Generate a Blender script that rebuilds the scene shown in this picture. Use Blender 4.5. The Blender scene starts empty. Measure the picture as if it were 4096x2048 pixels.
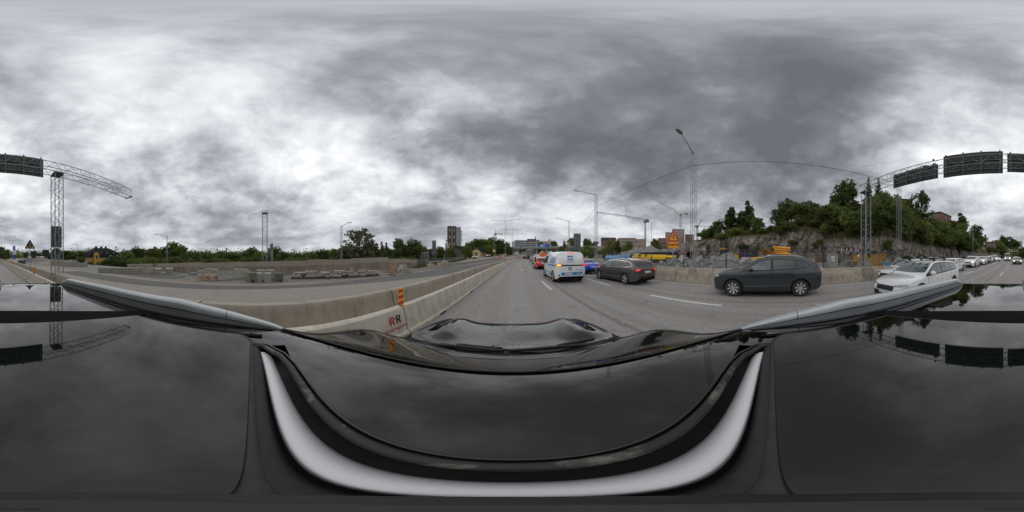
import bpy, bmesh, math, random
import numpy as np
from mathutils import Vector, Matrix, Euler
from mathutils.bvhtree import BVHTree
rad = math.radians
random.seed(7)
SC = bpy.context.scene
COL = SC.collection

# ------------------------------------------------------------------ camera
CAM_Z = 1.65
cd = bpy.data.cameras.new('camera'); cam = bpy.data.objects.new('camera', cd); COL.objects.link(cam)
cd.type = 'PANO'
try:
    cd.panorama_type = 'EQUIRECTANGULAR'
except Exception:
    cd.cycles.panorama_type = 'EQUIRECTANGULAR'
cd.clip_start = 0.01; cd.clip_end = 6000
cam.location = (0, 0, CAM_Z); cam.rotation_euler = (rad(90), 0, 0)
SC.camera = cam
SC.render.engine = 'CYCLES'
SC.view_settings.view_transform = 'Standard'; SC.view_settings.look = 'None'
SC.view_settings.gamma = 1.0; SC.view_settings.exposure = 0.54
SC.view_settings.use_curve_mapping = False
SC.cycles.max_bounces = 6; SC.cycles.diffuse_bounces = 2; SC.cycles.glossy_bounces = 3
SC.cycles.transparent_max_bounces = 6; SC.cycles.transmission_bounces = 3
SC.cycles.use_denoising = True
SC.cycles.sample_clamp_indirect = 6

def azel(az, el):
    a, e = rad(az), rad(el)
    return Vector((math.sin(a)*math.cos(e), math.cos(a)*math.cos(e), math.sin(e)))

# ------------------------------------------------------------------ world: overcast sky
W = bpy.data.worlds.new('World'); SC.world = W; W.use_nodes = True
NT = W.node_tree; NT.nodes.clear()
def N(tree, t, **kw):
    n = tree.nodes.new(t)
    for k, v in kw.items():
        setattr(n, k, v)
    return n
def math_(tree, op, a, b=None, c=None, clamp=False):
    n = tree.nodes.new('ShaderNodeMath'); n.operation = op; n.use_clamp = clamp
    for i, s in enumerate((a, b, c)):
        if s is None: continue
        if isinstance(s, (int, float)): n.inputs[i].default_value = s
        else: tree.links.new(s, n.inputs[i])
    return n.outputs[0]
def vmath(tree, op, a, b=None, scale=None):
    n = tree.nodes.new('ShaderNodeVectorMath'); n.operation = op
    for i, s in enumerate((a, b)):
        if s is None: continue
        if isinstance(s, (tuple, list, Vector)): n.inputs[i].default_value = tuple(s)
        else: tree.links.new(s, n.inputs[i])
    if scale is not None:
        if isinstance(scale, (int, float)): n.inputs['Scale'].default_value = scale
        else: tree.links.new(scale, n.inputs['Scale'])
    return n
def noise(tree, vec, scale, detail=6, rough=.55, dist=0., lac=2.0, dim='3D'):
    n = tree.nodes.new('ShaderNodeTexNoise'); n.noise_dimensions = dim
    n.inputs['Scale'].default_value = scale; n.inputs['Detail'].default_value = detail
    n.inputs['Roughness'].default_value = rough; n.inputs['Distortion'].default_value = dist
    n.inputs['Lacunarity'].default_value = lac
    if vec is not None: tree.links.new(vec, n.inputs['Vector'])
    return n.outputs[0]
def ramp(tree, fac, stops, interp='LINEAR'):
    n = tree.nodes.new('ShaderNodeValToRGB'); n.color_ramp.interpolation = interp
    el = n.color_ramp.elements
    while len(el) < len(stops): el.new(.5)
    for e, (p, c) in zip(el, stops):
        e.position = p; e.color = (*c, 1) if len(c) == 3 else c
    tree.links.new(fac, n.inputs[0])
    return n.outputs[0]
def mapr(tree, v, a, b, c=0., d=1., smooth=False):
    n = tree.nodes.new('ShaderNodeMapRange')
    if smooth: n.interpolation_type = 'SMOOTHSTEP'
    for i, s in enumerate((a, b, c, d)): n.inputs[i+1].default_value = s
    tree.links.new(v, n.inputs[0])
    return n.outputs[0]

SUN_AZ, SUN_EL = -118., 60.
def build_world():
    t = NT
    tc = N(t, 'ShaderNodeTexCoord')
    D = vmath(t, 'NORMALIZE', tc.outputs['Generated']).outputs[0]
    sep = N(t, 'ShaderNodeSeparateXYZ'); t.links.new(D, sep.inputs[0])
    zpos = math_(t, 'MAXIMUM', sep.outputs[2], 0.0)
    inv = math_(t, 'DIVIDE', 1.0, math_(t, 'ADD', zpos, 0.27))
    P0 = vmath(t, 'SCALE', D, scale=inv).outputs[0]
    flat = vmath(t, 'MULTIPLY', P0, (1, 1, 0)).outputs[0]
    P = vmath(t, 'ADD', flat, (3.7, 11.3, 2.1)).outputs[0]
    # warp the cloud sheet a little so that the edges curl
    wn = t.nodes.new('ShaderNodeTexNoise'); wn.noise_dimensions = '2D'; wn.inputs['Scale'].default_value = 1.6; wn.inputs['Detail'].default_value = 3
    t.links.new(P, wn.inputs['Vector'])
    wv = vmath(t, 'SCALE', vmath(t, 'SUBTRACT', wn.outputs['Color'], (.5, .5, .5)).outputs[0], scale=.16).outputs[0]
    Pw = vmath(t, 'ADD', P, wv).outputs[0]
    med = noise(t, Pw, 1.5, 7, .56, dim='2D')
    sm = noise(t, Pw, 4.2, 7, .60, dim='2D')
    o = azel(SUN_AZ, 0)
    P2 = vmath(t, 'ADD', Pw, (o.x*.07, o.y*.07, .03)).outputs[0]
    med2 = noise(t, P2, 1.5, 7, .56, dim='2D'); sm2 = noise(t, P2, 4.2, 7, .60, dim='2D')
    big = noise(t, P, .5, 3, .5, dim='2D')
    def blob(az, el, width, amp):
        c = azel(az, el)
        dp = vmath(t, 'DOT_PRODUCT', D, c).outputs['Value']
        return math_(t, 'MULTIPLY', mapr(t, dp, math.cos(rad(width)), 1.0, 0, 1, True), amp)
    def add(*xs):
        r = xs[0]
        for x in xs[1:]: r = math_(t, 'ADD', r, x)
        return r
    cen = lambda v, k: math_(t, 'MULTIPLY', math_(t, 'SUBTRACT', v, .5), k)
    sh = lambda v, a, b: mapr(t, v, a, b, 0, 1, True)
    tiny = noise(t, Pw, 9.5, 6, .6, dim='2D')
    vo = t.nodes.new('ShaderNodeTexVoronoi'); vo.voronoi_dimensions = '2D'; vo.feature = 'SMOOTH_F1'; vo.normalize = True
    for k, v in (('Scale', 3.0), ('Detail', 2.0), ('Roughness', .55), ('Smoothness', .55)): vo.inputs[k].default_value = v
    t.links.new(Pw, vo.inputs['Vector'])
    puff = mapr(t, vo.outputs['Distance'], .12, .62, 0, 1)
    far = mapr(t, sep.outputs[2], .02, .45, .42, 1., True)
    dens = add(cen(big, .36), cen(sh(med, .33, .67), .29), math_(t, 'MULTIPLY', add(cen(sh(sm, .32, .68), .18), cen(puff, .25), cen(sh(tiny, .3, .7), .11)), far))
    BL = [  # (azimuth, elevation, angular radius, thickness)  + = thicker and darker cloud
        (5, 40, 26, .26), (-14, 38, 18, .16), (35, 40, 30, .26), (70, 48, 42, .26), (105, 42, 36, .18), (60, 26, 26, .12), (92, 28, 26, .10), (125, 30, 16, .12),
        (-34, 13, 13, .30), (-24, 14, 11, .18), (-46, 10, 9, .18), (-40, 38, 14, .10), (-95, 10, 24, .12), (-135, 18, 26, .08), (-112, 30, 22, .06),
        (-66, 34, 24, -.20), (-85, 48, 26, -.07), (-125, 60, 30, -.10), (-26, 25, 13, -.18), (-6, 23, 13, -.18), (-50, 20, 20, -.14), (-10, 62, 26, .13), (6, 53, 12, -.06), (-120, 45, 30, -.05),
        (150, 44, 28, -.20), (170, 34, 26, -.20), (158, 16, 24, -.08), (25, 6, 24, -.14), (60, 5, 20, -.12), (-15, 6, 18, -.10), (-75, 5, 26, -.06), (135, 60, 30, .10), (0, 88, 40, .10), (-150, 34, 50, -.08), (-95, 32, 50, -.08), (75, 44, 46, .10), (40, 34, 24, .07), (-62, 36, 9, .10), (165, 42, 14, .06)]
    dens = math_(t, 'ADD', dens, mapr(t, sep.outputs[2], .0, .14, -.05, 0., True))   # thinner, paler cloud towards the horizon
    for b in BL:
        dens = math_(t, 'ADD', dens, blob(*b))
    lit = add(math_(t, 'MULTIPLY', math_(t, 'SUBTRACT', med, med2), .55), math_(t, 'MULTIPLY', math_(t, 'SUBTRACT', sm, sm2), .22))
    val = mapr(t, add(math_(t, 'MULTIPLY', dens, -1.0), lit), -.64, .73, 0., 1.)
    colr = ramp(t, val, [(.0, (.106, .113, .127)), (.20, (.152, .162, .180)), (.38, (.250, .264, .289)), (.52, (.382, .399, .428)),
                         (.66, (.520, .537, .564)), (.80, (.655, .668, .688)), (1., (1.10, 1.10, 1.09))])
    sky = N(t, 'ShaderNodeTexSky'); sky.sky_type = 'NISHITA'; sky.sun_disc = False
    sky.sun_elevation = rad(SUN_EL); sky.sun_rotation = rad(SUN_AZ); sky.air_density = 1.0; sky.dust_density = 1.5
    sk = N(t, 'ShaderNodeMix'); sk.data_type = 'RGBA'; sk.blend_type = 'MULTIPLY'; sk.inputs[0].default_value = 1
    t.links.new(sky.outputs[0], sk.inputs[6]); sk.inputs[7].default_value = (.10, .10, .10, 1)
    cover = mapr(t, val, .80, .95, 1.0, .90, True)
    mx = N(t, 'ShaderNodeMix'); mx.data_type = 'RGBA'
    t.links.new(cover, mx.inputs[0]); t.links.new(sk.outputs[2], mx.inputs[6]); t.links.new(colr, mx.inputs[7])
    bg = N(t, 'ShaderNodeBackground'); bg.inputs[1].default_value = 1.0
    t.links.new(mx.outputs[2], bg.inputs[0])
    out = N(t, 'ShaderNodeOutputWorld'); t.links.new(bg.outputs[0], out.inputs[0])
build_world()
W.cycles.sampling_method = 'MANUAL'; W.cycles.sample_map_resolution = 512

sd = bpy.data.lights.new('sun', 'SUN'); sun = bpy.data.objects.new('sun', sd); COL.objects.link(sun)
sd.energy = .5; sd.angle = rad(178); sd.color = (1, .965, .92)
sun.rotation_euler = (-azel(SUN_AZ, 88)).to_track_quat('-Z', 'Y').to_euler()

# ------------------------------------------------------------------ helpers
def tag(o, label=None, cat=None, group=None, kind=None):
    if label: o['label'] = label
    if cat: o['category'] = cat
    if group: o['group'] = group
    if kind: o['kind'] = kind
    return o
def empty(name, loc=(0, 0, 0), rz=0., parent=None):
    o = bpy.data.objects.new(name, None); COL.objects.link(o)
    o.location = loc; o.rotation_euler = (0, 0, rz); o.empty_display_size = .1
    if parent: o.parent = parent
    return o
def thing(name, label, cat, loc=(0, 0, 0), rz=0., group=None):
    return tag(empty(name, loc, rz), label, cat, group)
def link(name, mesh, parent=None, loc=None, rz=None):
    o = bpy.data.objects.new(name, mesh); COL.objects.link(o)
    if parent: o.parent = parent
    if loc is not None: o.location = loc
    if rz is not None: o.rotation_euler = (0, 0, rz)
    return o
def copy_tree(o, parent=None):
    c = o.copy(); COL.objects.link(c); c.parent = parent
    for ch in list(o.children): copy_tree(ch, c)
    return c

class MB:
    def __init__(s): s.v = []; s.f = []
    def add(s, vs, fs):
        b = len(s.v); s.v += [tuple(p) for p in vs]; s.f += [tuple(i+b for i in f) for f in fs]; return s
    def box(s, x0, x1, y0, y1, z0, z1, M=None, bev=0.):
        vs = [Vector((x, y, z)) for x in (x0, x1) for y in (y0, y1) for z in (z0, z1)]
        if M is not None: vs = [M @ p for p in vs]
        return s.add(vs, [(0,1,3,2),(4,6,7,5),(0,4,5,1),(2,3,7,6),(0,2,6,4),(1,5,7,3)])
    def tube(s, a, b, r, n=6, r2=None, cap=True):
        a = Vector(a); b = Vector(b); d = b-a
        if d.length < 1e-6: return s
        d.normalize(); u = d.orthogonal().normalized(); w = d.cross(u); r2 = r if r2 is None else r2
        vs = []
        for p, q in ((a, r), (b, r2)):
            for i in range(n):
                t = 2*math.pi*(i+.5)/n
                vs.append(p + u*math.cos(t)*q + w*math.sin(t)*q)
        fs = [(i, (i+1) % n, n+(i+1) % n, n+i) for i in range(n)]
        if cap: fs += [tuple(range(n))[::-1], tuple(range(n, 2*n))]
        return s.add(vs, fs)
    def path(s, pts, r, n=6):
        pts = [Vector(p) for p in pts]; m = len(pts); vs = []
        rr = r if isinstance(r, (list, tuple)) else [r]*m
        u = None
        for i, p in enumerate(pts):
            d = (pts[min(i+1, m-1)] - pts[max(i-1, 0)]).normalized()
            if u is None: u = d.orthogonal().normalized()
            else:
                u = (u - d*u.dot(d))
                u = u.normalized() if u.length > 1e-6 else d.orthogonal().normalized()
            w = d.cross(u)
            for k in range(n):
                t = 2*math.pi*k/n
                vs.append(p + u*math.cos(t)*rr[i] + w*math.sin(t)*rr[i])
        fs = [(i*n+k, i*n+(k+1) % n, (i+1)*n+(k+1) % n, (i+1)*n+k) for i in range(m-1) for k in range(n)]
        fs += [tuple(range(n))[::-1], tuple(range((m-1)*n, m*n))]
        return s.add(vs, fs)
    def prism(s, poly, a, b, axis='y'):
        n = len(poly)
        def P(p, t):
            return {'y': (p[0], t, p[1]), 'x': (t, p[0], p[1]), 'z': (p[0], p[1], t)}[axis]
        vs = [P(p, a) for p in poly] + [P(p, b) for p in poly]
        fs = [(i, (i+1) % n, n+(i+1) % n, n+i) for i in range(n)] + [tuple(range(n))[::-1], tuple(range(n, 2*n))]
        return s.add(vs, fs)
    def grid(s, rows, close=False):
        b = len(s.v); n = len(rows[0]); m = len(rows)
        for r in rows: s.v += [tuple(p) for p in r]
        for i in range(m-1):
            for j in range(n if close else n-1):
                k = (j+1) % n
                s.f.append((b+i*n+j, b+i*n+k, b+(i+1)*n+k, b+(i+1)*n+j))
        return s
    def lathe(s, prof, n=24, axis='x', c=(0, 0, 0)):
        rows = []
        for i in range(n):
            t = 2*math.pi*i/n; row = []
            for r, h in prof:
                a, b = r*math.cos(t), r*math.sin(t)
                row.append({'x': (c[0]+h, c[1]+a, c[2]+b), 'z': (c[0]+a, c[1]+b, c[2]+h), 'y': (c[0]+a, c[1]+h, c[2]+b)}[axis])
            rows.append(row)
        return s.grid(rows+[rows[0]])
    def mesh(s, name, mat, smooth=False, fix=True):
        me = bpy.data.meshes.new(name); me.from_pydata(s.v, [], s.f)
        if fix:
            bm = bmesh.new(); bm.from_mesh(me); bmesh.ops.recalc_face_normals(bm, faces=bm.faces); bm.to_mesh(me); bm.free()
        if mat: me.materials.append(mat)
        if smooth:
            me.polygons.foreach_set('use_smooth', [True]*len(me.polygons))
            if smooth is not True: me.set_sharp_from_angle(angle=rad(smooth))
        return me
    def build(s, name, mat, parent=None, smooth=False, loc=None, rz=None, fix=True):
        return link(name, s.mesh(name, mat, smooth, fix), parent, loc, rz)

MATS = {}
def pm(name, col, col2=None, scale=6., rough=.7, metal=0., bump=0., bscale=None, coat=0., spec=.5, detail=6., lo=.35, hi=.65,
       emit=0., dirt=None, dscale=1.2, dlo=.5, dhi=.75, rvar=0., objrand=0., trans=0., alpha=1., streak=None, samt=.6):
    m = bpy.data.materials.new(name); m.use_nodes = True; t = m.node_tree
    b = t.nodes['Principled BSDF']
    b.inputs['Roughness'].default_value = rough; b.inputs['Metallic'].default_value = metal
    b.inputs['Base Color'].default_value = (*col, 1); b.inputs['Specular IOR Level'].default_value = spec
    b.inputs['Coat Weight'].default_value = coat; b.inputs['Coat Roughness'].default_value = .03
    if alpha < 1: b.inputs['Alpha'].default_value = alpha
    geo = t.nodes.new('ShaderNodeNewGeometry'); pos = geo.outputs['Position']
    c = None
    if col2 is not None:
        f = mapr(t, noise(t, pos, scale, detail, .6), lo, hi)
        c = ramp(t, f, [(0, col), (1, col2)])
    if dirt is not None:
        f2 = mapr(t, noise(t, pos, dscale, 8, .65, .3), dlo, dhi)
        mx = t.nodes.new('ShaderNodeMix'); mx.data_type = 'RGBA'; t.links.new(f2, mx.inputs[0])
        if c is None: mx.inputs[6].default_value = (*col, 1)
        else: t.links.new(c, mx.inputs[6])
        mx.inputs[7].default_value = (*dirt, 1); c = mx.outputs[2]
    if streak is not None:
        sv = vmath(t, 'MULTIPLY', pos, (1, 1, .10)).outputs[0]
        f4 = math_(t, 'MULTIPLY', mapr(t, noise(t, sv, 5.5, 6, .7), .48, .68), samt)
        mx = t.nodes.new('ShaderNodeMix'); mx.data_type = 'RGBA'; t.links.new(f4, mx.inputs[0])
        if c is None: mx.inputs[6].default_value = (*col, 1)
        else: t.links.new(c, mx.inputs[6])
        mx.inputs[7].default_value = (*streak, 1); c = mx.outputs[2]
    if objrand:
        oi = t.nodes.new('ShaderNodeObjectInfo')
        hs = t.nodes.new('ShaderNodeHueSaturation')
        t.links.new(mapr(t, oi.outputs['Random'], 0, 1, 1-objrand, 1+objrand), hs.inputs['Value'])
        r2 = math_(t, 'FRACT', math_(t, 'MULTIPLY', oi.outputs['Random'], 7.31))
        t.links.new(mapr(t, r2, 0, 1, .5-.06*objrand, .5+.035*objrand), hs.inputs['Hue'])
        if c is None: hs.inputs['Color'].default_value = (*col, 1)
        else: t.links.new(c, hs.inputs['Color'])
        c = hs.outputs[0]
    if c is not None: t.links.new(c, b.inputs['Base Color'])
    if rvar:
        f3 = mapr(t, noise(t, pos, scale*1.7+.5, 4, .6), .3, .7, rough-rvar, rough+rvar); t.links.new(f3, b.inputs['Roughness'])
    if bump:
        bp = t.nodes.new('ShaderNodeBump'); bp.inputs['Strength'].default_value = min(bump, 1.); bp.inputs['Distance'].default_value = .02*max(1., bump)
        t.links.new(noise(t, pos, bscale or scale*6, 6, .6), bp.inputs['Height']); t.links.new(bp.outputs[0], b.inputs['Normal'])
    if emit:
        b.inputs['Emission Color'].default_value = (*col, 1); b.inputs['Emission Strength'].default_value = emit
    if trans:
        tr = t.nodes.new('ShaderNodeBsdfTranslucent'); ms = t.nodes.new('ShaderNodeMixShader'); ms.inputs[0].default_value = trans
        if c is not None: t.links.new(c, tr.inputs[0])
        else: tr.inputs[0].default_value = (*col, 1)
        t.links.new(b.outputs[0], ms.inputs[1]); t.links.new(tr.outputs[0], ms.inputs[2])
        t.links.new(ms.outputs[0], t.nodes['Material Output'].inputs[0])
    MATS[name] = m
    return m

def pchip(xs, ys):
    xs = np.array(xs, float); ys = np.array(ys, float); h = np.diff(xs); d = np.diff(ys)/h; m = np.zeros(len(xs))
    for i in range(1, len(xs)-1):
        if d[i-1]*d[i] > 0:
            w1 = 2*h[i]+h[i-1]; w2 = h[i]+2*h[i-1]; m[i] = (w1+w2)/(w1/d[i-1]+w2/d[i])
    m[0] = d[0]; m[-1] = d[-1]
    def f(x):
        x = min(max(x, xs[0]), xs[-1]); i = min(max(int(np.searchsorted(xs, x))-1, 0), len(h)-1)
        t = (x-xs[i])/h[i]
        return float((1+2*t)*(1-t)**2*ys[i] + t*(1-t)**2*h[i]*m[i] + t*t*(3-2*t)*ys[i+1] + t*t*(t-1)*h[i]*m[i+1])
    return f
def sst(a, b, x):
    t = min(max((x-a)/(b-a), 0), 1); return t*t*(3-2*t)

# road frame: u across (right positive), v along; the road bends gently to the right both ways
K = .00125
def bend(v):
    a = abs(v)
    return K*a*a if a < 120 else K*120*120 + 2*K*120*(a-120)
def slope(v):
    a = min(abs(v), 120); return 2*K*a*(1 if v > 0 else -1)
def grade(v):
    s = 8*math.log1p(math.exp(min((v-42)/8, 40)))
    return 7.5*math.tanh(.034*s/7.5)
def RP(u, v, z=0.): return Vector((u+bend(v), v, grade(v)+z))
def head(v): return -math.atan(slope(v))

_o1 = ['', 'first', 'second', 'third', 'fourth', 'fifth', 'sixth', 'seventh', 'eighth', 'ninth', 'tenth', 'eleventh', 'twelfth', 'thirteenth', 'fourteenth', 'fifteenth', 'sixteenth', 'seventeenth', 'eighteenth', 'nineteenth']
_o2 = {2: ('twenty', 'twentieth'), 3: ('thirty', 'thirtieth'), 4: ('forty', 'fortieth'), 5: ('fifty', 'fiftieth'), 6: ('sixty', 'sixtieth')}
def ordn(n):
    if n < 20: return _o1[n]
    a, b = divmod(n, 10); return _o2[a][1] if b == 0 else _o2[a][0]+'-'+_o1[b]
def ab(i, what_ahead, what_behind):
    return (ordn(i+1)+' '+what_ahead) if i >= 0 else (ordn(-i)+' '+what_behind)
# ------------------------------------------------------------------ materials
def asphalt(name, base, red, dark, lanes=True):
    m = bpy.data.materials.new(name); m.use_nodes = True; t = m.node_tree; b = t.nodes['Principled BSDF']
    geo = t.nodes.new('ShaderNodeNewGeometry'); pos = geo.outputs['Position']
    fine = noise(t, pos, 95, 2, .7); mid = noise(t, pos, 9, 5, .65); big = noise(t, pos, .55, 5, .6, .4)
    sp = t.nodes.new('ShaderNodeSeparateXYZ'); t.links.new(pos, sp.inputs[0])
    yy = math_(t, 'MULTIPLY', sp.outputs[1], sp.outputs[1])
    u = math_(t, 'SUBTRACT', sp.outputs[0], math_(t, 'MULTIPLY', yy, K))
    st = t.nodes.new('ShaderNodeCombineXYZ'); t.links.new(math_(t, 'MULTIPLY', u, 2.2), st.inputs[0])
    t.links.new(math_(t, 'MULTIPLY', sp.outputs[1], .05), st.inputs[1])
    streak = noise(t, st.outputs[0], 1.0, 5, .6)
    c = ramp(t, mapr(t, big, .3, .7), [(0, base), (1, tuple(x*1.14 for x in base))])
    def mix(fac, c0, col, amt=1., mode='MIX'):
        n = t.nodes.new('ShaderNodeMix'); n.data_type = 'RGBA'; n.blend_type = mode
        f = math_(t, 'MULTIPLY', fac, amt) if amt != 1. else fac
        t.links.new(f, n.inputs[0]); t.links.new(c0, n.inputs[6]); n.inputs[7].default_value = (*col, 1)
        return n.outputs[2]
    c = mix(mapr(t, streak, .40, .60), c, red)
    if lanes:  # rolled-in darker wheel marks and sealed seams run along the lanes
        for uc, w, a in ((2.3, .16, .95), (3.9, .5, .30), (2.75, .3, .30), (4.35, .22, .35), (-.62, .35, .25), (.95, .35, .2), (5.6, .22, .6), (6.5, .35, .4), (8.25, .25, .5)):
            d = math_(t, 'ABSOLUTE', math_(t, 'SUBTRACT', math_(t, 'ADD', u, math_(t, 'MULTIPLY', math_(t, 'SUBTRACT', noise(t, pos, .5, 4, .6), .5), .22)), uc))
            f = mapr(t, d, 0, w, 1, 0, True)
            f = math_(t, 'MULTIPLY', f, mapr(t, mid, .38, .6))
            c = mix(f, c, dark, a)
    c = mix(mapr(t, noise(t, pos, 1.7, 7, .7, .6), .58, .72), c, dark, .65)
    sc = mapr(t, fine, .3, .7, .62, 1.38)
    hs = t.nodes.new('ShaderNodeHueSaturation'); t.links.new(c, hs.inputs['Color'])
    t.links.new(math_(t, 'MULTIPLY', sc, mapr(t, mid, .3, .7, .80, 1.18)), hs.inputs['Value'])
    t.links.new(hs.outputs[0], b.inputs['Base Color'])
    b.inputs['Roughness'].default_value = .82; b.inputs['Specular IOR Level'].default_value = .35
    bp = t.nodes.new('ShaderNodeBump'); bp.inputs['Strength'].default_value = .5; bp.inputs['Distance'].default_value = .008
    t.links.new(fine, bp.inputs['Height']); t.links.new(bp.outputs[0], b.inputs['Normal'])
    MATS[name] = m; return m
M_road = asphalt('road_asphalt', (.275, .268, .256), (.285, .252, .232), (.095, .091, .088))
M_site = asphalt('site_asphalt', (.245, .225, .200), (.285, .252, .214), (.155, .143, .128), False)
M_newasph = asphalt('fresh_asphalt', (.10, .098, .096), (.13, .122, .112), (.05, .05, .05), False)
M_ground = pm('ground_soil', (.13, .115, .09), (.20, .185, .16), 1.2, .95, bump=.4, bscale=9, dirt=(.07, .085, .035), dscale=.12, dlo=.45, dhi=.55)
M_gravel = pm('gravel', (.15, .148, .145), (.26, .255, .245), 14, .95, bump=1., bscale=26, dirt=(.20, .17, .14), dscale=.7, dlo=.48, dhi=.7)
M_dust = pm('dusty_edge', (.24, .20, .165), (.19, .165, .14), 3, .95, bump=.3, bscale=40)
M_paint = pm('road_paint', (.68, .67, .62), (.50, .49, .46), 7, .7, lo=.45, hi=.8, dirt=(.3, .29, .27), dscale=9, dlo=.50, dhi=.64)
M_conc_new = pm('beige_concrete', (.52, .475, .395), (.58, .535, .45), 2.2, .85, bump=.12, bscale=30, dirt=(.30, .265, .21), dscale=1.4, dlo=.52, dhi=.8, streak=(.22, .19, .15), samt=.45)
M_conc_old = pm('weathered_concrete', (.33, .285, .228), (.40, .35, .285), 1.6, .9, bump=.25, bscale=24, dirt=(.38, .345, .29), dscale=.8, dlo=.56, dhi=.70, streak=(.19, .16, .125), samt=.55)
M_conc_r = pm('stained_concrete', (.31, .265, .21), (.375, .325, .262), 1.5, .9, bump=.2, bscale=24, dirt=(.17, .145, .115), dscale=1.3, dlo=.5, dhi=.75, streak=(.11, .095, .075), samt=.6)
M_conc_grey = pm('grey_concrete', (.26, .26, .25), (.33, .325, .31), 3, .85, bump=.15, bscale=20, dirt=(.2, .19, .17), dscale=2.)
M_conc_lite = pm('pale_concrete', (.40, .385, .335), (.31, .30, .265), 2.4, .88, bump=.2, bscale=18, dirt=(.22, .20, .165), dscale=1.5, dlo=.52, dhi=.72)
M_wall = pm('retaining_concrete', (.31, .26, .20), (.38, .322, .255), .9, .92, bump=.2, bscale=16, dirt=(.20, .155, .115), dscale=.5, dlo=.45, dhi=.7, streak=(.15, .11, .08), samt=.6)
M_wall_top = pm('retaining_concrete_upper', (.40, .35, .288), (.355, .305, .248), 1.2, .92, bump=.15, bscale=16)
M_hole = pm('dark_hole', (.01, .01, .01), rough=.9)
M_steel = pm('galvanised_steel', (.30, .315, .32), (.22, .235, .24), 5, .5, metal=.55, rvar=.1)
M_steel_d = pm('dull_steel', (.20, .215, .22), (.15, .16, .165), 5, .6, metal=.4)
M_lampgrey = pm('lamp_grey', (.33, .34, .34), (.27, .28, .28), 6, .5, metal=.3)
M_signback = pm('sign_back', (.058, .068, .063), (.045, .054, .050), 3, .6, metal=.25)
M_signrib = pm('sign_rib', (.075, .088, .082), rough=.55, metal=.3)
M_signpost = pm('sign_post_grey', (.10, .11, .11), rough=.55, metal=.4)
M_navy = pm('navy_fence', (.020, .028, .075), rough=.45)
M_wire = pm('fence_wire', (.045, .055, .10), rough=.5)
M_black = pm('black_plastic', (.012, .012, .013), (.02, .02, .021), 20, .55)
M_rubber = pm('tyre_rubber', (.016, .016, .017), (.026, .025, .024), 14, .85)
M_under = pm('underbody', (.006, .006, .006), rough=.9)
M_alloy = pm('alloy', (.72, .72, .74), rough=.28, metal=.8)
M_alloy_d = pm('alloy_dark', (.05, .05, .055), rough=.4, metal=.6)
M_glass = pm('car_glass', (.012, .016, .016), rough=.02, spec=.7, coat=.6)
M_glass_l = pm('car_glass_pale', (.085, .125, .118), (.022, .032, .032), 2.6, .02, spec=.7, coat=.6)
M_chrome = pm('chrome', (.62, .63, .65), rough=.12, metal=1.)
M_satin = pm('satin_aluminium', (.46, .48, .49), (.41, .43, .44), 9, .36, metal=.6)
M_satin_d = pm('satin_aluminium_lower', (.30, .315, .325), (.26, .272, .28), 9, .42, metal=.6)
M_taillit = pm('tail_lamp_lit', (1.0, .035, .025), rough=.3, emit=.6)
M_indic = pm('indicator_lit', (1.0, .34, .03), rough=.3, emit=1.6)
M_tail = pm('tail_lamp', (.32, .008, .010), rough=.12, coat=1.)
M_headlit = pm('head_lamp_lit', (1., .97, .9), rough=.2, emit=2.5)
M_head = pm('head_lamp', (.42, .44, .46), (.12, .13, .14), 12, .1, coat=1., metal=.3)
M_plate = pm('number_plate', (.62, .63, .64), (.50, .51, .53), 9, .45)
M_plate_y = pm('number_plate_yellow', (.75, .42, .02), rough=.45)
M_plate_b = pm('plate_blue', (.02, .06, .30), rough=.45)
M_orange = pm('orange_paint', (.80, .13, .015), rough=.45, dirt=(.35, .08, .03), dscale=3)
M_red = pm('red_reflective', (.46, .030, .024), rough=.35)
M_yellow = pm('yellow_reflective', (.68, .34, .03), rough=.35)
M_signorange = pm('sign_amber', (.90, .36, .008), rough=.4)
M_white = pm('white_paint', (.72, .72, .71), rough=.5)
M_inkblk = pm('ink_black', (.012, .012, .012), rough=.6)
M_blueSign = pm('blue_sign', (.010, .085, .50), rough=.4)
def paint(name, col, flake=.0, rough=.22, metal=.0):
    return pm(name, col, rough=rough, metal=metal, coat=1., spec=.5)
P_white = paint('white_car_paint', (.74, .745, .75)); P_silver = paint('silver_car_paint', (.40, .42, .44), metal=.5, rough=.3)
P_graph = paint('graphite_car_paint', (.020, .031, .036), metal=.2, rough=.35)
P_brown = paint('grey_brown_car_paint', (.085, .078, .070), metal=.5, rough=.35)
P_blue = paint('blue_car_paint', (.002, .065, .62), metal=.0, rough=.3); P_red = paint('red_car_paint', (.55, .028, .022))
P_black = paint('black_car_paint', (.008, .008, .010), rough=.15); P_dkgreen = paint('dark_teal_car_paint', (.035, .050, .052), metal=.3, rough=.3)
P_bus = paint('coach_paint', (.06, .072, .075), metal=.2, rough=.3)
# own car
O_paint = pm('black_roof_paint', (.003, .003, .004), rough=.028, spec=.62, coat=.0, rvar=.012, dirt=(.005, .005, .005), dscale=60, dlo=.62, dhi=.8)
O_glass = pm('roof_glass', (.004, .005, .005), rough=.03, spec=.55, rvar=.012, dirt=(.005, .006, .006), dscale=45, dlo=.6, dhi=.8)
O_wind = pm('windscreen_glass', (.010, .011, .010), rough=.015, spec=.6)
O_matte = pm('rubber_seal', (.022, .023, .023), (.034, .034, .033), 60, .75)
O_seal = pm('weather_seal', (.012, .012, .012), rough=.5, dirt=(.20, .185, .14), dscale=22, dlo=.56, dhi=.72)
O_light = pm('deflector_white', (.66, .655, .67), rough=.4)
O_gap = pm('gap_black', (.003, .003, .003), rough=.9, spec=.1)
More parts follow.
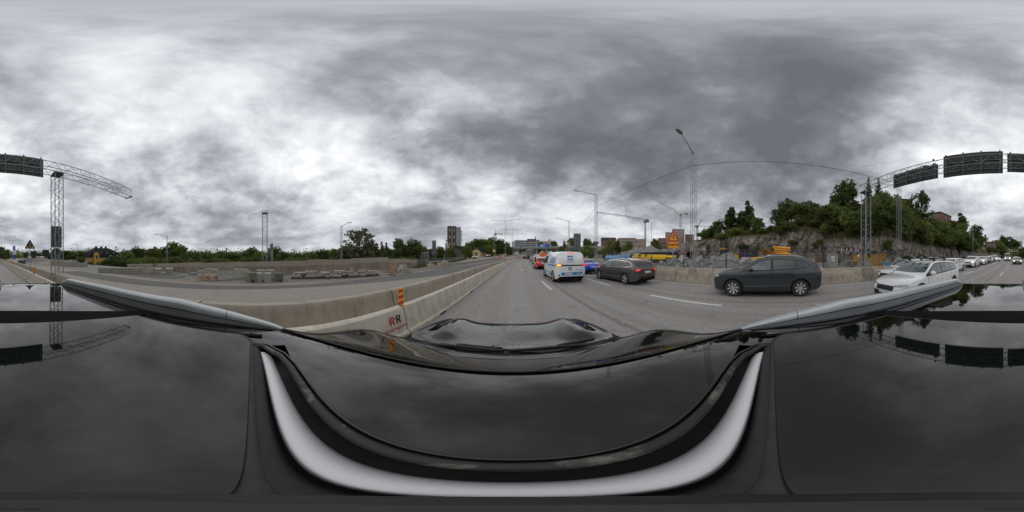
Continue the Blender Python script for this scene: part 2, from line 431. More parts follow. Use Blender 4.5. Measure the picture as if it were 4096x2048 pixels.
# ------------------------------------------------------------------ setting: ground, roads
def struct(o, kind='structure'): o['kind'] = kind; return o
def terrain(x, y):
    return grade(y)*(.35+.65*sst(-45, -14, x)) - 2.2*sst(-16.5, -30, x)*(1-sst(60, 140, y))*(1-sst(60, 140, -y))
def build_ground():
    rs = [0.0]; r = 1.5
    while r < 3500: rs.append(r); r *= 1.055
    ns = 200; mb = MB(); rows = []
    for r in rs:
        rows.append([(r*math.sin(2*math.pi*i/ns), r*math.cos(2*math.pi*i/ns),
                      terrain(r*math.sin(2*math.pi*i/ns), r*math.cos(2*math.pi*i/ns)) - .06) for i in range(ns)])
    mb.grid(rows, close=True)
    struct(mb.build('ground', M_ground, smooth=True, fix=False))
build_ground()
def strip(name, us, v0, v1, mat, z, dv=3., kind='structure', ufun=None):
    n = max(2, int((v1-v0)/dv)); rows = []
    for i in range(n+1):
        v = v0+(v1-v0)*i/n; uu = ufun(v) if ufun else us
        rows.append([RP(u, v, z) for u in uu])
    o = MB().grid(rows).build(name, mat, smooth=True, fix=False)
    if o.data.polygons[0].normal.z < 0: o.data.flip_normals()
    return struct(o, kind)
strip('road', (-2.6, 0, 4, 9.0), -190, 250, M_road, 0.0)
def exit_u(v):
    w = 9.0 + 7.5*sst(9, 34, v); return (8.98, (9+w)/2, w)
strip('exit_road', None, 8, 120, M_road, -.004, ufun=exit_u)
strip('site_road', (-9.6, -6, -2.58), -75, 215, M_site, -.004)
strip('dusty_verge', None, -50, 24, M_dust, .0, 1., ufun=lambda v: (-10.05-.15*math.sin(v*.9), -9.3-.2*math.sin(v*.5+1)))
strip('fresh_asphalt_patch', None, -16, 60, M_newasph, .004, 1.2, ufun=lambda v: (-8.9-.25*math.sin(v*.12), -6.2-1.9*math.exp(-((v-2)/9)**2)+2.2*sst(4, 30, v)))
strip('gravel_yard', (-17, -13.5, -9.7), -32, 40, M_gravel, -.02, 2.)
strip('opposite_carriageway', None, 30, 235, M_site, -.01, ufun=lambda v: (-24+4*sst(60, 160, v), -17, -10.4))
strip('rear_carriageway', None, -190, -26, M_site, -.02, ufun=lambda v: (-13-14*sst(-30, -75, v), -11.5, -9.4))
strip('patched_asphalt', None, -13.5, -5.5, M_newasph, .008, .5, ufun=lambda v: (-12.6+.1*(v+9), -10.4+.06*(v+9)))
# painted lane dashes
g = 'broken lane lines'
def dash(u, v0, v1, w=.13, name='lane_dash'):
    n = 3; rows = []
    for i in range(n+1):
        v = v0+(v1-v0)*i/n; rows.append([RP(u-w/2, v, .004), RP(u+w/2, v, .004)])
    o = MB().grid(rows).build(name, M_paint, fix=False)
    if o.data.polygons[0].normal.z < 0: o.data.flip_normals()
    return struct(o)
for i in range(-8, 11): dash(1.79, 7.55+12*i, 10.5+12*i)
for i in range(-14, 12): dash(5.05, 1.45+6*i, 4.45+6*i, .16)
for v0 in (-150, -100, -50, 0, 50, 100): pass
dash(.75, 18.4, 19.4, .25, 'worn_road_mark')
strip('edge_line', (8.28, 8.38), -120, 12, M_paint, .004)
# ------------------------------------------------------------------ car builder
class Body:
    def __init__(s, sp):
        s.sp = sp; z = lambda k: pchip([p[0] for p in sp[k]], [p[1] for p in sp[k]])
        s.top, s.belt, s.bot, s.plan = z('top'), z('belt'), z('bot'), z('plan')
        s.y0, s.y1 = sp['top'][0][0], sp['top'][-1][0]
        s.tum = sp.get('tum', .28); s.crown = sp.get('crown', .035); s.warp = sp.get('warp'); s.zmod = sp.get('zmod')
    def W(s, y, z):
        p = s.plan(y); zb = s.bot(y); bl = s.belt(y)
        if z <= bl:
            t = max(0., (z-zb)/max(bl-zb, .05))
            return p*(1 - .07*(1-t)**3 - .022*max(0, (t-.62)/.38)**2)
        d = z-bl
        return p*.978 - s.tum*d - s.sp.get('tumc', .12)*d*d
    def zt(s, x, y):
        ye = y + (s.warp(y)*x*x if s.warp else 0)
        z = s.top(ye)
        return z + (s.zmod(x, y) if s.zmod else 0)
    def build(s, res=.075, nS=18, nT=7):
        sp = s.sp; L = s.y1-s.y0; ys = [s.y0+d for d in (0, .012, .035, .075, .13)]
        n = int((L-.26)/res); ys += [s.y0+.13+(L-.26)*i/n for i in range(1, n)] + [s.y1-d for d in (.13, .075, .035, .012, 0)]
        J = nS+3+nT; V = []; wheels = [(sp['wf'], sp['R']), (sp['wr'], sp['R'])]; Ra = sp['R']*1.13
        for y in ys:
            zb = s.bot(y)
            xg = s.plan(y)*.8
            ztc = s.zt(xg, y)-s.crown; ztc = max(ztc, zb+.12); rc = min(sp.get('rc', .07), .35*(ztc-zb)); zs = ztc-rc
            Wt = max(s.W(y, zs), .05); row = []
            for j in range(nS): 
                z = zb+(zs-zb)*j/(nS-1); row.append([s.W(y, z), y, z])
            for j in range(1, 4):
                a = math.pi/2*j/4; row.append([Wt-rc*(1-math.cos(a)), y, zs+rc*math.sin(a)*.9])
            for j in range(nT):
                x = (Wt-rc)*(1-j/(nT-1)); row.append([x, y, max(s.zt(x, y), zb+.12)-s.crown*(x/max(Wt, .1))**2])
            V.append(row)
        n = len(ys)
        inside = [[False]*J for _ in ys]
        for i in range(n):
            for j in range(nS):
                for (wy, R) in wheels:
                    if math.hypot(V[i][j][1]-wy, V[i][j][2]-R) < Ra: inside[i][j] = wy
        faces = []
        for i in range(n-1):
            for j in range(J-1):
                q = [(i, j), (i+1, j), (i+1, j+1), (i, j+1)]
                if all(inside[a][b] is not False for a, b in q): continue
                faces.append(q)
        for i in range(n):
            for j in range(J):
                if inside[i][j] is not False:
                    wy = inside[i][j]; dy, dz = V[i][j][1]-wy, V[i][j][2]-sp['R']; l = math.hypot(dy, dz) or 1
                    V[i][j][1] = wy+dy/l*Ra; V[i][j][2] = sp['R']+dz/l*Ra
        verts = []; fs = []
        idx = lambda side, i, j: (i*(2*J-1) + (j if side > 0 else 2*J-2-j))
        for i in range(n):
            verts += [tuple(p) for p in V[i]] + [(-p[0], p[1], p[2]) for p in V[i][-2::-1]]
        hole = sp.get('hole')
        for q in faces:
            if hole and q[0][1] >= nS+3 and q[0][1] < J-1:
                c = [V[a][b] for a, b in q]; 
                if hole(sum(p[0] for p in c)/4, sum(p[1] for p in c)/4): continue
            fs.append(tuple(idx(1, a, b) for a, b in q)); fs.append(tuple(idx(-1, a, b) for a, b in q[::-1]))
        fs.append(tuple(range(0, 2*J-1))[::-1]); fs.append(tuple((n-1)*(2*J-1)+k for k in range(2*J-1)))
        s.v, s.f = verts, fs
        s.bvh = BVHTree.FromPolygons([Vector(v) for v in verts], fs)
        return s
    def cast(s, axis, a, b):
        o, d = {'R': (Vector((4, a, b)), Vector((-1, 0, 0))), 'L': (Vector((-4, a, b)), Vector((1, 0, 0))),
                'F': (Vector((a, 12, b)), Vector((0, -1, 0))), 'B': (Vector((a, -12, b)), Vector((0, 1, 0))),
                'T': (Vector((a, b, 8)), Vector((0, 0, -1)))}[axis]
        h = s.bvh.ray_cast(o, d)
        if h[0] is None or (axis in 'RL' and abs(h[0].x) < .2):
            g = s.bvh.find_nearest({'R': Vector((1, a, b)), 'L': Vector((-1, a, b)), 'F': Vector((a, s.y1, b)), 'B': Vector((a, s.y0, b)), 'T': Vector((a, b, 1.5))}[axis])
            return g[0], -d
        nn = h[1]
        return h[0], (nn if nn.dot(d) < 0 else -nn)

def resample(pts, n):
    P = [Vector((p[0], p[1])) for p in pts]; L = [0]
    for a, b in zip(P, P[1:]): L.append(L[-1]+(b-a).length)
    out = []
    for i in range(n+1):
        t = L[-1]*i/n; k = 0
        while k < len(P)-2 and L[k+1] < t: k += 1
        f = (t-L[k])/max(L[k+1]-L[k], 1e-9); out.append(P[k].lerp(P[k+1], f))
    return out
def patch(body, name, mat, axis, lower, upper, parent, off=.005, n=10, m=4, th=.012):
    lo, up = resample(lower, n), resample(upper, n); rows = []; back = []
    for j in range(m+1):
        r = []; rb = []
        for i in range(n+1):
            q = lo[i].lerp(up[i], j/m); p, nn = body.cast(axis, q.x, q.y)
            r.append(p+nn*off); rb.append(p-nn*th)
        rows.append(r); back.append(rb)
    mb = MB().grid(rows)
    loop = [rows[0][i] for i in range(n+1)] + [rows[j][n] for j in range(1, m+1)] + [rows[m][i] for i in range(n-1, -1, -1)] + [rows[j][0] for j in range(m-1, 0, -1)]
    lb = [back[0][i] for i in range(n+1)] + [back[j][n] for j in range(1, m+1)] + [back[m][i] for i in range(n-1, -1, -1)] + [back[j][0] for j in range(m-1, 0, -1)]
    mb.grid([loop, lb], close=True)
    return mb.build(name, mat, parent, smooth=35)
def rect(a0, a1, b0, b1): return [(a0, b0), (a1, b0)], [(a0, b1), (a1, b1)]

WHEEL_CACHE = {}
def wheel_meshes(R, style):
    key = (round(R, 3), style)
    if key in WHEEL_CACHE: return WHEEL_CACHE[key]
    w = .105; rr = R*.70
    tyre = MB().lathe([(rr*.97, -w), (R*.93, -w), (R*.985, -w*.8), (R, -w*.45), (R, w*.45), (R*.985, w*.8), (R*.93, w), (rr*.97, w), (rr*.9, w*.5), (rr*.9, -w)], 32)
    t = tyre.mesh('wheel', M_rubber, 40)
    disc = MB().lathe([(.001, w*.30), (rr*.9, w*.22), (rr*.92, w*.9), (rr*.99, w*.95), (rr*.99, w*.6)], 28)
    d = disc.mesh('rim', M_alloy_d if style != 'steel' else M_alloy, 40)
    sp = MB(); ns = {'turbine': 8, 'y': 5, 'multi': 10, 'steel': 6}[style]
    for k in range(ns):
        a = 2*math.pi*k/ns; da = {'turbine': .22, 'y': .20, 'multi': .11, 'steel': .16}[style]; tw = .34 if style == 'turbine' else 0.
        def P(r, t, h): return (h, r*math.cos(t), r*math.sin(t))
        r0, r1 = rr*.12, rr*.97
        for sgn in ((1,) if style != 'y' else (1, -1)):
            aa = a+sgn*(.0 if style != 'y' else .17)
            A = [P(r0, a-da*1.4, w*.62), P(r0, a+da*1.4, w*.62), P(r1, aa+da*.8+tw, w*.88), P(r1, aa-da*.8+tw, w*.88)]
            B = [(p[0]-w*.35, p[1], p[2]) for p in A]
            sp.add(A+B, [(0, 1, 2, 3), (4, 7, 6, 5), (0, 4, 5, 1), (2, 6, 7, 3), (1, 5, 6, 2), (0, 3, 7, 4)])
    sp.lathe([(.001, w*.72), (rr*.16, w*.68), (rr*.2, w*.5)], 14)
    sp.lathe([(rr*.93, w*.9), (rr*1.0, w*.97), (rr*1.01, w*.8)], 28)
    s = sp.mesh('spokes', M_alloy, 30)
    WHEEL_CACHE[key] = (t, d, s); return WHEEL_CACHE[key]
def add_wheels(root, sp, style='multi'):
    t, d, s = wheel_meshes(sp['R'], style)
    tr = sp['plan_max']-.125
    for y in (sp['wf'], sp['wr']):
        for sx in (1, -1):
            w = link('wheel', t, root, (sx*tr, y, sp['R'])); w.rotation_euler = (random.uniform(0, 6), 0, 0 if sx > 0 else math.pi)
            r = link('rim', d, w); link('spokes', s, w)
def mirror_part(root, sp, mat):
    y, z, x = sp['mir']
    for sx in (1, -1):
        mb = MB(); prof = []
        rows = []
        for i in range(7):
            t = i/6; xx = x+.02+.20*t; r = math.sin(math.pi*(.18+.72*t))
            rows.append([(sx*xx, y+.10*r*math.cos(a), z+.095*r*math.sin(a)+.02) for a in [2*math.pi*k/10 for k in range(10)]])
        mb.grid(rows, close=True); mb.f.append(tuple(range(10))); mb.f.append(tuple(range(60, 70)))
        m = mb.build('mirror', mat, root, smooth=True)
        MB().box(sx*(x-.04), sx*(x+.07), y-.03, y+.04, z-.06, z-.02).build('mirror_arm', M_black, m)
        MB().box(sx*(x+.05), sx*(x+.2), y-.092, y-.075, z-.045, z+.06).build('mirror_glass', M_chrome, m)
def underbody(root, sp):
    mb = MB(); w = sp['plan_max']-.30
    mb.box(-w, w, sp['top'][0][0]+.25, sp['top'][-1][0]-.25, .2, .72)
    mb.box(-w-.14, w+.14, sp['wr']+sp['R']*1.2, sp['wf']-sp['R']*1.2, .18, .34)
    mb.build('underbody', M_under, root)

def scale_spec(sp, L, Wd, H):
    y0, y1 = sp['top'][0][0], sp['top'][-1][0]; h = max(p[1] for p in sp['top']); w = max(p[1] for p in sp['plan'])
    sy = L/(y1-y0); sz = H/h; sx = Wd/2/w; o = dict(sp)
    for k in ('top', 'belt', 'bot'): o[k] = [(a*sy, b*sz) for a, b in sp[k]]
    o['plan'] = [(a*sy, b*sx) for a, b in sp['plan']]
    for k in ('dlo_lo', 'dlo_up'): o[k] = [(a*sy, b*sz) for a, b in sp[k]]
    o['win'] = [(a*sy, b*sy) for a, b in sp['win']]
    for k in ('wf', 'wr'): o[k] = sp[k]*sy
    o['mir'] = (sp['mir'][0]*sy, sp['mir'][1]*sz, sp['mir'][2]*sx)
    o['ws'] = [v*sy for v in sp['ws']]; o['rw'] = [v*s for v, s in zip(sp['rw'], (sz, sz, sx, sx))]
    for k in ('hl', 'tl', 'grille', 'plate_r', 'plate_f'):
        if k in sp: o[k] = [v*s for v, s in zip(sp[k], (sx, sx, sz, sz))]
    o['sx'], o['sy'], o['sz'] = sx, sy, sz
    return o
SUV = dict(top=[(-2.27, .78), (-2.245, .95), (-2.15, 1.20), (-1.95, 1.45), (-1.74, 1.565), (-1.35, 1.62), (-.5, 1.655), (.02, 1.645), (.30, 1.575), (1.02, 1.165), (1.14, 1.115), (1.55, 1.06), (1.98, .975), (2.15, .88), (2.24, .74), (2.27, .60)],
    belt=[(-2.27, 1.06), (-1.2, 1.08), (1.1, 1.03), (2.27, .84)], bot=[(-2.27, .50), (-2.15, .36), (-1.9, .25), (1.8, .23), (2.12, .24), (2.27, .34)],
    plan=[(-2.27, .66), (-2.22, .78), (-2.08, .865), (-1.3, .92), (1.2, .92), (1.8, .885), (2.08, .80), (2.2, .70), (2.27, .56)], tum=.26, tumc=.26,
    wf=1.37, wr=-1.31, R=.355, dlo_lo=[(-1.74, 1.27), (-1.58, 1.19), (-.8, 1.13), (.98, 1.075)], dlo_up=[(-1.74, 1.285), (-1.50, 1.43), (-1.1, 1.50), (-.4, 1.535), (.12, 1.51), (.50, 1.34), (.98, 1.09)],
    win=[(-1.68, -1.14), (-1.10, -.22), (-.13, .90)], mir=(.66, 1.13, .90), ws=(.32, 1.02), rw=(1.12, 1.48, .60, .72), hl=(.46, .84, .76, .86), tl=(.42, .86, .96, 1.06), grille=(-.45, .45, .66, .80), plate_r=(-.26, .26, .68, .79), plate_f=(-.26, .26, .43, .54), rails=True)
WAGON = dict(top=[(-2.40, .70), (-2.37, .86), (-2.28, 1.02), (-2.05, 1.28), (-1.85, 1.385), (-1.4, 1.44), (-.5, 1.485), (.1, 1.47), (.45, 1.395), (1.15, 1.02), (1.28, .965), (1.8, .885), (2.18, .78), (2.33, .68), (2.40, .54)],
    belt=[(-2.40, .95), (-1.2, .95), (1.2, .90), (2.40, .70)], bot=[(-2.40, .42), (-2.28, .28), (-1.9, .20), (1.9, .19), (2.28, .20), (2.40, .30)],
    plan=[(-2.40, .62), (-2.35, .74), (-2.2, .84), (-1.3, .905), (1.2, .905), (1.9, .86), (2.2, .76), (2.33, .66), (2.40, .52)], tum=.26, tumc=.25,
    wf=1.42, wr=-1.43, R=.335, dlo_lo=[(-2.0, 1.10), (-1.85, 1.03), (-.8, .985), (1.10, .93)], dlo_up=[(-2.0, 1.12), (-1.75, 1.285), (-1.2, 1.345), (-.3, 1.385), (.30, 1.34), (.70, 1.15), (1.10, .955)],
    win=[(-1.96, -1.12), (-1.08, -.20), (-.13, 1.04)], mir=(.80, 1.0, .89), ws=(.42, 1.13), rw=(1.03, 1.335, .60, .70), hl=(.42, .82, .62, .72), tl=(.36, .84, .80, .95), grille=(-.42, .42, .50, .66), plate_r=(-.26, .26, .68, .79), plate_f=(-.26, .26, .38, .49), rails=True)
SEDAN = dict(top=[(-2.42, .72), (-2.39, .88), (-2.30, .985), (-1.75, 1.06), (-1.0, 1.345), (-.6, 1.415), (-.1, 1.43), (.25, 1.405), (.5, 1.335), (1.22, .985), (1.34, .93), (1.85, .855), (2.2, .76), (2.35, .66), (2.42, .52)],
    belt=[(-2.42, .92), (-1.2, .93), (1.2, .88), (2.42, .68)], bot=[(-2.42, .42), (-2.3, .27), (-1.9, .19), (1.9, .18), (2.3, .19), (2.42, .28)],
    plan=[(-2.42, .60), (-2.37, .73), (-2.2, .84), (-1.3, .915), (1.2, .915), (1.9, .865), (2.2, .765), (2.35, .65), (2.42, .5)], tum=.34, tumc=.3,
    wf=1.43, wr=-1.39, R=.335, dlo_lo=[(-1.55, 1.06), (-1.3, .995), (-.8, .965), (1.12, .915)], dlo_up=[(-1.55, 1.075), (-1.1, 1.24), (-.8, 1.31), (-.1, 1.345), (.34, 1.30), (.72, 1.13), (1.12, .935)],
    win=[(-1.48, -.22), (-.15, 1.05)], mir=(.82, .985, .89), ws=(.46, 1.18), rw=(1.08, 1.32, .56, .66), hl=(.42, .84, .60, .71), tl=(.34, .86, .80, .93), grille=(-.42, .42, .46, .62), plate_r=(-.26, .26, .66, .77), plate_f=(-.26, .26, .36, .47))
HATCH = dict(WAGON); HATCH.update(top=[(-2.0, .68), (-1.97, .86), (-1.88, 1.02), (-1.62, 1.30), (-1.40, 1.40), (-.9, 1.455), (-.3, 1.48), (.2, 1.45), (.5, 1.375), (1.1, 1.03), (1.22, .97), (1.6, .90), (1.88, .80), (1.97, .70), (2.0, .55)],
    belt=[(-2.0, .95), (-1, .95), (1.1, .90), (2.0, .72)], bot=[(-2.0, .42), (-1.9, .28), (-1.6, .20), (1.6, .19), (1.9, .20), (2.0, .3)], plan=[(-2.0, .62), (-1.95, .74), (-1.82, .83), (-1.1, .89), (1.1, .89), (1.6, .85), (1.85, .76), (1.95, .66), (2.0, .52)],
    wf=1.25, wr=-1.28, R=.325, dlo_lo=[(-1.55, 1.10), (-.8, .99), (1.05, .94)], dlo_up=[(-1.55, 1.12), (-1.2, 1.30), (-.3, 1.38), (.3, 1.33), (.68, 1.15), (1.05, .96)], win=[(-1.48, -.20), (-.13, .99)], mir=(.78, 1.0, .87), ws=(.48, 1.08))
MIXV = dict(top=[(-2.1, .8), (-2.08, 1.3), (-2.02, 1.68), (-1.9, 1.78), (-1.2, 1.81), (.2, 1.80), (.55, 1.72), (1.25, 1.15), (1.4, 1.08), (1.85, .97), (2.02, .85), (2.08, .7), (2.1, .6)],
    belt=[(-2.1, 1.0), (1.2, .98), (2.1, .75)], bot=[(-2.1, .4), (-1.9, .25), (1.8, .22), (2.1, .3)], plan=[(-2.1, .78), (-2.05, .86), (-1.9, .905), (1.3, .905), (1.8, .86), (2.0, .74), (2.1, .55)], tum=.1, tumc=.1,
    wf=1.35, wr=-1.33, R=.32, dlo_lo=[(-.1, 1.07), (1.15, 1.02)], dlo_up=[(-.1, 1.58), (.4, 1.54), (.7, 1.38), (1.15, 1.05)], win=[(-.05, 1.08)], mir=(.85, 1.1, .9), ws=(.58, 1.22), rw=(1.15, 1.6, .6, .65), hl=(.45, .82, .75, .88), tl=(.74, .86, .8, 1.1), grille=(-.4, .4, .6, .72), plate_r=(-.26, .26, .7, .8), plate_f=(-.26, .26, .42, .52))
BIGV = dict(top=[(-2.9, .9), (-2.88, 1.8), (-2.8, 2.5), (-2.6, 2.62), (0, 2.66), (1.1, 2.62), (1.45, 2.5), (1.95, 1.62), (2.15, 1.3), (2.6, 1.12), (2.78, .98), (2.86, .8), (2.9, .6)],
    belt=[(-2.9, 1.2), (1.6, 1.2), (2.9, .9)], bot=[(-2.9, .45), (-2.6, .3), (2.5, .28), (2.9, .35)], plan=[(-2.9, .88), (-2.85, .95), (-2.6, 1.0), (1.7, 1.0), (2.4, .95), (2.75, .84), (2.9, .66)], tum=.10, tumc=.02,
    wf=1.85, wr=-1.75, R=.36, dlo_lo=[(.65, 1.3), (1.95, 1.25)], dlo_up=[(.65, 1.95), (1.5, 1.92), (1.95, 1.3)], win=[(.7, 1.88)], mir=(1.6, 1.5, 1.0), ws=(1.48, 2.1), rw=(1.5, 2.1, .7, .7), hl=(.52, .88, .85, 1.08), tl=(.8, .95, .9, 1.3), grille=(-.5, .5, .72, .95), plate_r=(-.26, .26, .7, .8), plate_f=(-.26, .26, .48, .58))

def car(name, label, base, dims, mat, loc, rz=0., style='multi', glass=None, lit_tail=False, lit_head=False, seams=False, rails=None, platef='w', fglass=None, group=None, detail=True, grille=True, chrome=False):
    sp = scale_spec(base, *dims); sp['plan_max'] = max(p[1] for p in sp['plan']); glass = glass or M_glass
    root = thing(name, label, 'car' if 'van' not in name else 'van', loc, rz, group)
    b = Body(sp).build(res=.07 if detail else .11, nS=18 if detail else 14)
    mb = MB(); mb.v, mb.f = b.v, b.f; mb.build('body', mat, root, smooth=38)
    underbody(root, sp); add_wheels(root, sp, style)
    lo = pchip([p[0] for p in sp['dlo_lo']], [p[1] for p in sp['dlo_lo']]); up = pchip([p[0] for p in sp['dlo_up']], [p[1] for p in sp['dlo_up']])
    a, c = sp['dlo_lo'][0][0], sp['dlo_lo'][-1][0]; sx, sy, sz = sp['sx'], sp['sy'], sp['sz']
    def dlo(y0, y1, g, nn=12):
        Y = [y0+(y1-y0)*i/nn for i in range(nn+1)]
        return [(y, min(lo(y)+g, (lo(y)+up(y))/2)) for y in Y], [(y, max(up(y)-g, (lo(y)+up(y))/2+.002)) for y in Y]
    for side in 'LR':
        l, u = dlo(a, c, -.02)
        patch(b, 'window_surround', M_chrome if chrome else M_black, side, l, u, root, .003, 24, 4)
        if chrome:
            l, u = dlo(a+.02, c-.03, .006); patch(b, 'window_frame', M_black, side, l, u, root, .0045, 24, 4)
        for (y0, y1) in sp['win']:
            l, u = dlo(y0, y1, .022); patch(b, 'side_window', (fglass or glass) if (y0, y1) == sp['win'][-1] else glass, side, l, u, root, .007, 12, 4)
    w0, w1 = sp['ws']; xt = b.W(w0, b.top(w0)-.08)-.07; xb = b.W(w1, b.top(w1)-.05)-.07
    yb = w1
    n = 10
    patch(b, 'windscreen', glass, 'T', [(-xb+2*xb*i/n, yb-.10*abs(-1+2*i/n)**2) for i in range(n+1)], [(-xt+2*xt*i/n, w0-.06*abs(-1+2*i/n)**2) for i in range(n+1)], root, .005, 12, 8)
    z0, z1, xa, xbb = sp['rw'][0], sp['rw'][1], sp['rw'][2], sp['rw'][3]
    if base is not MIXV and base is not BIGV:
        patch(b, 'rear_window', M_glass, 'B', [(-xbb, z0), (xbb, z0)], [(-xa, z1), (-xa*.5, z1+.015), (xa*.5, z1+.015), (xa, z1)], root, .005, 12, 6)
    h = sp['hl']; tl = sp['tl']
    for s in (-1, 1):
        patch(b, 'headlight', M_head, 'F', [(s*h[0], h[2]+.02), (s*h[1], h[2]+.03)], [(s*h[0], h[3]-.03), (s*h[1]*.98, h[3]+.03)], root, .006, 8, 3)
        if lit_head: patch(b, 'daytime_lamp', M_headlit, 'F', [(s*(h[0]+.05), h[2]+.03), (s*h[1]*.97, h[2]+.05)], [(s*(h[0]+.05), h[3]-.04), (s*h[1]*.95, h[3])], root, .012, 6, 2)
        t = patch(b, 'tail_light', M_tail, 'B', [(s*tl[0], tl[2]+.02), (s*tl[1], tl[2])], [(s*tl[0], tl[3]-.03), (s*tl[1], tl[3])], root, .008, 8, 3)
        if lit_tail: patch(b, 'brake_lamp', M_taillit, 'B', [(s*(tl[0]+.20), tl[2]+.035), (s*(tl[1]-.07), tl[2]+.03)], [(s*(tl[0]+.20), tl[3]-.07), (s*(tl[1]-.07), tl[3]-.06)], root, .014, 6, 2)
    if lit_tail and base is not BIGV:
        zz = sp['rw'][1]+.05*sz
        patch(b, 'high_brake_lamp', M_taillit, 'B', *rect(-.11, .11, zz, zz+.025), root, .012, 6, 2)
    if grille:
        gg = sp['grille']; patch(b, 'grille', M_black, 'F', *rect(gg[0], gg[1], gg[2], gg[3]), root, .006, 10, 3)
    pf = sp['plate_f']; patch(b, 'lower_grille', M_black, 'F', *rect(-.62*sx, .62*sx, pf[2]-.12*sz, pf[3]-.02), root, .005, 10, 3)
    p = patch(b, 'number_plate', M_plate_y if platef == 'y' else M_plate, 'F', *rect(-.26, .26, pf[2], pf[3]), root, .014, 4, 2)
    pr = sp['plate_r']; p = patch(b, 'number_plate', M_plate, 'B', *rect(-.26, .26, pr[2], pr[3]), root, .014, 4, 2)
    patch(b, 'plate_band', M_plate_b, 'B', *rect(-.26, -.22, pr[2]+.004, pr[3]-.004), root, .018, 2, 2)
    zb0 = sp['bot'][2][1]
    patch(b, 'rear_diffuser', M_black, 'B', *rect(-.6*sx, .6*sx, sp['bot'][0][1]-.02, sp['bot'][0][1]+.1), root, .006, 8, 3)
    mirror_part(root, sp, mat)
    if detail:
        wz = sp['dlo_lo'][1][1]
        for side in 'LR':
            for (y0, y1) in sp['win'][-2:]:
                yh = y0+.22; zh = lo(yh)-.17*sz
                patch(b, 'door_handle', mat if not chrome else mat, side, *rect(yh-.02, yh+.19, zh-.02, zh+.025), root, .028, 5, 2, th=.0)
            patch(b, 'sill_trim', M_black, side, *rect(sp['wr']+sp['R']*1.2, sp['wf']-sp['R']*1.2, .235*sz, .30*sz), root, .006, 12, 2)
            for wy in (sp['wf'], sp['wr']):   # arch lip
                R = sp['R']; an = [math.pi*(.02+.96*i/16) for i in range(17)]
                l = [(wy+R*1.13*math.cos(t), R+R*1.13*math.sin(t)) for t in an]; u = [(wy+R*1.23*math.cos(t), R+R*1.23*math.sin(t)) for t in an]
                if base is SUV: patch(b, 'arch_lip', M_black, side, l, u, root, .008, 16, 2)
            if seams:
                ys = [sp['win'][-1][1]-.06, (sp['win'][-1][0]+sp['win'][-2][1])/2, sp['wr']+sp['R']*.95]
                for k, yy in enumerate(ys):
                    zlo = .34*sz if k < 2 else .62*sz
                    patch(b, 'door_seam', M_under, side, [(yy-.006, zlo), (yy+.006, zlo)], [(yy-.006, lo(yy)-.02), (yy+.006, lo(yy)-.02)], root, .0025, 1, 8, th=.002)
                zc = .34*sz
                patch(b, 'door_seam', M_under, side, [(ys[2], zc), (ys[0], zc)], [(ys[2], zc+.010), (ys[0], zc+.010)], root, .0025, 14, 1, th=.002)
    if rails if rails is not None else sp.get('rails'):
        for s in (-1, 1):
            y0, y1 = sp['win'][0][0]+.1, sp['win'][-1][0]+.35; pts = []
            for i in range(17):
                t = i/16; y = y0+(y1-y0)*t; x = s*(b.W(y, b.top(y)-.1)-.075); pp, nn = b.cast('T', x, y)
                pts.append(pp+Vector((0, 0, .062*min(1, 6*t, 6*(1-t))-.004)))
            MB().path(pts, .021, 6).build('roof_rail', M_satin, root, smooth=True)
    root['_b'] = 0; del root['_b']
    return root, b, sp
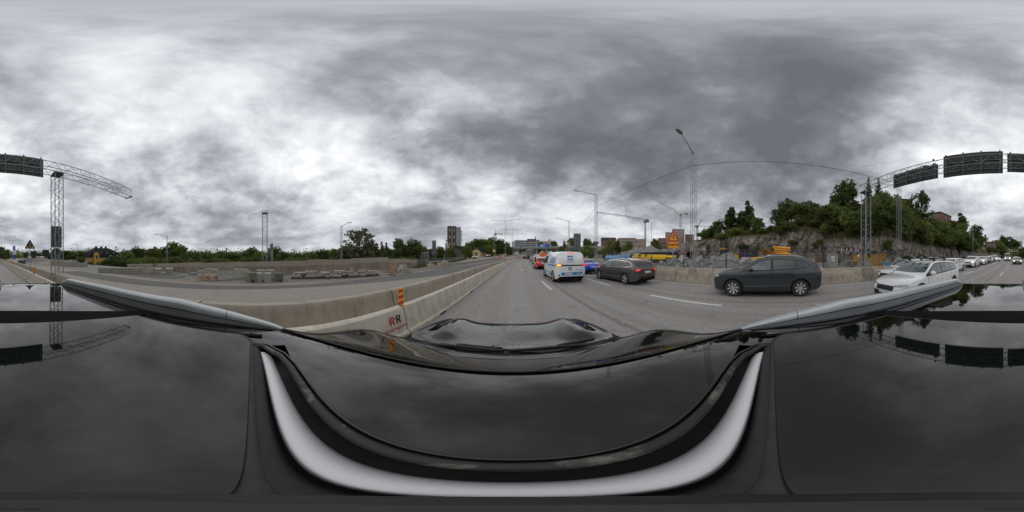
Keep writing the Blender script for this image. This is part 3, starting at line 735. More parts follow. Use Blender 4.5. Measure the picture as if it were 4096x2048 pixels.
# ------------------------------------------------------------------ the car that carries the camera
def own_car():
    def warp(y): return .62*sst(-.5, -.02, y)*(1-.92*sst(.10, .62, y))
    def zmod(x, y):
        a = abs(x); s = sst(1.12, 1.35, y)*(1-sst(1.95, 2.1, y))
        return s*(.045*math.exp(-((a-.60)/.13)**2) - .012*math.exp(-(a/.35)**2))
    OX, OY0, OY1 = .435, -.03, .078
    sp = dict(top=[(-2.22, .68), (-2.19, .86), (-2.10, 1.05), (-1.92, 1.26), (-1.80, 1.335), (-1.68, 1.362), (-1.3, 1.382), (-.7, 1.397), (-.2, 1.40), (.05, 1.396), (.2, 1.384), (.32, 1.362), (.42, 1.318), (1.02, .970), (1.09, .935), (1.25, .905), (1.6, .875), (1.88, .83), (2.05, .74), (2.13, .62), (2.18, .5)],
        belt=[(-2.22, .95), (-1.2, .95), (1.0, .90), (2.18, .7)], bot=[(-2.22, .42), (-2.1, .30), (-1.7, .22), (1.7, .2), (2.05, .22), (2.18, .32)],
        plan=[(-2.22, .64), (-2.15, .76), (-2.0, .85), (-1.2, .905), (1.0, .905), (1.5, .88), (1.9, .78), (2.1, .64), (2.18, .5)], tum=.40, tumc=.12, crown=.016, rc=.05,
        wf=1.30, wr=-1.32, R=.335, warp=warp, zmod=zmod, plan_max=.905, mir=(.62, .98, .88), hole=lambda x, y: abs(x) < OX-.006 and OY0-.02 < y < OY1-.004)
    root = thing('camera_car', 'black car with silver roof rails and an open sunroof that carries the camera', 'car', (0, 0, 0))
    b = Body(sp).build(res=.028, nS=16, nT=23)
    mb = MB(); mb.v, mb.f = b.v, b.f; mb.build('body', O_paint, root, smooth=38)
    def rz(x, y):
        h = b.bvh.ray_cast(Vector((x, max(-2.2, y), 5)), Vector((0, 0, -1)))[0]
        return h.z if h is not None and h.z > 1.1 else b.zt(x, max(-2.2, y))-sp['crown']*(x/.70)**2
    underbody(root, sp); add_wheels(root, sp, 'y'); 
    # windscreen: upper edge bows back towards the rails
    n = 24
    up = []; lo = []
    for i in range(n+1):
        x = -.60+1.2*i/n; up.append((x, .335-.62*x*x*.98))
        x2 = -.74+1.48*i/n; lo.append((x2, 1.0-.10*(x2/.74)**2))
    w = MB(); rows = []; rowsb = []
    for j in range(29):
        r = []
        for i in range(n+1):
            x = up[i][0]+(lo[i][0]-up[i][0])*j/28; y = up[i][1]+(lo[i][1]-up[i][1])*j/28
            p = b.bvh.ray_cast(Vector((x, y, 5)), Vector((0, 0, -1)))[0]
            r.append((x, y, (p.z if p else rz(x, y))+.006))
        rows.append(r)
    w.grid(rows); w.build('windscreen', O_wind, root, smooth=True)
    def strip_on(name, pts, r, mat, dz=.006, n=6):
        out = []
        for x, y in pts:
            p = b.bvh.ray_cast(Vector((x, y, 5)), Vector((0, 0, -1)))[0]
            out.append((x, y, (p.z if p else rz(x, y))+dz))
        return MB().path(out, r, n).build(name, mat, root, smooth=True)
    strip_on('windscreen_trim', up, .0022, O_matte, .005)
    for s in (-1, 1):
        strip_on('pillar_trim', [(s*(.605+.155*t), .10+.92*t-.0*t) for t in [i/18 for i in range(19)]], .006, O_matte, .004)
    # cowl panel and wipers
    c = MB(); rr = []
    for j in range(5):
        y0 = 1.005+.10*j/4; rr.append([(x, y0-.10*(x/.74)**2, .975-.055*(j/4)-.03*math.sin(math.pi*j/4)-.02*(x/.74)**2) for x in [-.76+1.52*i/20 for i in range(21)]])
    c.grid(rr).build('cowl', M_black, root, smooth=True)
    for x0, x1, yy in ((-.66, -.05, 1.00), (-.02, .60, 1.005)):
        pts = [(x0+(x1-x0)*t, yy-.06*((x0+(x1-x0)*t)/.7)**2+.01*math.sin(3*t), .992-.018*((x0+(x1-x0)*t)/.7)**2+.010*math.sin(math.pi*t)) for t in [i/10 for i in range(11)]]
        wp = MB().path(pts, .011, 6).build('wiper', M_black, root, smooth=True)
        MB().path([(x1-.02, yy+.055, .975), (x1-.25, yy+.02, 1.0), ((x0+x1)/2, yy, 1.005)], .014, 6).build('wiper_arm', M_black, wp, smooth=True)
    # bonnet edge line and headlights
    pts = [(-.80+1.6*i/20, 1.10-.06*((-.8+1.6*i/20)/.8)**2) for i in range(21)]
    strip_on('bonnet_edge', pts, .010, M_black, .002)
    for s in (-1, 1): patch(b, 'headlight', M_head, 'F', *rect(s*.42, s*.74, .60, .72), root, .006, 8, 3); patch(b, 'tail_light', M_tail, 'B', *rect(s*.45, s*.8, .82, .95), root, .006, 8, 3)
    patch(b, 'rear_window', M_glass, 'B', [(-.66, 1.02), (.66, 1.02)], [(-.55, 1.26), (.55, 1.26)], root, .005, 12, 6)
    patch(b, 'number_plate', M_plate, 'B', *rect(-.26, .26, .66, .77), root, .012, 4, 2)
    for s in 'LR':
        for y0, y1 in ((-1.0, -.2), (-.12, .72)):
            Y = [y0+(y1-y0)*i/10 for i in range(11)]
            patch(b, 'side_window', M_glass, s, [(y, .97) for y in Y], [(y, 1.27-.30*sst(.15, .75, y)) for y in Y], root, .005, 10, 4)
    # sunroof opening: dark tray, pale deflector, seal round the opening
    tr = MB(); z0 = 1.33
    tr.box(-OX-.02, OX+.02, OY0-.06, OY1+.02, z0-.03, z0); tr.build('sunroof_tray', M_black, root)
    d = MB(); rows = []
    for i in range(41):
        x = -.405+.81*i/40; bow = -.022*(x/.405)**4; r = []
        prof = [(.0225, -.030), (.0225, -.0045), (.0235, -.0030), (.027, -.0028), (.033, -.0045), (.040, -.0095), (.0465, -.0175), (.052, -.028), (.055, -.042)]
        zc = rz(x, .05)-.002
        for (yy, dz) in prof: r.append((x, yy+bow*.5, zc+dz))
        rows.append(r)
    d.grid(rows); d.build('wind_deflector', O_light, root, smooth=True)
    # rubber lip between glass and deflector
    lp = MB(); rows = []
    for i in range(31):
        x = -.43+.86*i/30; zc = rz(x, 0)
        rows.append([(x, -.012, zc+.002), (x, -.002, zc+.002), (x, .006, zc-.004), (x, .013, zc-.012), (x, .018, zc-.03)])
    lp.grid(rows).build('rubber_lip', O_matte, root, smooth=True)
    per = []
    for i in range(0, 25):
        t = i/24
        if t < .16: x, y = -OX, -.03+(.04)*(t/.16)
        elif t > .84: x, y = OX, -.03+(.04)*((1-t)/.16)
        else:
            q = (t-.16)/.68; x = -OX+2*OX*q; y = .01+.062*(1-abs(2*q-1)**9)
        per.append((x, y, rz(x, y)-.001))
    s1 = MB().path(per, .0075, 8); s1.build('opening_seal', O_seal, root, smooth=True)
    per2 = [(x*1.012, y+.012*(1 if y > .02 else 0), z+.004) for x, y, z in per]
    MB().path(per2, .003, 6).build('opening_trim', O_paint, root, smooth=True)
    # rear glass panel of the sunroof, slightly raised, with a rubber rim
    def outline(t, w=.485, yf=-.018, yr=-.50, bowr=.05):
        pass
    g = MB(); rows = []; ny, nx = 26, 40
    HW = .478
    def gy0(x): return -.0035-.030*abs(x)-.030*max(0, (abs(x)/HW-.90)/.10)**2
    def gy1(x): return -.545+.115*(abs(x)/HW)**2.2
    for j in range(ny+1):
        r = []
        for i in range(nx+1):
            x = -HW+2*HW*i/nx; y = gy0(x)+(gy1(x)-gy0(x))*j/ny
            r.append((x, y, rz(x, y)+.012))
        rows.append(r)
    g.grid(rows); loop = rows[0]+[r[-1] for r in rows[1:]]+rows[-1][-2::-1]+[r[0] for r in rows[-2:0:-1]]
    g.grid([loop, [(p[0]*1.0, p[1], p[2]-.03) for p in loop]], close=True)
    gp = g.build('sunroof_glass', O_glass, root, smooth=30)
    MB().path([(p[0]*1.012, p[1]+(.003 if k < nx else 0), p[2]-.006) for k, p in enumerate(loop+[loop[0]])], .006, 6).build('glass_rim', O_matte, gp, smooth=True)
    # flat black strips paint the shaded gap behind and beside the panel
    k = MB(); rows = []
    for i in range(61):
        x = -.58+1.16*i/60; a = abs(x)/.58
        y0 = -.552+.15*a**2.2; wd = .165*(1-.6*a**2)
        rows.append([(x, y0, rz(x, y0)+.003), (x, y0-wd*.5, rz(x, y0-wd*.5)+.0035), (x, y0-wd, rz(x, y0-wd)+.003)])
    k.grid(rows).build('roof_gap_shade', O_gap, root, smooth=True)
    for s in (-1, 1):
        kk = MB(); rows = []
        for i in range(31):
            y = .02-.44*i/30; w0, w1 = .492, .512+.055*(i/30)**3
            rows.append([(s*w0, y, rz(w0, y)+.004), (s*w1, y, rz(w1, y)+.004)])
        kk.grid(rows).build('roof_gap_side', O_gap, root, smooth=True)
    # pressed seams beside the rails
    for s in (-1, 1):
        strip_on('roof_seam', [(s*.575, .06-1.62*i/40) for i in range(41)], .0028, O_gap, .0005, 5)
        strip_on('corner_seam', [(s*(.50+.10*t), .16-.06*t) for t in [i/6 for i in range(7)]], .0016, O_gap, .0005, 5)
    # roof rails
    for s in (-1, 1):
        up_, mid, low = MB(), MB(), MB(); ru, rm, rl = [], [], []
        for i in range(73):
            t = i/72; y = .125-1.70*t; x = .628-.006*math.cos(2*math.pi*t)+.0*t
            e = min(1, max(0., (t/.26))**.62, ((1-t)/.12)**.6 if t < 1 else 0); e = max(e, .02)
            zb = rz(.60, max(y, -1.7))-.008; H = .080*e; wd = .026*(.35+.65*min(1, e*1.3))
            m = zb+H*.50
            rl.append([(s*(x-wd), y, zb), (s*(x-wd*.98), y, m-.0035*e), (s*(x+wd*.98), y, m-.0035*e), (s*(x+wd), y, zb)])
            rm.append([(s*(x-wd*.90), y, m-.004*e), (s*(x-wd*.90), y, m+.003*e), (s*(x+wd*.90), y, m+.003*e), (s*(x+wd*.90), y, m-.004*e)])
            tp = zb+H
            ru.append([(s*(x-wd), y, m+.0025*e), (s*(x-wd*.97), y, tp-.016*e), (s*(x-wd*.78), y, tp-.005*e), (s*(x-wd*.4), y, tp-.001*e), (s*x, y, tp), (s*(x+wd*.5), y, tp-.003*e), (s*(x+wd*.9), y, tp-.014*e), (s*(x+wd), y, m+.0025*e)])
        rail = up_.grid(ru).build('roof_rail', M_satin, root, smooth=50)
        mid.grid(rm).build('rail_groove', M_black, rail); low.grid(rl).build('rail_foot', M_satin_d, rail, smooth=40)
        k0 = 10; c_ = [sum(q[i] for q in ru[k0])/8 for i in range(3)]; jr = [[(c_[0]+(q[0]-c_[0])*1.015, q[1]+dy, c_[2]+(q[2]-c_[2])*1.012) for q in ru[k0]] for dy in (-.0015, .0015)]
        MB().grid(jr).build('rail_joint', M_black, rail)
    # shark fin antenna at the rear edge of the roof
    f = MB(); rows = []
    for i in range(9):
        t = i/8; y = -1.40-.19*t; h = .072*math.sin(math.pi/2*min(1, t*1.15))**1.3+.004; hw = .034*(1-.45*t)*(.25+.75*min(1, 5*t+.1)); z = rz(0, y)-.004
        rows.append([(-hw, y, z), (-hw*.55, y, z+h*.55), (-hw*.25, y, z+h*.95), (0, y, z+h), (hw*.25, y, z+h*.95), (hw*.55, y, z+h*.55), (hw, y, z)])
    f.grid(rows); f.f.append(tuple(range(56, 63))); f.build('antenna_fin', P_black, root, smooth=50)
    # camera mount under the lens (small black foot)
    m = MB().lathe([(.001, .024), (.013, .024), (.017, .018), (.022, .012), (.026, .004), (.027, 0)], 24, 'z', (0, -.004, rz(0, 0)+.008))
    m.build('camera_foot', O_matte, root, smooth=50)
    return root
own_car()
# ------------------------------------------------------------------ barriers
def place(proto, loc, rz=0., label=None, group=None):
    o = copy_tree(proto); o.location = loc; o.rotation_euler = (0, 0, rz)
    if label: o['label'] = label
    if group: o['group'] = group
    return o
def text(name, body, size, mat, parent, loc, rot, ext=.002, align='CENTER', shear=0., sx=1., bold=0.):
    c = bpy.data.curves.new(name, 'FONT'); c.body = body; c.size = size; c.extrude = ext; c.align_x = align; c.align_y = 'CENTER'; c.shear = shear; c.offset = bold
    c.materials.append(mat); o = bpy.data.objects.new(name, c); COL.objects.link(o); o.parent = parent; o.location = loc; o.rotation_euler = rot; o.scale = (sx, 1, 1)
    return o
prof = [(-.27, 0), (.27, 0), (.27, .07), (.21, .10), (.105, .55), (.085, .585), (.05, .60), (-.05, .60), (-.085, .585), (-.105, .55), (-.21, .10), (-.27, .07)]
mt = MB().prism(prof, -2.985, 2.985, 'y').mesh('barrier_element', M_conc_new, 35)
slot = MB().box(.2, .2745, -.18, .18, .002, .055).mesh('drain_slot', M_hole)
GB = 'beige temporary barrier elements'
for i in range(-16, 15):
    v = 2.3-3+6*(i+.5)+.0
    v = -.42+6*i
    o = link('temporary_barrier', mt, None, RP(-2.12, v), head(v))
    lab = ab(i-1 if i > 0 else i, 'beige barrier element ahead of the one with the rental logo', 'beige barrier element behind the one with the rental logo')
    if i == 0: lab = 'beige temporary barrier element with the red and black rental logo beside our bonnet'
    tag(o, lab, 'barrier', None if i == 0 else GB)
    if i == 0:
        R_ = (rad(90-13.5), 0, rad(90))
        # logo: two block letters, red and black, over the company words
        for (y, mat_) in ((2.60, M_red), (2.80, M_inkblk)):
            F_ = Matrix(((0, 0, 1, 0), (1, 0, 0, 0), (0, 1, 0, 0), (0, 0, 0, 1)))   # letter plane (x right, y up) onto the barrier face
            F_ = Matrix.Translation((.150, 2.69+(y-2.70)*.85, .40)) @ Matrix.Rotation(-rad(13.1), 4, 'Y') @ F_ @ Matrix.Scale(.82, 4)
            lm = MB()
            for (x0, x1, z0, z1) in ((-.075, -.035, -.10, .10), (-.035, .05, .065, .10), (-.035, .05, -.015, .02), (.04, .078, .0, .085)): lm.box(x0, x1, z0, z1, -.002, .002, F_)
            lm.add([F_ @ Vector(q) for q in ((-.005, -.015, .002), (.04, -.015, .002), (.085, -.10, .002), (.038, -.10, .002), (-.005, -.015, -.002), (.04, -.015, -.002), (.085, -.10, -.002), (.038, -.10, -.002))], [(0, 1, 2, 3), (4, 7, 6, 5), (0, 4, 5, 1), (1, 5, 6, 2), (2, 6, 7, 3), (3, 7, 4, 0)])
            lo_ = lm.build('logo_letter', mat_, o); lo_['kind'] = 'stuff'
        text('logo_words', 'ROAD RENTAL', .088, M_red, o, (.200, 2.68, .235), R_, .0015, shear=.2)
    for dv in (-1.5, 1.5):
        if abs(v) < 40: link('drain_slot', slot, o, (0, dv, 0))
def old_profile(h, s=1.):
    P = [(.42, 0), (.42, .05), (.33, .16), (.25, .30), (.19, .48), (.15, .64), (.13, h-.04), (.09, h)]
    return [(a*s, b) for a, b in P[::1]] + [(-a*s, b) for a, b in P[::-1]]
mo = MB().prism(old_profile(.78), -1.985, 1.985, 'y').mesh('median_barrier', M_conc_old, 40)
seal_o = MB().prism([(a*.99, b*.99) for a, b in old_profile(.78)], -.02, .02, 'y').mesh('joint_filler', M_hole)
GO = 'weathered median barrier sections'
for i in range(-24, 26):
    v = 1.0+4*i
    gap = (i == 3)
    if gap:
        o = link('barrier_bridge_cover', MB().prism(old_profile(.79, 1.03), -1.0, 1.0, 'y').mesh('barrier_bridge_cover', M_conc_grey, 40), None, RP(-2.86, v-.9), head(v))
        tag(o, 'smooth light grey cover bridging two brown median barrier sections', 'barrier')
        o2 = link('median_barrier', mo, None, RP(-2.86, v+.6), head(v)); o2.scale = (1, .7, 1)
        tag(o2, 'short brown median barrier section just beyond the smooth grey cover', 'barrier', GO); continue
    o = link('median_barrier', mo, None, RP(-2.86, v), head(v))
    tag(o, ab(i, 'weathered brown median barrier section ahead of the camera, left', 'weathered brown median barrier section behind the camera, left'), 'barrier', GO)
    link('joint_filler', seal_o, o, (0, 2.0, 0))
def right_profile():
    P = [(-.36, 0), (-.36, .05), (-.30, .12), (-.21, .40), (-.16, .62), (-.12, .66), (-.02, .685), (.04, .74), (.10, .87), (.14, .90), (.34, .90), (.36, .86), (.36, 0)]
    return P
mr = MB().prism(right_profile(), -1.985, 1.985, 'y').mesh('roadside_barrier', M_conc_r, 40)
seal_r = MB().prism([(a*.985, b*.985) for a, b in right_profile()], -.02, .02, 'y').mesh('joint_filler', M_hole)
for i in range(-20, 4):
    v = -.4+4*i
    o = link('roadside_barrier', mr, None, RP(9.02, v), head(v))
    tag(o, ab(i, 'stepped brown barrier section ahead of the camera on the right', 'stepped brown barrier section behind the camera on the right'), 'barrier', 'right roadside barrier sections'); link('joint_filler', seal_r, o, (0, 2.0, 0))
# tapered end pieces of the barrier line further ahead, beside the exit
for (u, v, w, h, lab) in ((15.2, 26.2, 2.6, 1.25, 'pale concrete end block with rounded shoulder beside the exit road'), (17.0, 25.2, 1.3, 1.9, 'upright concrete slab behind the pale end block')):
    p = RP(u-bend(v), v)
    m = MB().prism([(-w/2, 0), (w/2, 0), (w/2, h*.55), (w/2-.35*w/2.6, h), (-w/2+.5*w/2.6, h), (-w/2, h*.75)], -.35, .35, 'y').build('concrete_end_block', M_conc_lite, None, 35, (u, v, 0), rad(-35))
    tag(m, lab, 'concrete block')
# red and yellow edge markers standing on the beige barrier
def make_marker(h=.42, w=.15):
    root = empty('edge_marker', (0, 0, 0))
    MB().box(-w/2, w/2, -.006, .006, 0, h).build('plate', M_yellow, root)
    for k in range(3):
        z0 = h*(.02+.34*k); dz = h*.17; t = h*.16
        pts = [(-w/2+.004, z0), (w/2-.004, z0+t), (w/2-.004, min(z0+t+dz, h-.003)), (-w/2+.004, min(z0+dz, h-.003))]
        if k == 2: pts = [(-w/2+.004, z0), (w/2-.004, min(z0+t, h-.003)), (w/2-.004, h-.003), (-w/2+.004, min(z0+dz, h-.003))]
        MB().prism(pts, -.008, .008, 'y').build('stripe', M_red, root)
    MB().box(-.02, .02, -.015, .015, -.06, .02).build('foot', M_black, root)
    return root
mk = make_marker(.38, .13)
GM = 'edge markers along the beige barrier'
first = True
for i in range(-5, 6):
    v = 2.58+12*i; o = mk if first else copy_tree(mk); first = False
    o.location = RP(-2.1, v, .60); o.rotation_euler = (0, 0, head(v)+rad(random.uniform(-6, 6)))
    lab = ab(i-1 if i > 0 else i, 'red and yellow edge marker ahead of the one beside the logo', 'red and yellow edge marker behind the one beside the logo')
    if i == 0: lab = 'nearest red and yellow edge marker, beside the rental logo on the beige barrier'
    if i == -1: lab = 'red and yellow edge marker on the beige barrier behind the left roof rail'
    tag(o, lab, 'marker', GM if i not in (0, -1) else None)
o = copy_tree(mk); o.location = RP(8.9, -7.6, .66); tag(o, 'red and yellow edge marker on the right barrier beside the gantry leg', 'marker')
if 'group' in o: del o['group']

# ------------------------------------------------------------------ lattice steelwork
def lattice(A, B, wx, wy, bays, rc, rb, side, tri=False):
    """chords and bracing of a lattice member from A to B; side = first cross direction"""
    A, B = Vector(A), Vector(B); d = (B-A).normalized(); s = Vector(side); s = (s-d*s.dot(d)).normalized(); w = d.cross(s)
    cs = [s*wx/2+w*wy/2, s*wx/2-w*wy/2, -s*wx/2-w*wy/2, -s*wx/2+w*wy/2]
    if tri: cs = [s*wx/2+w*wy/2, s*wx/2-w*wy/2, -s*wx/2]
    ch = [MB().tube(A+c, B+c, rc, 6) for c in cs]; br = MB(); L = (B-A)
    for k in range(len(cs)):
        c0, c1 = cs[k], cs[(k+1) % len(cs)]
        for i in range(bays):
            a, b_ = (c0, c1) if i % 2 == 0 else (c1, c0)
            br.tube(A+a+L*(i/bays), A+b_+L*((i+1)/bays), rb, 4, cap=False)
        br.tube(A+c0, A+c1, rb, 4); br.tube(B+c0, B+c1, rb, 4)
    return ch, br
def add_lattice(root, part, *a, **k):
    mat = k.pop('mat', M_steel); ch, br = lattice(*a, **k)
    for c in ch: c.build(part+'_chord', mat, root, smooth=40)
    o = br.build(part+'_bracing', mat, root); o['kind'] = 'stuff'
GY = lambda x: -7.432+.129*x
gan = thing('sign_gantry', 'steel lattice sign gantry spanning the road behind us with dark sign backs', 'gantry', (0, 0, 0))
for (x, w, zb) in ((-2.85, .46, .62), (9.12, .46, .80)):
    MB().box(x-.37, x+.37, GY(x)-.37, GY(x)+.37, -.1, zb-.04).build('plinth', M_conc_r, gan)
    add_lattice(gan, 'column', (x, GY(x), zb), (x, GY(x), 6.15), w, w, 17, .026, .011, (1, .129, 0))
    MB().box(x-.34, x+.34, GY(x)-.34, GY(x)+.34, zb-.04, zb).build('base_plate', M_steel_d, gan)
    MB().box(x-.26, x+.26, GY(x)-.3, GY(x)+.3, 6.14, 6.19).build('cap_plate', M_signback, gan)
add_lattice(gan, 'beam', (-8.6, GY(-8.6), 6.5), (9.5, GY(9.5), 6.5), .56, .56, 36, .022, .011, (0, 0, 1))
MB().box(-8.66, -8.58, GY(-8.6)-.34, GY(-8.6)+.34, 6.16, 6.22).build('end_plate', M_signback, gan)
for (x0, x1, z0, z1, npost) in ((-2.2, .72, 5.82, 6.98, 4), (.98, 3.84, 5.74, 7.12, 4), (4.2, 7.0, 5.78, 6.65, 4)):
    z0 += .20; z1 += .30; c = Vector(((x0+x1)/2, GY((x0+x1)/2), 0)); L = (x1-x0)*1.03
    pn = MB().box(-L/2, L/2, -.36, -.33, z0, z1).build('sign_panel', M_signback, gan, loc=c, rz=math.atan(.129))
    nr = int(round((z1-z0)/.11))
    rib = MB().box(-L/2, L/2, -.33, -.308, -.016, .016).mesh('rib', M_signrib)
    for k in range(nr): link('rib', rib, pn, (0, 0, z0+(z1-z0)*(k+.5)/nr))
    post = MB().box(-.035, .035, -.308, -.262, z0-.02, z1+.05).mesh('post', M_signpost)
    for k in range(npost): link('post', post, pn, (-L/2+L*(.05+.9*k/(npost-1)), 0, 0))
# small loudspeaker-like floodlights on the beam
for z in (6.2, 6.5, 6.8):
    MB().lathe([(.001, -.06), (.05, -.05), (.06, .02), (.03, .09), (.001, .09)], 12, 'z', (4.08, GY(4.08)+.34, z)).build('beam_sensor', M_signpost, gan, 40)
# signs on the left gantry leg, seen from behind
x, y = -2.85, GY(-2.85)
sg = MB().box(-.30, .30, -.02, .02, 2.10, 3.24).build('rectangular_sign', M_signback, None, loc=(x-.06, y-.30, 0), rz=rad(-4)); tag(sg, 'dark back of a tall rectangular sign on the left gantry leg', 'sign')
for z in (2.4, 2.95): MB().box(-.29, .29, .02, .045, z-.02, z+.02).build('rail', M_signrib, sg)
sg = MB().lathe([(.001, -.012), (.29, -.012), (.30, 0), (.29, .012), (.001, .012)], 28, 'y').build('round_sign', M_signback, None, loc=(x-.08, y-.30, 1.78), smooth=40); tag(sg, 'dark back of a round sign low on the left gantry leg', 'sign')
MB().box(-.2, .2, .012, .03, -.02, .02).build('bracket', M_signrib, sg)
x, y = 9.05, GY(9.05)
sg = MB().box(-.17, .17, -.10, .06, 0, 1.2).build('control_cabinet', M_steel_d, None, loc=(x+.42, y-.1, 1.85)); tag(sg, 'grey green control cabinet on the right gantry leg', 'cabinet')
MB().box(-.15, .15, .06, .075, .05, 1.15).build('door', M_signrib, sg)
sg = MB().lathe([(.001, -.012), (.20, -.012), (.21, 0), (.20, .012), (.001, .012)], 28, 'y').build('round_sign', M_signback, None, loc=(x+.15, y-.32, 1.72), smooth=40); tag(sg, 'dark back of a small round sign low on the right gantry leg', 'sign'); MB().box(-.15, .15, .012, .03, -.02, .02).build('bracket', M_signrib, sg)
# triangular sign seen from behind, left rear and right rear
def tri_back(loc, rz, label, s=.80, amber=False):
    r = thing('warning_sign', label, 'sign', loc, rz); h = s*.87
    MB().prism([(-s/2+.05, 0), (s/2-.05, 0), (s/2, .05), (.04, h-.02), (0, h), (-.04, h-.02), (-s/2, .05)], -.01, .01, 'y').build('plate', M_inkblk, r, loc=(0, 0, 0))
    MB().tube((0, .03, -2.2), (0, .03, h*.85), .03, 8).build('pole', M_lampgrey, r, smooth=True)
    for sx in (-.24, .24): MB().box(sx*s-.05, sx*s+.05, .01, .05, .05, .16).build('lamp_battery', M_signorange, r)
    return r
tri_back(RP(-2.45, -12.2, 2.2), 0, 'black back of a triangular warning sign on a pole between the two left barriers')
tri_back(RP(10.6, -13.3, 1.68), rad(-20), 'black back of a triangular warning sign with yellow lamps behind the white cars', .62)
# roadworks sign
bs = thing('roadworks_sign', 'orange triangle warning sign over a plate reading Byggtrafik, on a pole behind the right barrier', 'sign', (9.36, 6.15, 0), rad(-33))
s = .84; h = .76; z0 = 2.66
def tri(s_, z_, hh): return [(-s_/2+.04, z_), (s_/2-.04, z_), (s_/2, z_+.035), (.035, z_+hh-.03), (0, z_+hh), (-.035, z_+hh-.03), (-s_/2, z_+.035)]
MB().prism(tri(s, z0, h), -.012, .012, 'y').build('triangle_border', M_red, bs)
MB().prism([(-s/2+.12, z0+.075), (s/2-.12, z0+.075), (0, z0+h-.14)], -.017, -.013, 'y').build('triangle_field', M_signorange, bs)
MB().prism([(-.028, z0+.14), (0, z0+.125), (.028, z0+.14), (.036, z0+.45), (0, z0+.475), (-.036, z0+.45)], -.022, -.018, 'y').build('bar_symbol', M_inkblk, bs)
pl = MB().box(-.41, .41, -.012, .012, 2.20, 2.63).build('text_plate', M_red, bs)
MB().box(-.395, .395, -.016, -.0125, 2.215, 2.615).build('plate_field', M_signorange, pl)
text('lettering', 'Byggtrafik', .20, M_inkblk, pl, (0, -.019, 2.43), (rad(90), 0, 0), .001, bold=.004)
MB().tube((0, .04, .1), (0, .04, 3.2), .032, 10).build('pole', M_lampgrey, bs, smooth=True)

# ------------------------------------------------------------------ lamp posts and wires
def lamp_post(name, label, base, top, armvec, w=.26, bays=26, group=None, head_l=.62, lat=True, cat='lamp post'):
    r = thing(name, label, cat, base, 0, group); B = Vector((0, 0, 0)); T = Vector((0, 0, top-base[2]))
    if lat: add_lattice(r, 'mast', B, T, w, w, bays, .015, .006, (1, 0, 0), mat=M_lampgrey)
    else:
        MB().tube(B, T, .07, 8, .045).build('pole', M_lampgrey, r, smooth=True)
    if lat: MB().box(-.2, .2, -.2, .2, -.04, 0).build('base_plate', M_steel_d, r); MB().box(-.23, .23, -.23, .23, -base[2]-.1, -.04).build('plinth', M_conc_r, r)
    for av in (armvec if isinstance(armvec, list) else [armvec]):
        a = Vector(av); e = T+a
        arm = MB().tube(T-Vector((0, 0, .08)), e, .035, 8, .028).build('arm', M_lampgrey, r, smooth=True)
        d = Vector((a.x, a.y, 0)).normalized(); n = Vector((-d.y, d.x, 0)); mb = MB(); rows = []
        for i in range(9):
            t = i/8; hw = .13*math.sin(math.pi*(.08+.84*t))**.6; ht = .055*math.sin(math.pi*(.1+.8*t))
            c = e+d*(head_l*t-.08)+Vector((0, 0, .03*t))
            rows.append([c+n*hw*math.cos(q)+Vector((0, 0, ht*math.sin(q)*(1 if math.sin(q) > 0 else .6))) for q in [2*math.pi*k/10 for k in range(10)]])
        mb.grid(rows, close=True); mb.f.append(tuple(range(10))); mb.f.append(tuple(range(80, 90))); mb.build('lamp_head', M_lampgrey, r, smooth=True)
    return r
LP = 'lattice lamp post'
lamp_post('lamp_post', 'nearest lattice lamp post on the right barrier beside the roadworks sign', (9.08, 4.47, .80), 9.03, (-1.75, -.15, .55))
lamp_post('lamp_post', 'lattice lamp post with a long arm behind the blue and grey cars', (9.2, 16.2, .30), 9.03, (-1.95, .55, .30))
lamp_post('lamp_post', 'smaller lattice lamp post behind the white van', (11.5, 31.5, .3), 9.0, (-2.2, .3, .35), bays=22)
lamp_post('lamp_post', 'lattice lamp post on the right barrier behind the gantry panels', (9.25, -9.6, .80), 9.03, (-1.7, -.9, .55))
lamp_post('lamp_post', 'tall slim lamp post over the white queue on the right', RP(10.6, -38.5), 9.3, (-1.9, -.9, .3), lat=False)
lamp_post('lamp_post', 'slim lamp post beyond the white delivery van at the rear', RP(10.6, -80), 9.3, (-2.2, -.9, .3), lat=False)
lamp_post('lamp_post', 'farthest slim lamp post by the rear trees', RP(9.5, -122), 9.0, (-2.4, -.9, .3), lat=False)
lamp_post('lamp_post', 'twin tube lamp post with a bent arm left of the purple-leaved tree', (-17.5, 10.1, -.5), 5.4, (.35, .75, .45), w=.22, bays=2)
lamp_post('lamp_post', 'lamp post with a lattice top rising out of the left trees', (-23.1, -14, -1.5), 5.0, (.4, -1.7, .3), w=.22)
lamp_post('lamp_post', 'thin lamp post left of the yellow mansion', (-20.6, -40, 0), 4.8, (1.0, -1.9, .12), lat=False)
for i, (v, z) in enumerate(((36.5, 9.6), (52, 9.9), (67, 10.2))):
    lab = ['nearest', 'middle', 'farthest'][i]+' double arm lamp post in the median ahead'
    lamp_post('double_lamp_post', lab, RP(-3.15, v, .7), z+grade(v)*.7, [(-2.6, 0, .1), (2.6, 0, .25)], w=.22, bays=4, head_l=.7)
for i, (az, d, zt) in enumerate(((-175.6, 62, 7.6), (-172.4, 78, 7.2), (-169.6, 96, 7.6))):
    p = azel(az, 0)*d; lamp_post('double_lamp_post', ['leftmost', 'middle', 'rightmost'][i]+' of the three double arm lamp posts far behind on the left', (p.x, p.y, 0), zt, [(-2.0, 0, .12), (2.0, 0, .12)], lat=False)
def wire(label, a, b, sag, r=.014, n=24):
    a, b = Vector(a), Vector(b); pts = [a.lerp(b, i/n)-Vector((0, 0, sag*4*(i/n)*(1-i/n))) for i in range(n+1)]
    tag(MB().path(pts, r, 5).build('overhead_wire', M_black, smooth=True), label, 'wire')
wire('overhead wire between the nearest lamp post and the one at the gantry', (9.0, 4.47, 7.86), (9.2, -9.6, 7.9), .35)
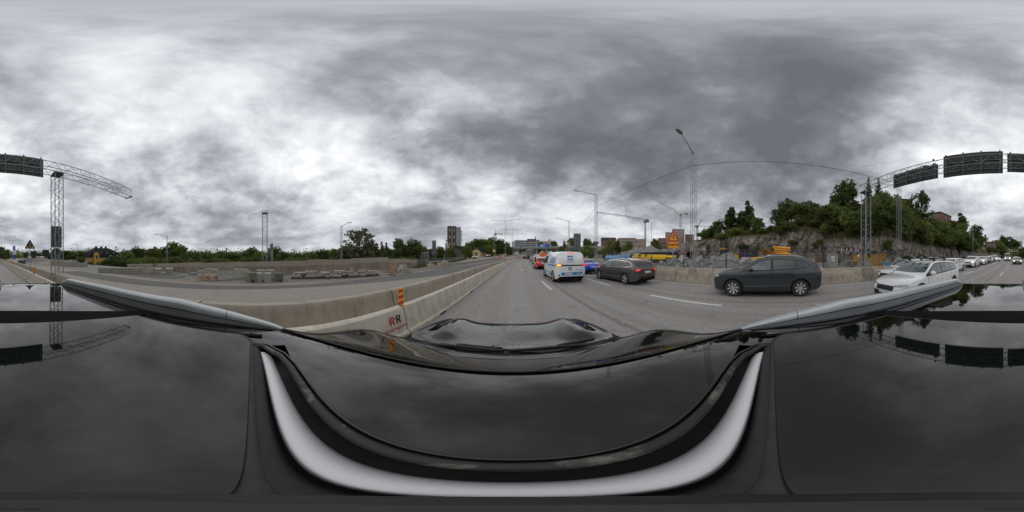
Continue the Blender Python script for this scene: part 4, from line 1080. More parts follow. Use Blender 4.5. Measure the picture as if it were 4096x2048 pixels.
wire('overhead wire from the nearest lamp post to the next one ahead', (9.0, 4.47, 7.86), (9.2, 16.2, 7.5), .25)
wire('sagging overhead wire behind the blue car', (9.2, 16.2, 7.5), (11.5, 31.5, 7.3), 1.1)
wire('overhead wire over the white van', (11.5, 31.5, 7.3), (17.2, 50, 6.8), 1.3)
wire('sagging wire between the first two double lamp posts', RP(-3.1, 36.5, 8.2), RP(-3.1, 52, 7.2), 1.0)
wire('sagging wire between the last two double lamp posts', RP(-3.1, 52, 7.4), RP(-3.1, 67, 6.9), 1.0)
tp = lamp_post('plain_mast', 'bare slim mast without an arm behind the white van', (17.2, 50, .3), 8.7, [], lat=False, cat='mast')
# bare lattice mast with two pipes, behind the retaining wall
bm = thing('lattice_mast', 'bare lattice mast standing behind the brown retaining wall', 'mast', (-17.4, .94, -.5))
add_lattice(bm, 'mast', (0, 0, 0), (0, 0, 7.0), .50, .50, 14, .03, .012, (0, 1, 0))
MB().box(-.3, .3, -.32, .32, 6.78, 6.84).build('top_frame', M_steel, bm)
cb = thing('cable_pipes', 'pair of steel pipes with a cable box beside the lattice mast', 'pipes', (-17.2, 1.55, -.5))
for dy in (.05, .2): MB().tube((0, dy, 0), (0, dy, 3.6), .045, 8).build('pipe', M_lampgrey, cb, smooth=True)
MB().box(-.1, .1, -.06, .26, 3.0, 3.4).build('cable_box', M_steel_d, cb)

# ------------------------------------------------------------------ site fence on the right
def make_fence(w=3.44, h=2.0):
    r = empty('site_fence'); fr = []
    rr = .18
    pts = [(0, 0, .02), (0, 0, h-rr)]+[(0, rr-rr*math.cos(a), h-rr+rr*math.sin(a)) for a in [math.pi/2*k/4 for k in range(1, 5)]]+[(0, w-rr+rr*math.sin(a), h-rr+rr*math.cos(a)) for a in [math.pi/2*k/4 for k in range(0, 5)]]+[(0, w, .02)]
    MB().path(pts, .021, 6).build('frame', M_navy, r, smooth=True)
    MB().tube((0, 0, .12), (0, w, .12), .018, 6).build('bottom_rail', M_navy, r)
    MB().tube((0, w/2, .12), (0, w/2, h), .018, 6).build('middle_post', M_navy, r)
    wr = MB()
    for k in range(1, 24): wr.tube((0, w*k/24, .12), (0, w*k/24, h-.02), .0022, 3, cap=False)
    for z in (.5, .9, 1.3, 1.7): wr.tube((0, 0, z), (0, w, z), .0022, 3, cap=False)
    o = wr.build('wire_infill', M_wire, r); o['kind'] = 'stuff'
    MB().box(-.3, .3, -.12, .12, 0, .12).build('foot_block', M_conc_grey, r)
    return r
fp = make_fence(); GF = 'navy site fence panels'; first = True
FENCE = []
v = -46.; fk = 0
while v < 34:
    u = 11.35 + 6.*sst(9, 33, v) - 1.5*sst(-14, -40, v)
    nv = v+3.5; u2 = 11.35+6.*sst(9, 33, nv)-1.5*sst(-14, -40, nv)
    a = RP(u, v, 0.0); b_ = RP(u2, nv, 0.0); FENCE.append((a, b_))
    o = fp if first else copy_tree(fp); first = False
    o.location = a; d = b_-a; o.rotation_euler = (0, 0, math.atan2(-d.x, d.y)); o.scale = (1, d.length/3.5, 1)
    fk += 1; tag(o, ordn(fk)+' navy mesh panel of the site fence counted from its rear end', 'fence', GF)
    v = nv
tagm = MB().box(-.008, .008, -.12, .12, 0, .13).mesh('fence_tag', M_white)
for k, (a, b_) in enumerate(FENCE[3:14]):
    if k % 2 == 0:
        p = a.lerp(b_, .12); o = link('fence_notice', tagm, None, (p.x-.03, p.y, 1.62), math.atan2(-(b_-a).x, (b_-a).y)); tag(o, ordn(k//2+1)+' small white notice on the site fence from its rear end', 'notice', 'notices on the site fence')
# ------------------------------------------------------------------ traffic
def carat(u, v): p = RP(u, v); return p, head(v)
def at(name, label, base, dims, mat, x, y, rzdeg=None, **k):
    rz = head(y) if rzdeg is None else rad(rzdeg)
    return car(name, label, base, dims, mat, (x, y, grade(y)), rz, **k)
# near right: graphite sport utility car
tig, tb, tsp = at('graphite_suv', 'dark graphite sport utility car side-on in the right lane', SUV, (4.54, 1.84, 1.64), P_graph, 7.22, .02, 0, style='turbine', seams=True, fglass=M_glass_l)  # paler front side window: its reflections are put into the glass colour
for s in 'L': patch(tb, 'door_crease_highlight', M_chrome, s, [(-.9, .50), (.9, .45)], [(-.9, .505), (.9, .46)], tig, .004, 10, 1, th=.001)  # thin bright strip painted in as the highlight along the door crease
mond, b_, sp_ = at('brown_estate_car', 'grey brown estate car with chrome window line in the right lane', WAGON, (4.83, 1.86, 1.51), P_brown, 6.82, 8.62, 0, style='y', seams=True, fglass=M_glass_l, lit_tail=True, chrome=True)
aud, b_, sp_ = at('blue_coupe', 'bright blue low car half hidden by the white van', SEDAN, (4.7, 1.84, 1.38), P_blue, 6.95, 15.0, lit_tail=True, seams=True)
golf, gb, gsp = at('white_estate_car', 'nearest white estate car with a roof rack behind our right roof rail', WAGON, (4.55, 1.80, 1.47), P_white, 4.2, -5.9, 0, glass=M_glass_l, seams=True, chrome=False, rails=True)
cam_, b_, sp_ = at('white_saloon', 'white saloon with yellow number plate behind the nearest white estate', SEDAN, (4.88, 1.84, 1.45), P_white, 7.30, -8.75, 0, glass=M_glass_l, platef='y')
bmw, b_, sp_ = at('white_estate_car', 'second white estate car in the right hand queue, plain roof', WAGON, (4.7, 1.83, 1.45), P_white, 7.45, -15.6, glass=M_glass_l, rails=False)
at('white_suv', 'white sport utility car with lit headlamps in the rear right queue', SUV, (4.5, 1.84, 1.66), P_white, 7.75, -23.4, lit_head=True, glass=M_glass)
at('white_crossover', 'lower white crossover behind the white sport utility car', SUV, (4.6, 1.88, 1.58), P_white, 8.1, -30.6, lit_head=True)
at('dark_hatchback', 'dark teal hatchback between white cars in the rear queue', HATCH, (4.1, 1.8, 1.48), P_dkgreen, 8.45, -36.8, detail=False)
at('white_hatchback', 'white car roof showing above the dark teal hatchback', HATCH, (4.1, 1.8, 1.66), P_white, 9.0, -42.2, detail=False)
at('white_small_van', 'small white panel van turning side-on at the end of the rear queue', MIXV, (4.3, 1.83, 1.83), P_white, 8.9, -48.5, 43, lit_head=True, detail=False)
at('white_delivery_van', 'tall white delivery van with lit headlamps far behind', BIGV, (5.8, 2.0, 2.6), P_white, 5.6, -54.5, lit_head=True, detail=False)
at('black_saloon', 'black saloon with bright headlamps following in our lane', SEDAN, (4.7, 1.84, 1.44), P_black, 1.45, -33.5, lit_head=True)
at('grey_saloon', 'grey saloon partly hidden behind the black saloon', SEDAN, (4.7, 1.84, 1.44), P_silver, 2.6, -50, lit_head=True, detail=False)
at('red_estate_car', 'red estate car with brake lights ahead of the white van', WAGON, (4.55, 1.82, 1.50), P_red, 3.82, 21.2, lit_tail=True)
at('silver_suv', 'silver sport utility car ahead of the red estate', SUV, (4.4, 1.84, 1.62), P_silver, 4.85, 31.6, lit_tail=True)
at('grey_hatchback', 'grey hatchback between the silver car and the coach', HATCH, (4.1, 1.8, 1.46), P_silver, 5.95, 45.5, lit_tail=True, detail=False)
at('dark_saloon', 'dark saloon alone in the left lane beside the coach', SEDAN, (4.6, 1.83, 1.44), P_graph, 5.0, 62, lit_tail=True, detail=False)
at('dark_hatchback', 'dark hatchback with brake lights to the right of the coach', HATCH, (4.2, 1.8, 1.5), P_black, 8.5, 40, lit_tail=True, detail=False)
at('white_hatchback', 'white hatchback just above the white van, in the right lane', HATCH, (4.2, 1.8, 1.5), P_white, 9.3, 36.5, lit_tail=True, detail=False)
far = [(12.5, 78, P_white, HATCH, 'white car beyond the coach, nearest of the far queue'), (16.5, 92, P_silver, WAGON, 'silver estate in the middle of the far queue'), (21.5, 97, P_white, HATCH, 'white car on the right of the far queue'),
       (20.5, 112, P_black, SUV, 'black car near the traffic lights ahead'), (27, 118, P_silver, SEDAN, 'silver car nearest the orange truck ahead')]
for x, y, m, bs_, lab in far: at('queued_car', lab, bs_, (4.4, 1.8, 1.5), m, x, y, lit_tail=True, detail=False)
for (az, d, m, lab, rz) in ((-13.2, 62, P_black, 'black estate coming towards us, nearest on the opposite road', 196), (-8.3, 78, P_black, 'dark car with headlamps on by the yellow cottage', 192), (-2.6, 92, P_dkgreen, 'dark green car behind the orange roadwork barrel', 190), (1.6, 115, P_silver, 'silver car farthest away on the opposite road', 190)):
    p = azel(az, 0)*d; z = grade(p.y)*.9
    car('oncoming_car', lab, WAGON, (4.6, 1.82, 1.5), m, (p.x, p.y, terrain(p.x, p.y)), rad(rz), lit_head=True, detail=False)
for (az, d, m, lab) in ((-169.5, 95, P_white, 'pale oncoming car far behind on the left carriageway'), (-166.8, 82, P_red, 'red car far behind on the left carriageway'), (-165.4, 66, P_silver, 'silver car nearest on the far left carriageway behind')):
    p = azel(az, 0)*d; car('distant_car', lab, HATCH, (4.3, 1.8, 1.5), m, (p.x, p.y, terrain(p.x, p.y)), rad(170), detail=False, lit_tail=True)

# roof rack on the nearest white estate
rk = thing('roof_rack', 'black roof rack with bike carriers on the nearest white estate', 'roof rack', (4.2, -5.9, 1.47), 0)
for y in (-.75, .15):
    MB().box(-.62, .62, y-.03, y+.03, .075, .105).build('cross_bar', M_black, rk)
    for s in (-1, 1): MB().prism([(s*.66-.05, -.02), (s*.66+.05, -.02), (s*.66+.03, .12), (s*.66-.03, .12)], y-.05, y+.05, 'y').build('bar_foot', M_black, rk)
for x in (-.38, .0, .38):
    MB().box(x-.03, x+.03, -1.0, .45, .107, .135).build('carrier_rail', M_alloy, rk)
    MB().box(x-.07, x+.07, .30, .45, .108, .16).build('wheel_tray', M_black, rk)
    MB().box(x-.07, x+.07, -1.0, -.85, .108, .16).build('wheel_tray', M_black, rk)
# people and seats read only as dark shapes behind the glass and are not told apart

# ---- white electric van ahead
BUZZ = dict(top=[(-2.36, .98), (-2.345, 1.30), (-2.28, 1.62), (-2.16, 1.84), (-1.98, 1.905), (-1.3, 1.935), (.3, 1.935), (.85, 1.88), (1.25, 1.71), (1.95, 1.18), (2.12, 1.06), (2.26, .92), (2.34, .75), (2.36, .58)],
    belt=[(-2.36, 1.08), (1.6, 1.06), (2.36, .8)], bot=[(-2.36, .44), (-2.25, .32), (-1.9, .24), (1.9, .22), (2.25, .24), (2.36, .34)],
    plan=[(-2.36, .74), (-2.30, .87), (-2.15, .95), (-1.4, .985), (1.4, .985), (1.9, .93), (2.2, .80), (2.32, .66), (2.36, .54)], tum=.13, tumc=.14, wf=1.55, wr=-1.44, R=.365, rc=.10,
    dlo_lo=[(-2.0, 1.14), (1.75, 1.10)], dlo_up=[(-2.0, 1.66), (-1.0, 1.72), (.7, 1.70), (1.2, 1.50), (1.75, 1.12)], win=[(.35, 1.65)], mir=(1.25, 1.16, .96), ws=(.92, 1.93), rw=(1.2, 1.68, .6, .6), plan_max=.985)
def buzz():
    r = thing('white_electric_van', 'white van with blue laundry lettering on its tail in the middle lane', 'van', (3.52, 11.39, 0), rad(-1.0)); sp = BUZZ; B_ = P_white
    b = Body(sp).build(.07, 20, 9); mb = MB(); mb.v, mb.f = b.v, b.f; mb.build('body', B_, r, smooth=38)
    underbody(r, sp); add_wheels(r, sp, 'y'); mirror_part(r, sp, M_black)
    lo = lambda y: 1.12; up = pchip([p[0] for p in sp['dlo_up']], [p[1] for p in sp['dlo_up']])
    Y = [.35+1.3*i/12 for i in range(13)]
    blue = pm('van_blue_film', (.030, .19, .46), (.04, .24, .54), 3, .35); pale = pm('van_pale_film', (.55, .60, .64), (.68, .70, .72), 2.5, .3)
    for s in 'LR':
        patch(b, 'side_window', M_glass, s, [(y, 1.13) for y in Y], [(y, up(y)-.02) for y in Y], r, .006, 12, 4)
        patch(b, 'filmed_window', pale, s, *rect(-.55, .28, 1.14, 1.66), r, .005, 8, 4)
        patch(b, 'filmed_window', pale, s, [(-1.95, 1.16), (-.62, 1.14)], [(-1.95, 1.60), (-.62, 1.67)], r, .005, 8, 4)
        patch(b, 'blue_stripe', blue, s, [(-1.9, .98), (-.2, 1.04)], [(-1.9, 1.10), (-.9, 1.12), (-.2, 1.10)], r, .005, 8, 3)
        patch(b, 'blue_sill', blue, s, *rect(-.98, 1.0, .36, .58), r, .005, 10, 2)
        patch(b, 'blue_block', blue, s, [(1.25, .72), (1.6, .82)], [(1.25, 1.0), (1.7, 1.0)], r, .005, 6, 3)
        for k in range(6): patch(b, 'blue_letter_stroke', blue, s, *rect(-1.85+.2*k, -1.74+.2*k, 1.18, 1.58-.02*k), r, .009, 2, 4, th=.002)
        patch(b, 'white_script', M_white, s, *rect(-.7, .6, .43, .51), r, .008, 8, 1, th=.002)
        patch(b, 'door_seam', M_under, s, *rect(-.60, -.585, .4, 1.1), r, .003, 1, 6, th=.002); patch(b, 'door_seam', M_under, s, *rect(.30, .315, .4, 1.7), r, .003, 1, 6, th=.002)
    w0, w1 = sp['ws']
    patch(b, 'windscreen', M_glass, 'T', [(-.78+1.56*i/8, w1-.12*(i/4-1)**2) for i in range(9)], [(-.68+1.36*i/8, w0-.06*(i/4-1)**2) for i in range(9)], r, .005, 12, 8)
    patch(b, 'lamp_band', M_black, 'B', [(-.92, 1.035), (-.6, 1.055), (.6, 1.055), (.92, 1.035)], [(-.92, 1.16), (-.6, 1.13), (.6, 1.13), (.92, 1.16)], r, .008, 20, 3)
    for s in (-1, 1):
        patch(b, 'tail_light', M_tail, 'B', *rect(s*.66, s*.93, 1.045, 1.165), r, .012, 6, 2)
        patch(b, 'indicator_lamp' if s < 0 else 'brake_lamp', M_indic if s < 0 else M_taillit, 'B', *rect(s*.68, s*.88, 1.065, 1.145), r, .018, 6, 2)
        patch(b, 'rear_reflector', M_tail, 'B', *rect(s*.74, s*.82, .44, .56), r, .008, 2, 2)
        patch(b, 'headlight', M_head, 'F', *rect(s*.5, s*.82, .78, .92), r, .006, 6, 3)
    patch(b, 'high_brake_lamp', M_taillit, 'B', *rect(-.2, .2, 1.80, 1.835), r, .012, 8, 1)
    patch(b, 'tail_seam', M_under, 'B', *rect(-.005, .005, .66, 1.05), r, .003, 1, 5, th=.002)
    patch(b, 'tail_seam', M_under, 'B', *rect(-.78, .78, .655, .667), r, .003, 10, 1, th=.002)
    patch(b, 'blue_tail_band', blue, 'B', [(-.66, .50), (.60, .50), (.68, .56)], [(-.66, .68), (.60, .70), (.70, .70)], r, .006, 10, 3)
    patch(b, 'number_plate', M_plate, 'B', *rect(-.48, .04, .545, .655), r, .016, 4, 2); patch(b, 'plate_band', M_plate_b, 'B', *rect(-.48, -.44, .55, .65), r, .02, 1, 1)
    patch(b, 'rear_bumper', M_black, 'B', [(-.86, .30), (.86, .30)], [(-.86, .40), (.86, .40)], r, .012, 12, 2)
    patch(b, 'tail_decal', blue, 'B', *rect(-.27, .10, 1.39, 1.67), r, .006, 6, 4)
    yb = b.cast('B', 0, 1.53)[0].y-.012
    tl = math.atan2(b.cast('B', 0, 1.66)[0].y-b.cast('B', 0, 1.40)[0].y, .26)
    text('tail_lettering', 'tvätt!', .19, M_white, r, (-.085, yb-.004, 1.52), (rad(90)-tl, 0, 0), .002, bold=.008)
    yb2 = b.cast('B', 0, 1.28)[0].y-.008
    text('tail_script', 'FÖR FÖRETAG', .065, pm('van_grey_ink', (.12, .13, .15), rough=.6), r, (-.085, yb2, 1.29), (rad(90)-tl*.6, 0, 0), .001)
    text('side_script', 'och hyr!', .08, blue, r, (.19, yb-.002, 1.50), (rad(90), rad(-90), 0), .001)
    yb3 = b.cast('B', .45, .83)[0].y-.008
    text('phone_number', '08 663 42 92', .085, blue, r, (.48, yb3-.004, .82), (rad(90), 0, rad(-3)), .001, bold=.002)
    yb4 = b.cast('B', .42, .58)[0].y-.012
    text('band_lettering', 'Tvättgods\n& Certifierad', .062, M_white, r, (.43, yb4-.006, .60), (rad(90), 0, rad(-3)), .001)
    # round emblem: ring with a V over a W
    ye = b.cast('B', -.06, .90)[0].y-.004
    em = MB().lathe([(.085, -.004), (.105, -.004), (.105, .008), (.085, .008)], 26, 'y', (-.12, ye, .90))
    def bar(x0, z0, x1, z1): em.tube((-.12+x0, ye-.002, .90+z0), (-.12+x1, ye-.002, .90+z1), .0075, 5)
    for x0, z0, x1, z1 in ((-.038, .085, 0, .012), (.038, .085, 0, .012), (-.078, .05, -.036, -.075), (-.036, -.075, 0, -.005), (0, -.005, .036, -.075), (.036, -.075, .078, .05)): bar(x0, z0, x1, z1)
    em.build('emblem', M_inkblk, r)
    return r
buzz()
# ---- grey coach ahead
def coach():
    r = thing('grey_coach', 'dark grey coach seen from behind in the middle lane', 'coach', (7.05, 61.5, grade(57)-.2), head(60))
    sp = dict(top=[(-6, 1.2), (-5.97, 2.4), (-5.9, 3.2), (-5.72, 3.55), (-5.4, 3.66), (0, 3.7), (5.3, 3.66), (5.7, 3.4), (5.9, 2.4), (6, 1.0)], belt=[(-6, 1.6), (6, 1.6)], bot=[(-6, .5), (-5.6, .35), (5.6, .3), (6, .4)],
              plan=[(-6, 1.02), (-5.9, 1.18), (-5.6, 1.25), (5.5, 1.25), (5.8, 1.15), (6, .95)], tum=.06, tumc=.02, wf=3.6, wr=-2.7, R=.5, rc=.16, plan_max=1.25)
    b = Body(sp).build(.25, 22, 7); mb = MB(); mb.v, mb.f = b.v, b.f; mb.build('body', P_bus, r, smooth=38); add_wheels(r, sp, 'steel'); underbody(r, sp)
    patch(b, 'rear_window', M_glass, 'B', [(-.85, 2.66), (-.6, 2.50), (.6, 2.50), (.85, 2.66)], [(-.95, 3.16), (-.6, 3.32), (.6, 3.32), (.95, 3.16)], r, .01, 14, 5)
    for s in (-1, 1):
        patch(b, 'tail_light', M_tail, 'B', *rect(s*.98, s*1.16, .75, 1.55), r, .012, 3, 5); patch(b, 'brake_lamp', M_taillit, 'B', *rect(s*1.0, s*1.14, .8, 1.0), r, .02, 2, 2)
        for k in range(5): patch(b, 'side_window', M_glass, 'L' if s < 0 else 'R', *rect(-5+2*k, -3.1+2*k, 1.7, 2.9), r, .008, 4, 4)
        MB().box(s*1.25, s*1.5, 5.2, 5.4, 2.2, 2.7).build('mirror', M_black, r)
    patch(b, 'engine_grille', M_black, 'B', *rect(-.8, .8, .62, 1.35), r, .008, 6, 4); patch(b, 'number_plate', M_plate, 'B', *rect(-.26, .26, .5, .6), r, .02, 2, 1)
    patch(b, 'badge', M_chrome, 'B', *rect(-.15, .15, 2.1, 2.2), r, .012, 2, 1)
coach()
# ---- orange tipper truck ahead
def tipper():
    r = thing('orange_tipper_truck', 'orange tipper truck ahead in the right lane above the white van roof', 'truck', (10.1+1.6, 57, grade(57)-.9), head(57))
    MB().prism([(-1.2, 1.1), (1.2, 1.1), (1.25, 2.9), (-1.25, 2.9)], -3.6, 1.2, 'y').build('tipper_body', M_orange, r)
    for k in range(5): MB().box(-1.29, -1.24, -3.4+1.0*k, -3.3+1.0*k, 1.15, 2.9).build('body_rib', M_orange, r); MB().box(1.24, 1.29, -3.4+1.0*k, -3.3+1.0*k, 1.15, 2.9).build('body_rib', M_orange, r)
    MB().prism([(1.5, .8), (3.3, .8), (3.4, 1.7), (3.1, 3.0), (1.5, 3.1)], -1.2, 1.2, 'x').build('cab', M_orange, r, smooth=30)
    MB().box(-.95, .95, 3.13, 3.35, 1.9, 2.8).build('windscreen', M_glass, r); MB().box(-.5, .5, -3.5, 3.2, .6, 1.05).build('chassis', M_under, r)
    MB().box(-1.2, 1.2, -3.72, -3.62, .7, .9).build('rear_bumper', M_black, r)
    for s in (-1, 1): MB().box(s*.75, s*1.1, -3.75, -3.70, .92, 1.05).build('tail_light', M_taillit, r)
    t, d, s_ = wheel_meshes(.5, 'steel')
    for y in (2.5, -1.6, -2.8):
        for s in (-1, 1): w = link('wheel', t, r, (s*1.05, y, .5), 0 if s > 0 else math.pi); w.scale = (1.6, 1, 1); link('rim', d, w)
tipper()
# ------------------------------------------------------------------ left: construction yard
def pol(az, d, z=0.): p = azel(az, 0)*d; return Vector((p.x, p.y, z))
WPTS = [(-17.2, -17.2, .45), (-16.0, -12.4, .70), (-14.95, -8, .88), (-14.5, -4, 1.02), (-14.4, 0, 1.14), (-14.45, 4, 1.20), (-14.55, 8, 1.27), (-14.5, 11.4, 1.36), (-14.05, 14, 1.40), (-13.5, 16.1, 1.44), (-12.9, 19.4, 1.2)]
def wall_at(t):
    seg = []; L = [0]
    for a, b in zip(WPTS, WPTS[1:]): L.append(L[-1]+math.hypot(b[0]-a[0], b[1]-a[1]))
    t = min(max(t, 0), L[-1]-1e-6); k = 0
    while L[k+1] <= t: k += 1
    f = (t-L[k])/(L[k+1]-L[k]); a, b = WPTS[k], WPTS[k+1]
    return Vector((a[0]+(b[0]-a[0])*f, a[1]+(b[1]-a[1])*f, 0)), a[2]+(b[2]-a[2])*f, L[-1]
TOT = wall_at(0)[2]
rw = thing('retaining_wall', 'long brown concrete retaining wall of upright panels across the left yard', 'wall', (0, 0, 0))
n = 15
for i in range(n):
    t0, t1 = TOT*i/n, TOT*(i+1)/n; a, h0, _ = wall_at(t0); b, h1, _ = wall_at(t1-.001); d = b-a; L = d.length; ang = math.atan2(-d.x, d.y)
    st = {4: .05, 9: .06, 11: .07, 12: .08, 13: -.12, 14: -.10}.get(i, 0.); h0 += st; h1 += st
    zm = .62
    p = MB().prism([(.008, -.3), (L-.008, -.3), (L-.008, h1*zm), (.008, h0*zm)], -.14, .14, 'x').build('wall_panel', M_wall, rw, loc=a, rz=ang)
    MB().prism([(.008, h0*zm), (L-.008, h1*zm), (L-.008, h1), (.008, h0)], -.143, .143, 'x').build('upper_band', M_wall_top, p)
    if i > 5:
        for f in (.3, .8): MB().lathe([(.001, .146), (.026, .146), (.026, .13)], 8, 'x', (0, L*f, .36+.02*i)).build('drain_hole', M_hole, p)
def beam_mesh(L, w=.34, h=.17, mat=None):
    return MB().prism([(-w/2, 0), (w/2, 0), (w/2, h*.93), (w/2-.02, h), (-w/2+.02, h), (-w/2, h*.93)], -L/2, L/2, 'y').mesh('concrete_beam', mat or M_conc_lite)
# long stack of concrete beams
a, b = Vector((-9.3, -13.6, 0)), Vector((-11.9, -9.9, 0)); d = b-a; ang = math.atan2(-d.x, d.y); G1 = 'long stack of pale concrete beams'
bmh = beam_mesh(2.2, .40, .148)
for k in range(3):
    for j in range(2):
        c = a+d*(.26+.48*j)+Vector((0, 0, .03+.172*k)); o = link('concrete_beam', bmh, None, c, ang+rad(random.uniform(-1, 1)))
        tag(o, ['bottom', 'middle', 'top'][k]+' layer beam at the '+['left', 'right'][j]+' end of the long concrete stack', 'concrete beam', G1)
o = link('concrete_beam', MB().prism(old_profile(.46, .6), -.75, .75, 'y').mesh('concrete_beam', M_conc_lite, 35), None, pol(-127.6, 15.6), ang); tag(o, 'single pale barrier block between the long stack and the small stacks', 'concrete block')
for si, az in enumerate((-124.4, -120.4)):
    c = pol(az, 15.0)
    for k in range(3):
        o = link('concrete_beam', beam_mesh(1.3, .62, .16), None, c+Vector((0, 0, .18*k)), rad(-az+90+7)); o.rotation_euler.z = rad(-az)
        tag(o, ['bottom', 'middle', 'top'][k]+' slab of the '+['left', 'right'][si]+' small stack before the brown wall', 'concrete slab', 'small concrete stacks')
# slanted piles
for si, (az, dd, rot, nn) in enumerate(((-108.3, 13.9, -20, 3), (-98.3, 13.6, -24, 3))):
    c = pol(az, dd)
    for k in range(nn):
        L = 2.7-.75*k; o = link('concrete_beam', beam_mesh(L, .42, .185), None, c+Vector((0, .35*k, .205*k)), rad(rot))
        tag(o, ['bottom', 'middle', 'top'][k]+' beam of the '+['left', 'right'][si]+' stepped pile leaning before the wall', 'concrete beam', 'stepped beam piles')
    o = link('concrete_ramp', MB().prism([(-1.5, 0), (1.5, 0), (1.5, .55), (1.35, .57), (-1.5, .10)], -.16, .16, 'x').mesh('concrete_ramp', M_conc_lite), None, c+Vector((.38, -.1, 0)), rad(rot)); tag(o, ['left', 'right'][si]+' sloping concrete ramp end leaning on a stepped beam pile', 'concrete ramp')
a, b = Vector((-10.75, -2.65, 0)), Vector((-12.3, -.55, 0)); d = b-a
o = link('concrete_barrier', MB().prism(old_profile(.48, .62), -d.length/2, d.length/2, 'y').mesh('concrete_barrier', M_conc_lite, 35), None, (a+b)/2, math.atan2(-d.x, d.y)); tag(o, 'loose pale concrete barrier beside the striped concrete feet', 'barrier')
# striped concrete feet
ft = empty('reflector_block'); rows = []
for (hw, z) in ((.19, 0), (.185, .05), (.125, .37), (.10, .40)): rows.append([(-hw, -hw, z), (hw, -hw, z), (hw, hw, z), (-hw, hw, z)])
m = MB().grid(rows, close=True); m.f.append((12, 13, 14, 15)); m.build('block', M_conc_lite, ft)
for k, (mt_, x0, x1) in enumerate(((M_red, .01, .14), (M_yellow, -.14, -.005))):
    for q in range(4):
        o = MB().add([(x0, -.172, .17), (x1, -.172, .17), (x1*.93, -.15, .27), (x0*.93, -.15, .27), (x0, -.15, .17), (x1, -.15, .17), (x1*.9, -.13, .27), (x0*.9, -.13, .27)], [(0, 1, 2, 3), (4, 7, 6, 5), (0, 4, 5, 1), (3, 2, 6, 7)]).build('reflector', mt_, ft); o.rotation_euler = (0, 0, math.pi/2*q)
spots = [(-109.8, 10.9), (-107.6, 11.0), (-106.3, 11.6), (-105.2, 10.8), (-104.4, 11.1), (-103.7, 11.6)]; first = True
ord_ = ['leftmost', 'second from left', 'back left', 'front right', 'right', 'rearmost right']
for (az, dd), w_ in zip(spots, ord_):
    o = ft if first else copy_tree(ft); first = False; o.location = pol(az, dd); o.rotation_euler = (0, 0, rad(-az+random.uniform(-12, 12)))
    tag(o, w_+' pale concrete foot with red and yellow reflectors', 'concrete foot', 'striped concrete feet')
# ballast blocks
def block(label, az, dd, w, dpt, h, rot, mat, slot=True):
    r = thing('ballast_block', label, 'concrete block', pol(az, dd), rad(-az+rot))
    if slot:
        MB().prism([(-w/2, 0), (-.08, 0), (-.07, .14), (.07, .14), (.08, 0), (w/2, 0), (w/2-.015, h-.02), (w/2-.03, h), (-w/2+.03, h), (-w/2+.015, h-.02)], -dpt/2, dpt/2, 'y').build('block', mat, r)
    else: MB().prism([(-w/2, 0), (w/2, 0), (w/2-.015, h-.02), (w/2-.03, h), (-w/2+.03, h), (-w/2+.015, h-.02)], -dpt/2, dpt/2, 'y').build('block', mat, r)
    MB().box(-.05, .05, -dpt/2-.03, -dpt/2, h*.30, h*.36).build('lifting_lug', M_steel_d, r); MB().box(-.1, .1, -.012, .012, h, h+.03).build('lifting_eye', M_steel_d, r)
M_moss = pm('mossy_concrete', (.20, .20, .145), (.14, .145, .10), 3, .92, bump=.2, bscale=20)
M_dkconc = pm('damp_concrete', (.105, .11, .095), (.16, .16, .14), 3, .9, bump=.2, bscale=20)
block('mossy concrete block left of the slotted block', -91.7, 10.5, .50, .95, .60, 12, M_moss)
block('pale concrete block with a square slot in its foot', -87.4, 10.45, 1.0, .62, .56, -4, M_conc_lite)
block('dark damp concrete block right of the slotted block', -81.9, 10.7, .46, .75, .54, 8, M_dkconc)
block('low pale block behind the slotted concrete block', -86.6, 11.6, 1.3, .6, .66, 0, M_conc_lite, False)
# kerb stones piled on pallets
def slab_mesh(seed):
    rnd = random.Random(seed); L, w, h = rnd.uniform(.55, .85), rnd.uniform(.24, .34), rnd.uniform(.08, .12); vs = []
    for x in (-1, -.3, .35, 1):
        for (y, z) in ((-1, 0), (-1.02, .6), (-.85, 1), (.85, 1), (1.02, .55), (1, 0)):
            vs.append((x*L/2*(1+rnd.uniform(-.05, .05)), y*w/2+rnd.uniform(-.02, .02), z*h+rnd.uniform(-.012, .012)))
    fs = [(i*6+j, i*6+(j+1) % 6, (i+1)*6+(j+1) % 6, (i+1)*6+j) for i in range(3) for j in range(6)]+[tuple(range(6))[::-1], tuple(range(18, 24))]
    return MB().add(vs, fs).mesh('kerb_stone', M_kerb)
M_kerb = pm('granite_kerb', (.27, .255, .225), (.36, .345, .305), 5, .88, bump=.35, bscale=30, dirt=(.15, .145, .12), dscale=3, objrand=.14)
SL = [slab_mesh(i) for i in range(8)]
pal = empty('pallet')
for x in (-.45, -.22, 0, .22, .45): MB().box(x-.05, x+.05, -.4, .4, .1, .122).build('deck_board', pm('pallet_wood'+str(x), (.16, .125, .085), (.10, .08, .06), 8, .9) if x == -.45 else MATS['pallet_wood-0.45'], pal)
for y in (-.36, 0, .36): MB().box(-.5, .5, y-.05, y+.05, 0, .098).build('bearer', MATS['pallet_wood-0.45'], pal)
PILES = [(-75.2, 12.0, 'first'), (-70.9, 12.1, 'second'), (-65.6, 12.2, 'third'), (-61, 12.4, 'fourth'), (-56.9, 12.7, 'fifth'), (-52.5, 13.0, 'sixth'), (-48.9, 13.5, 'seventh')]
first = True
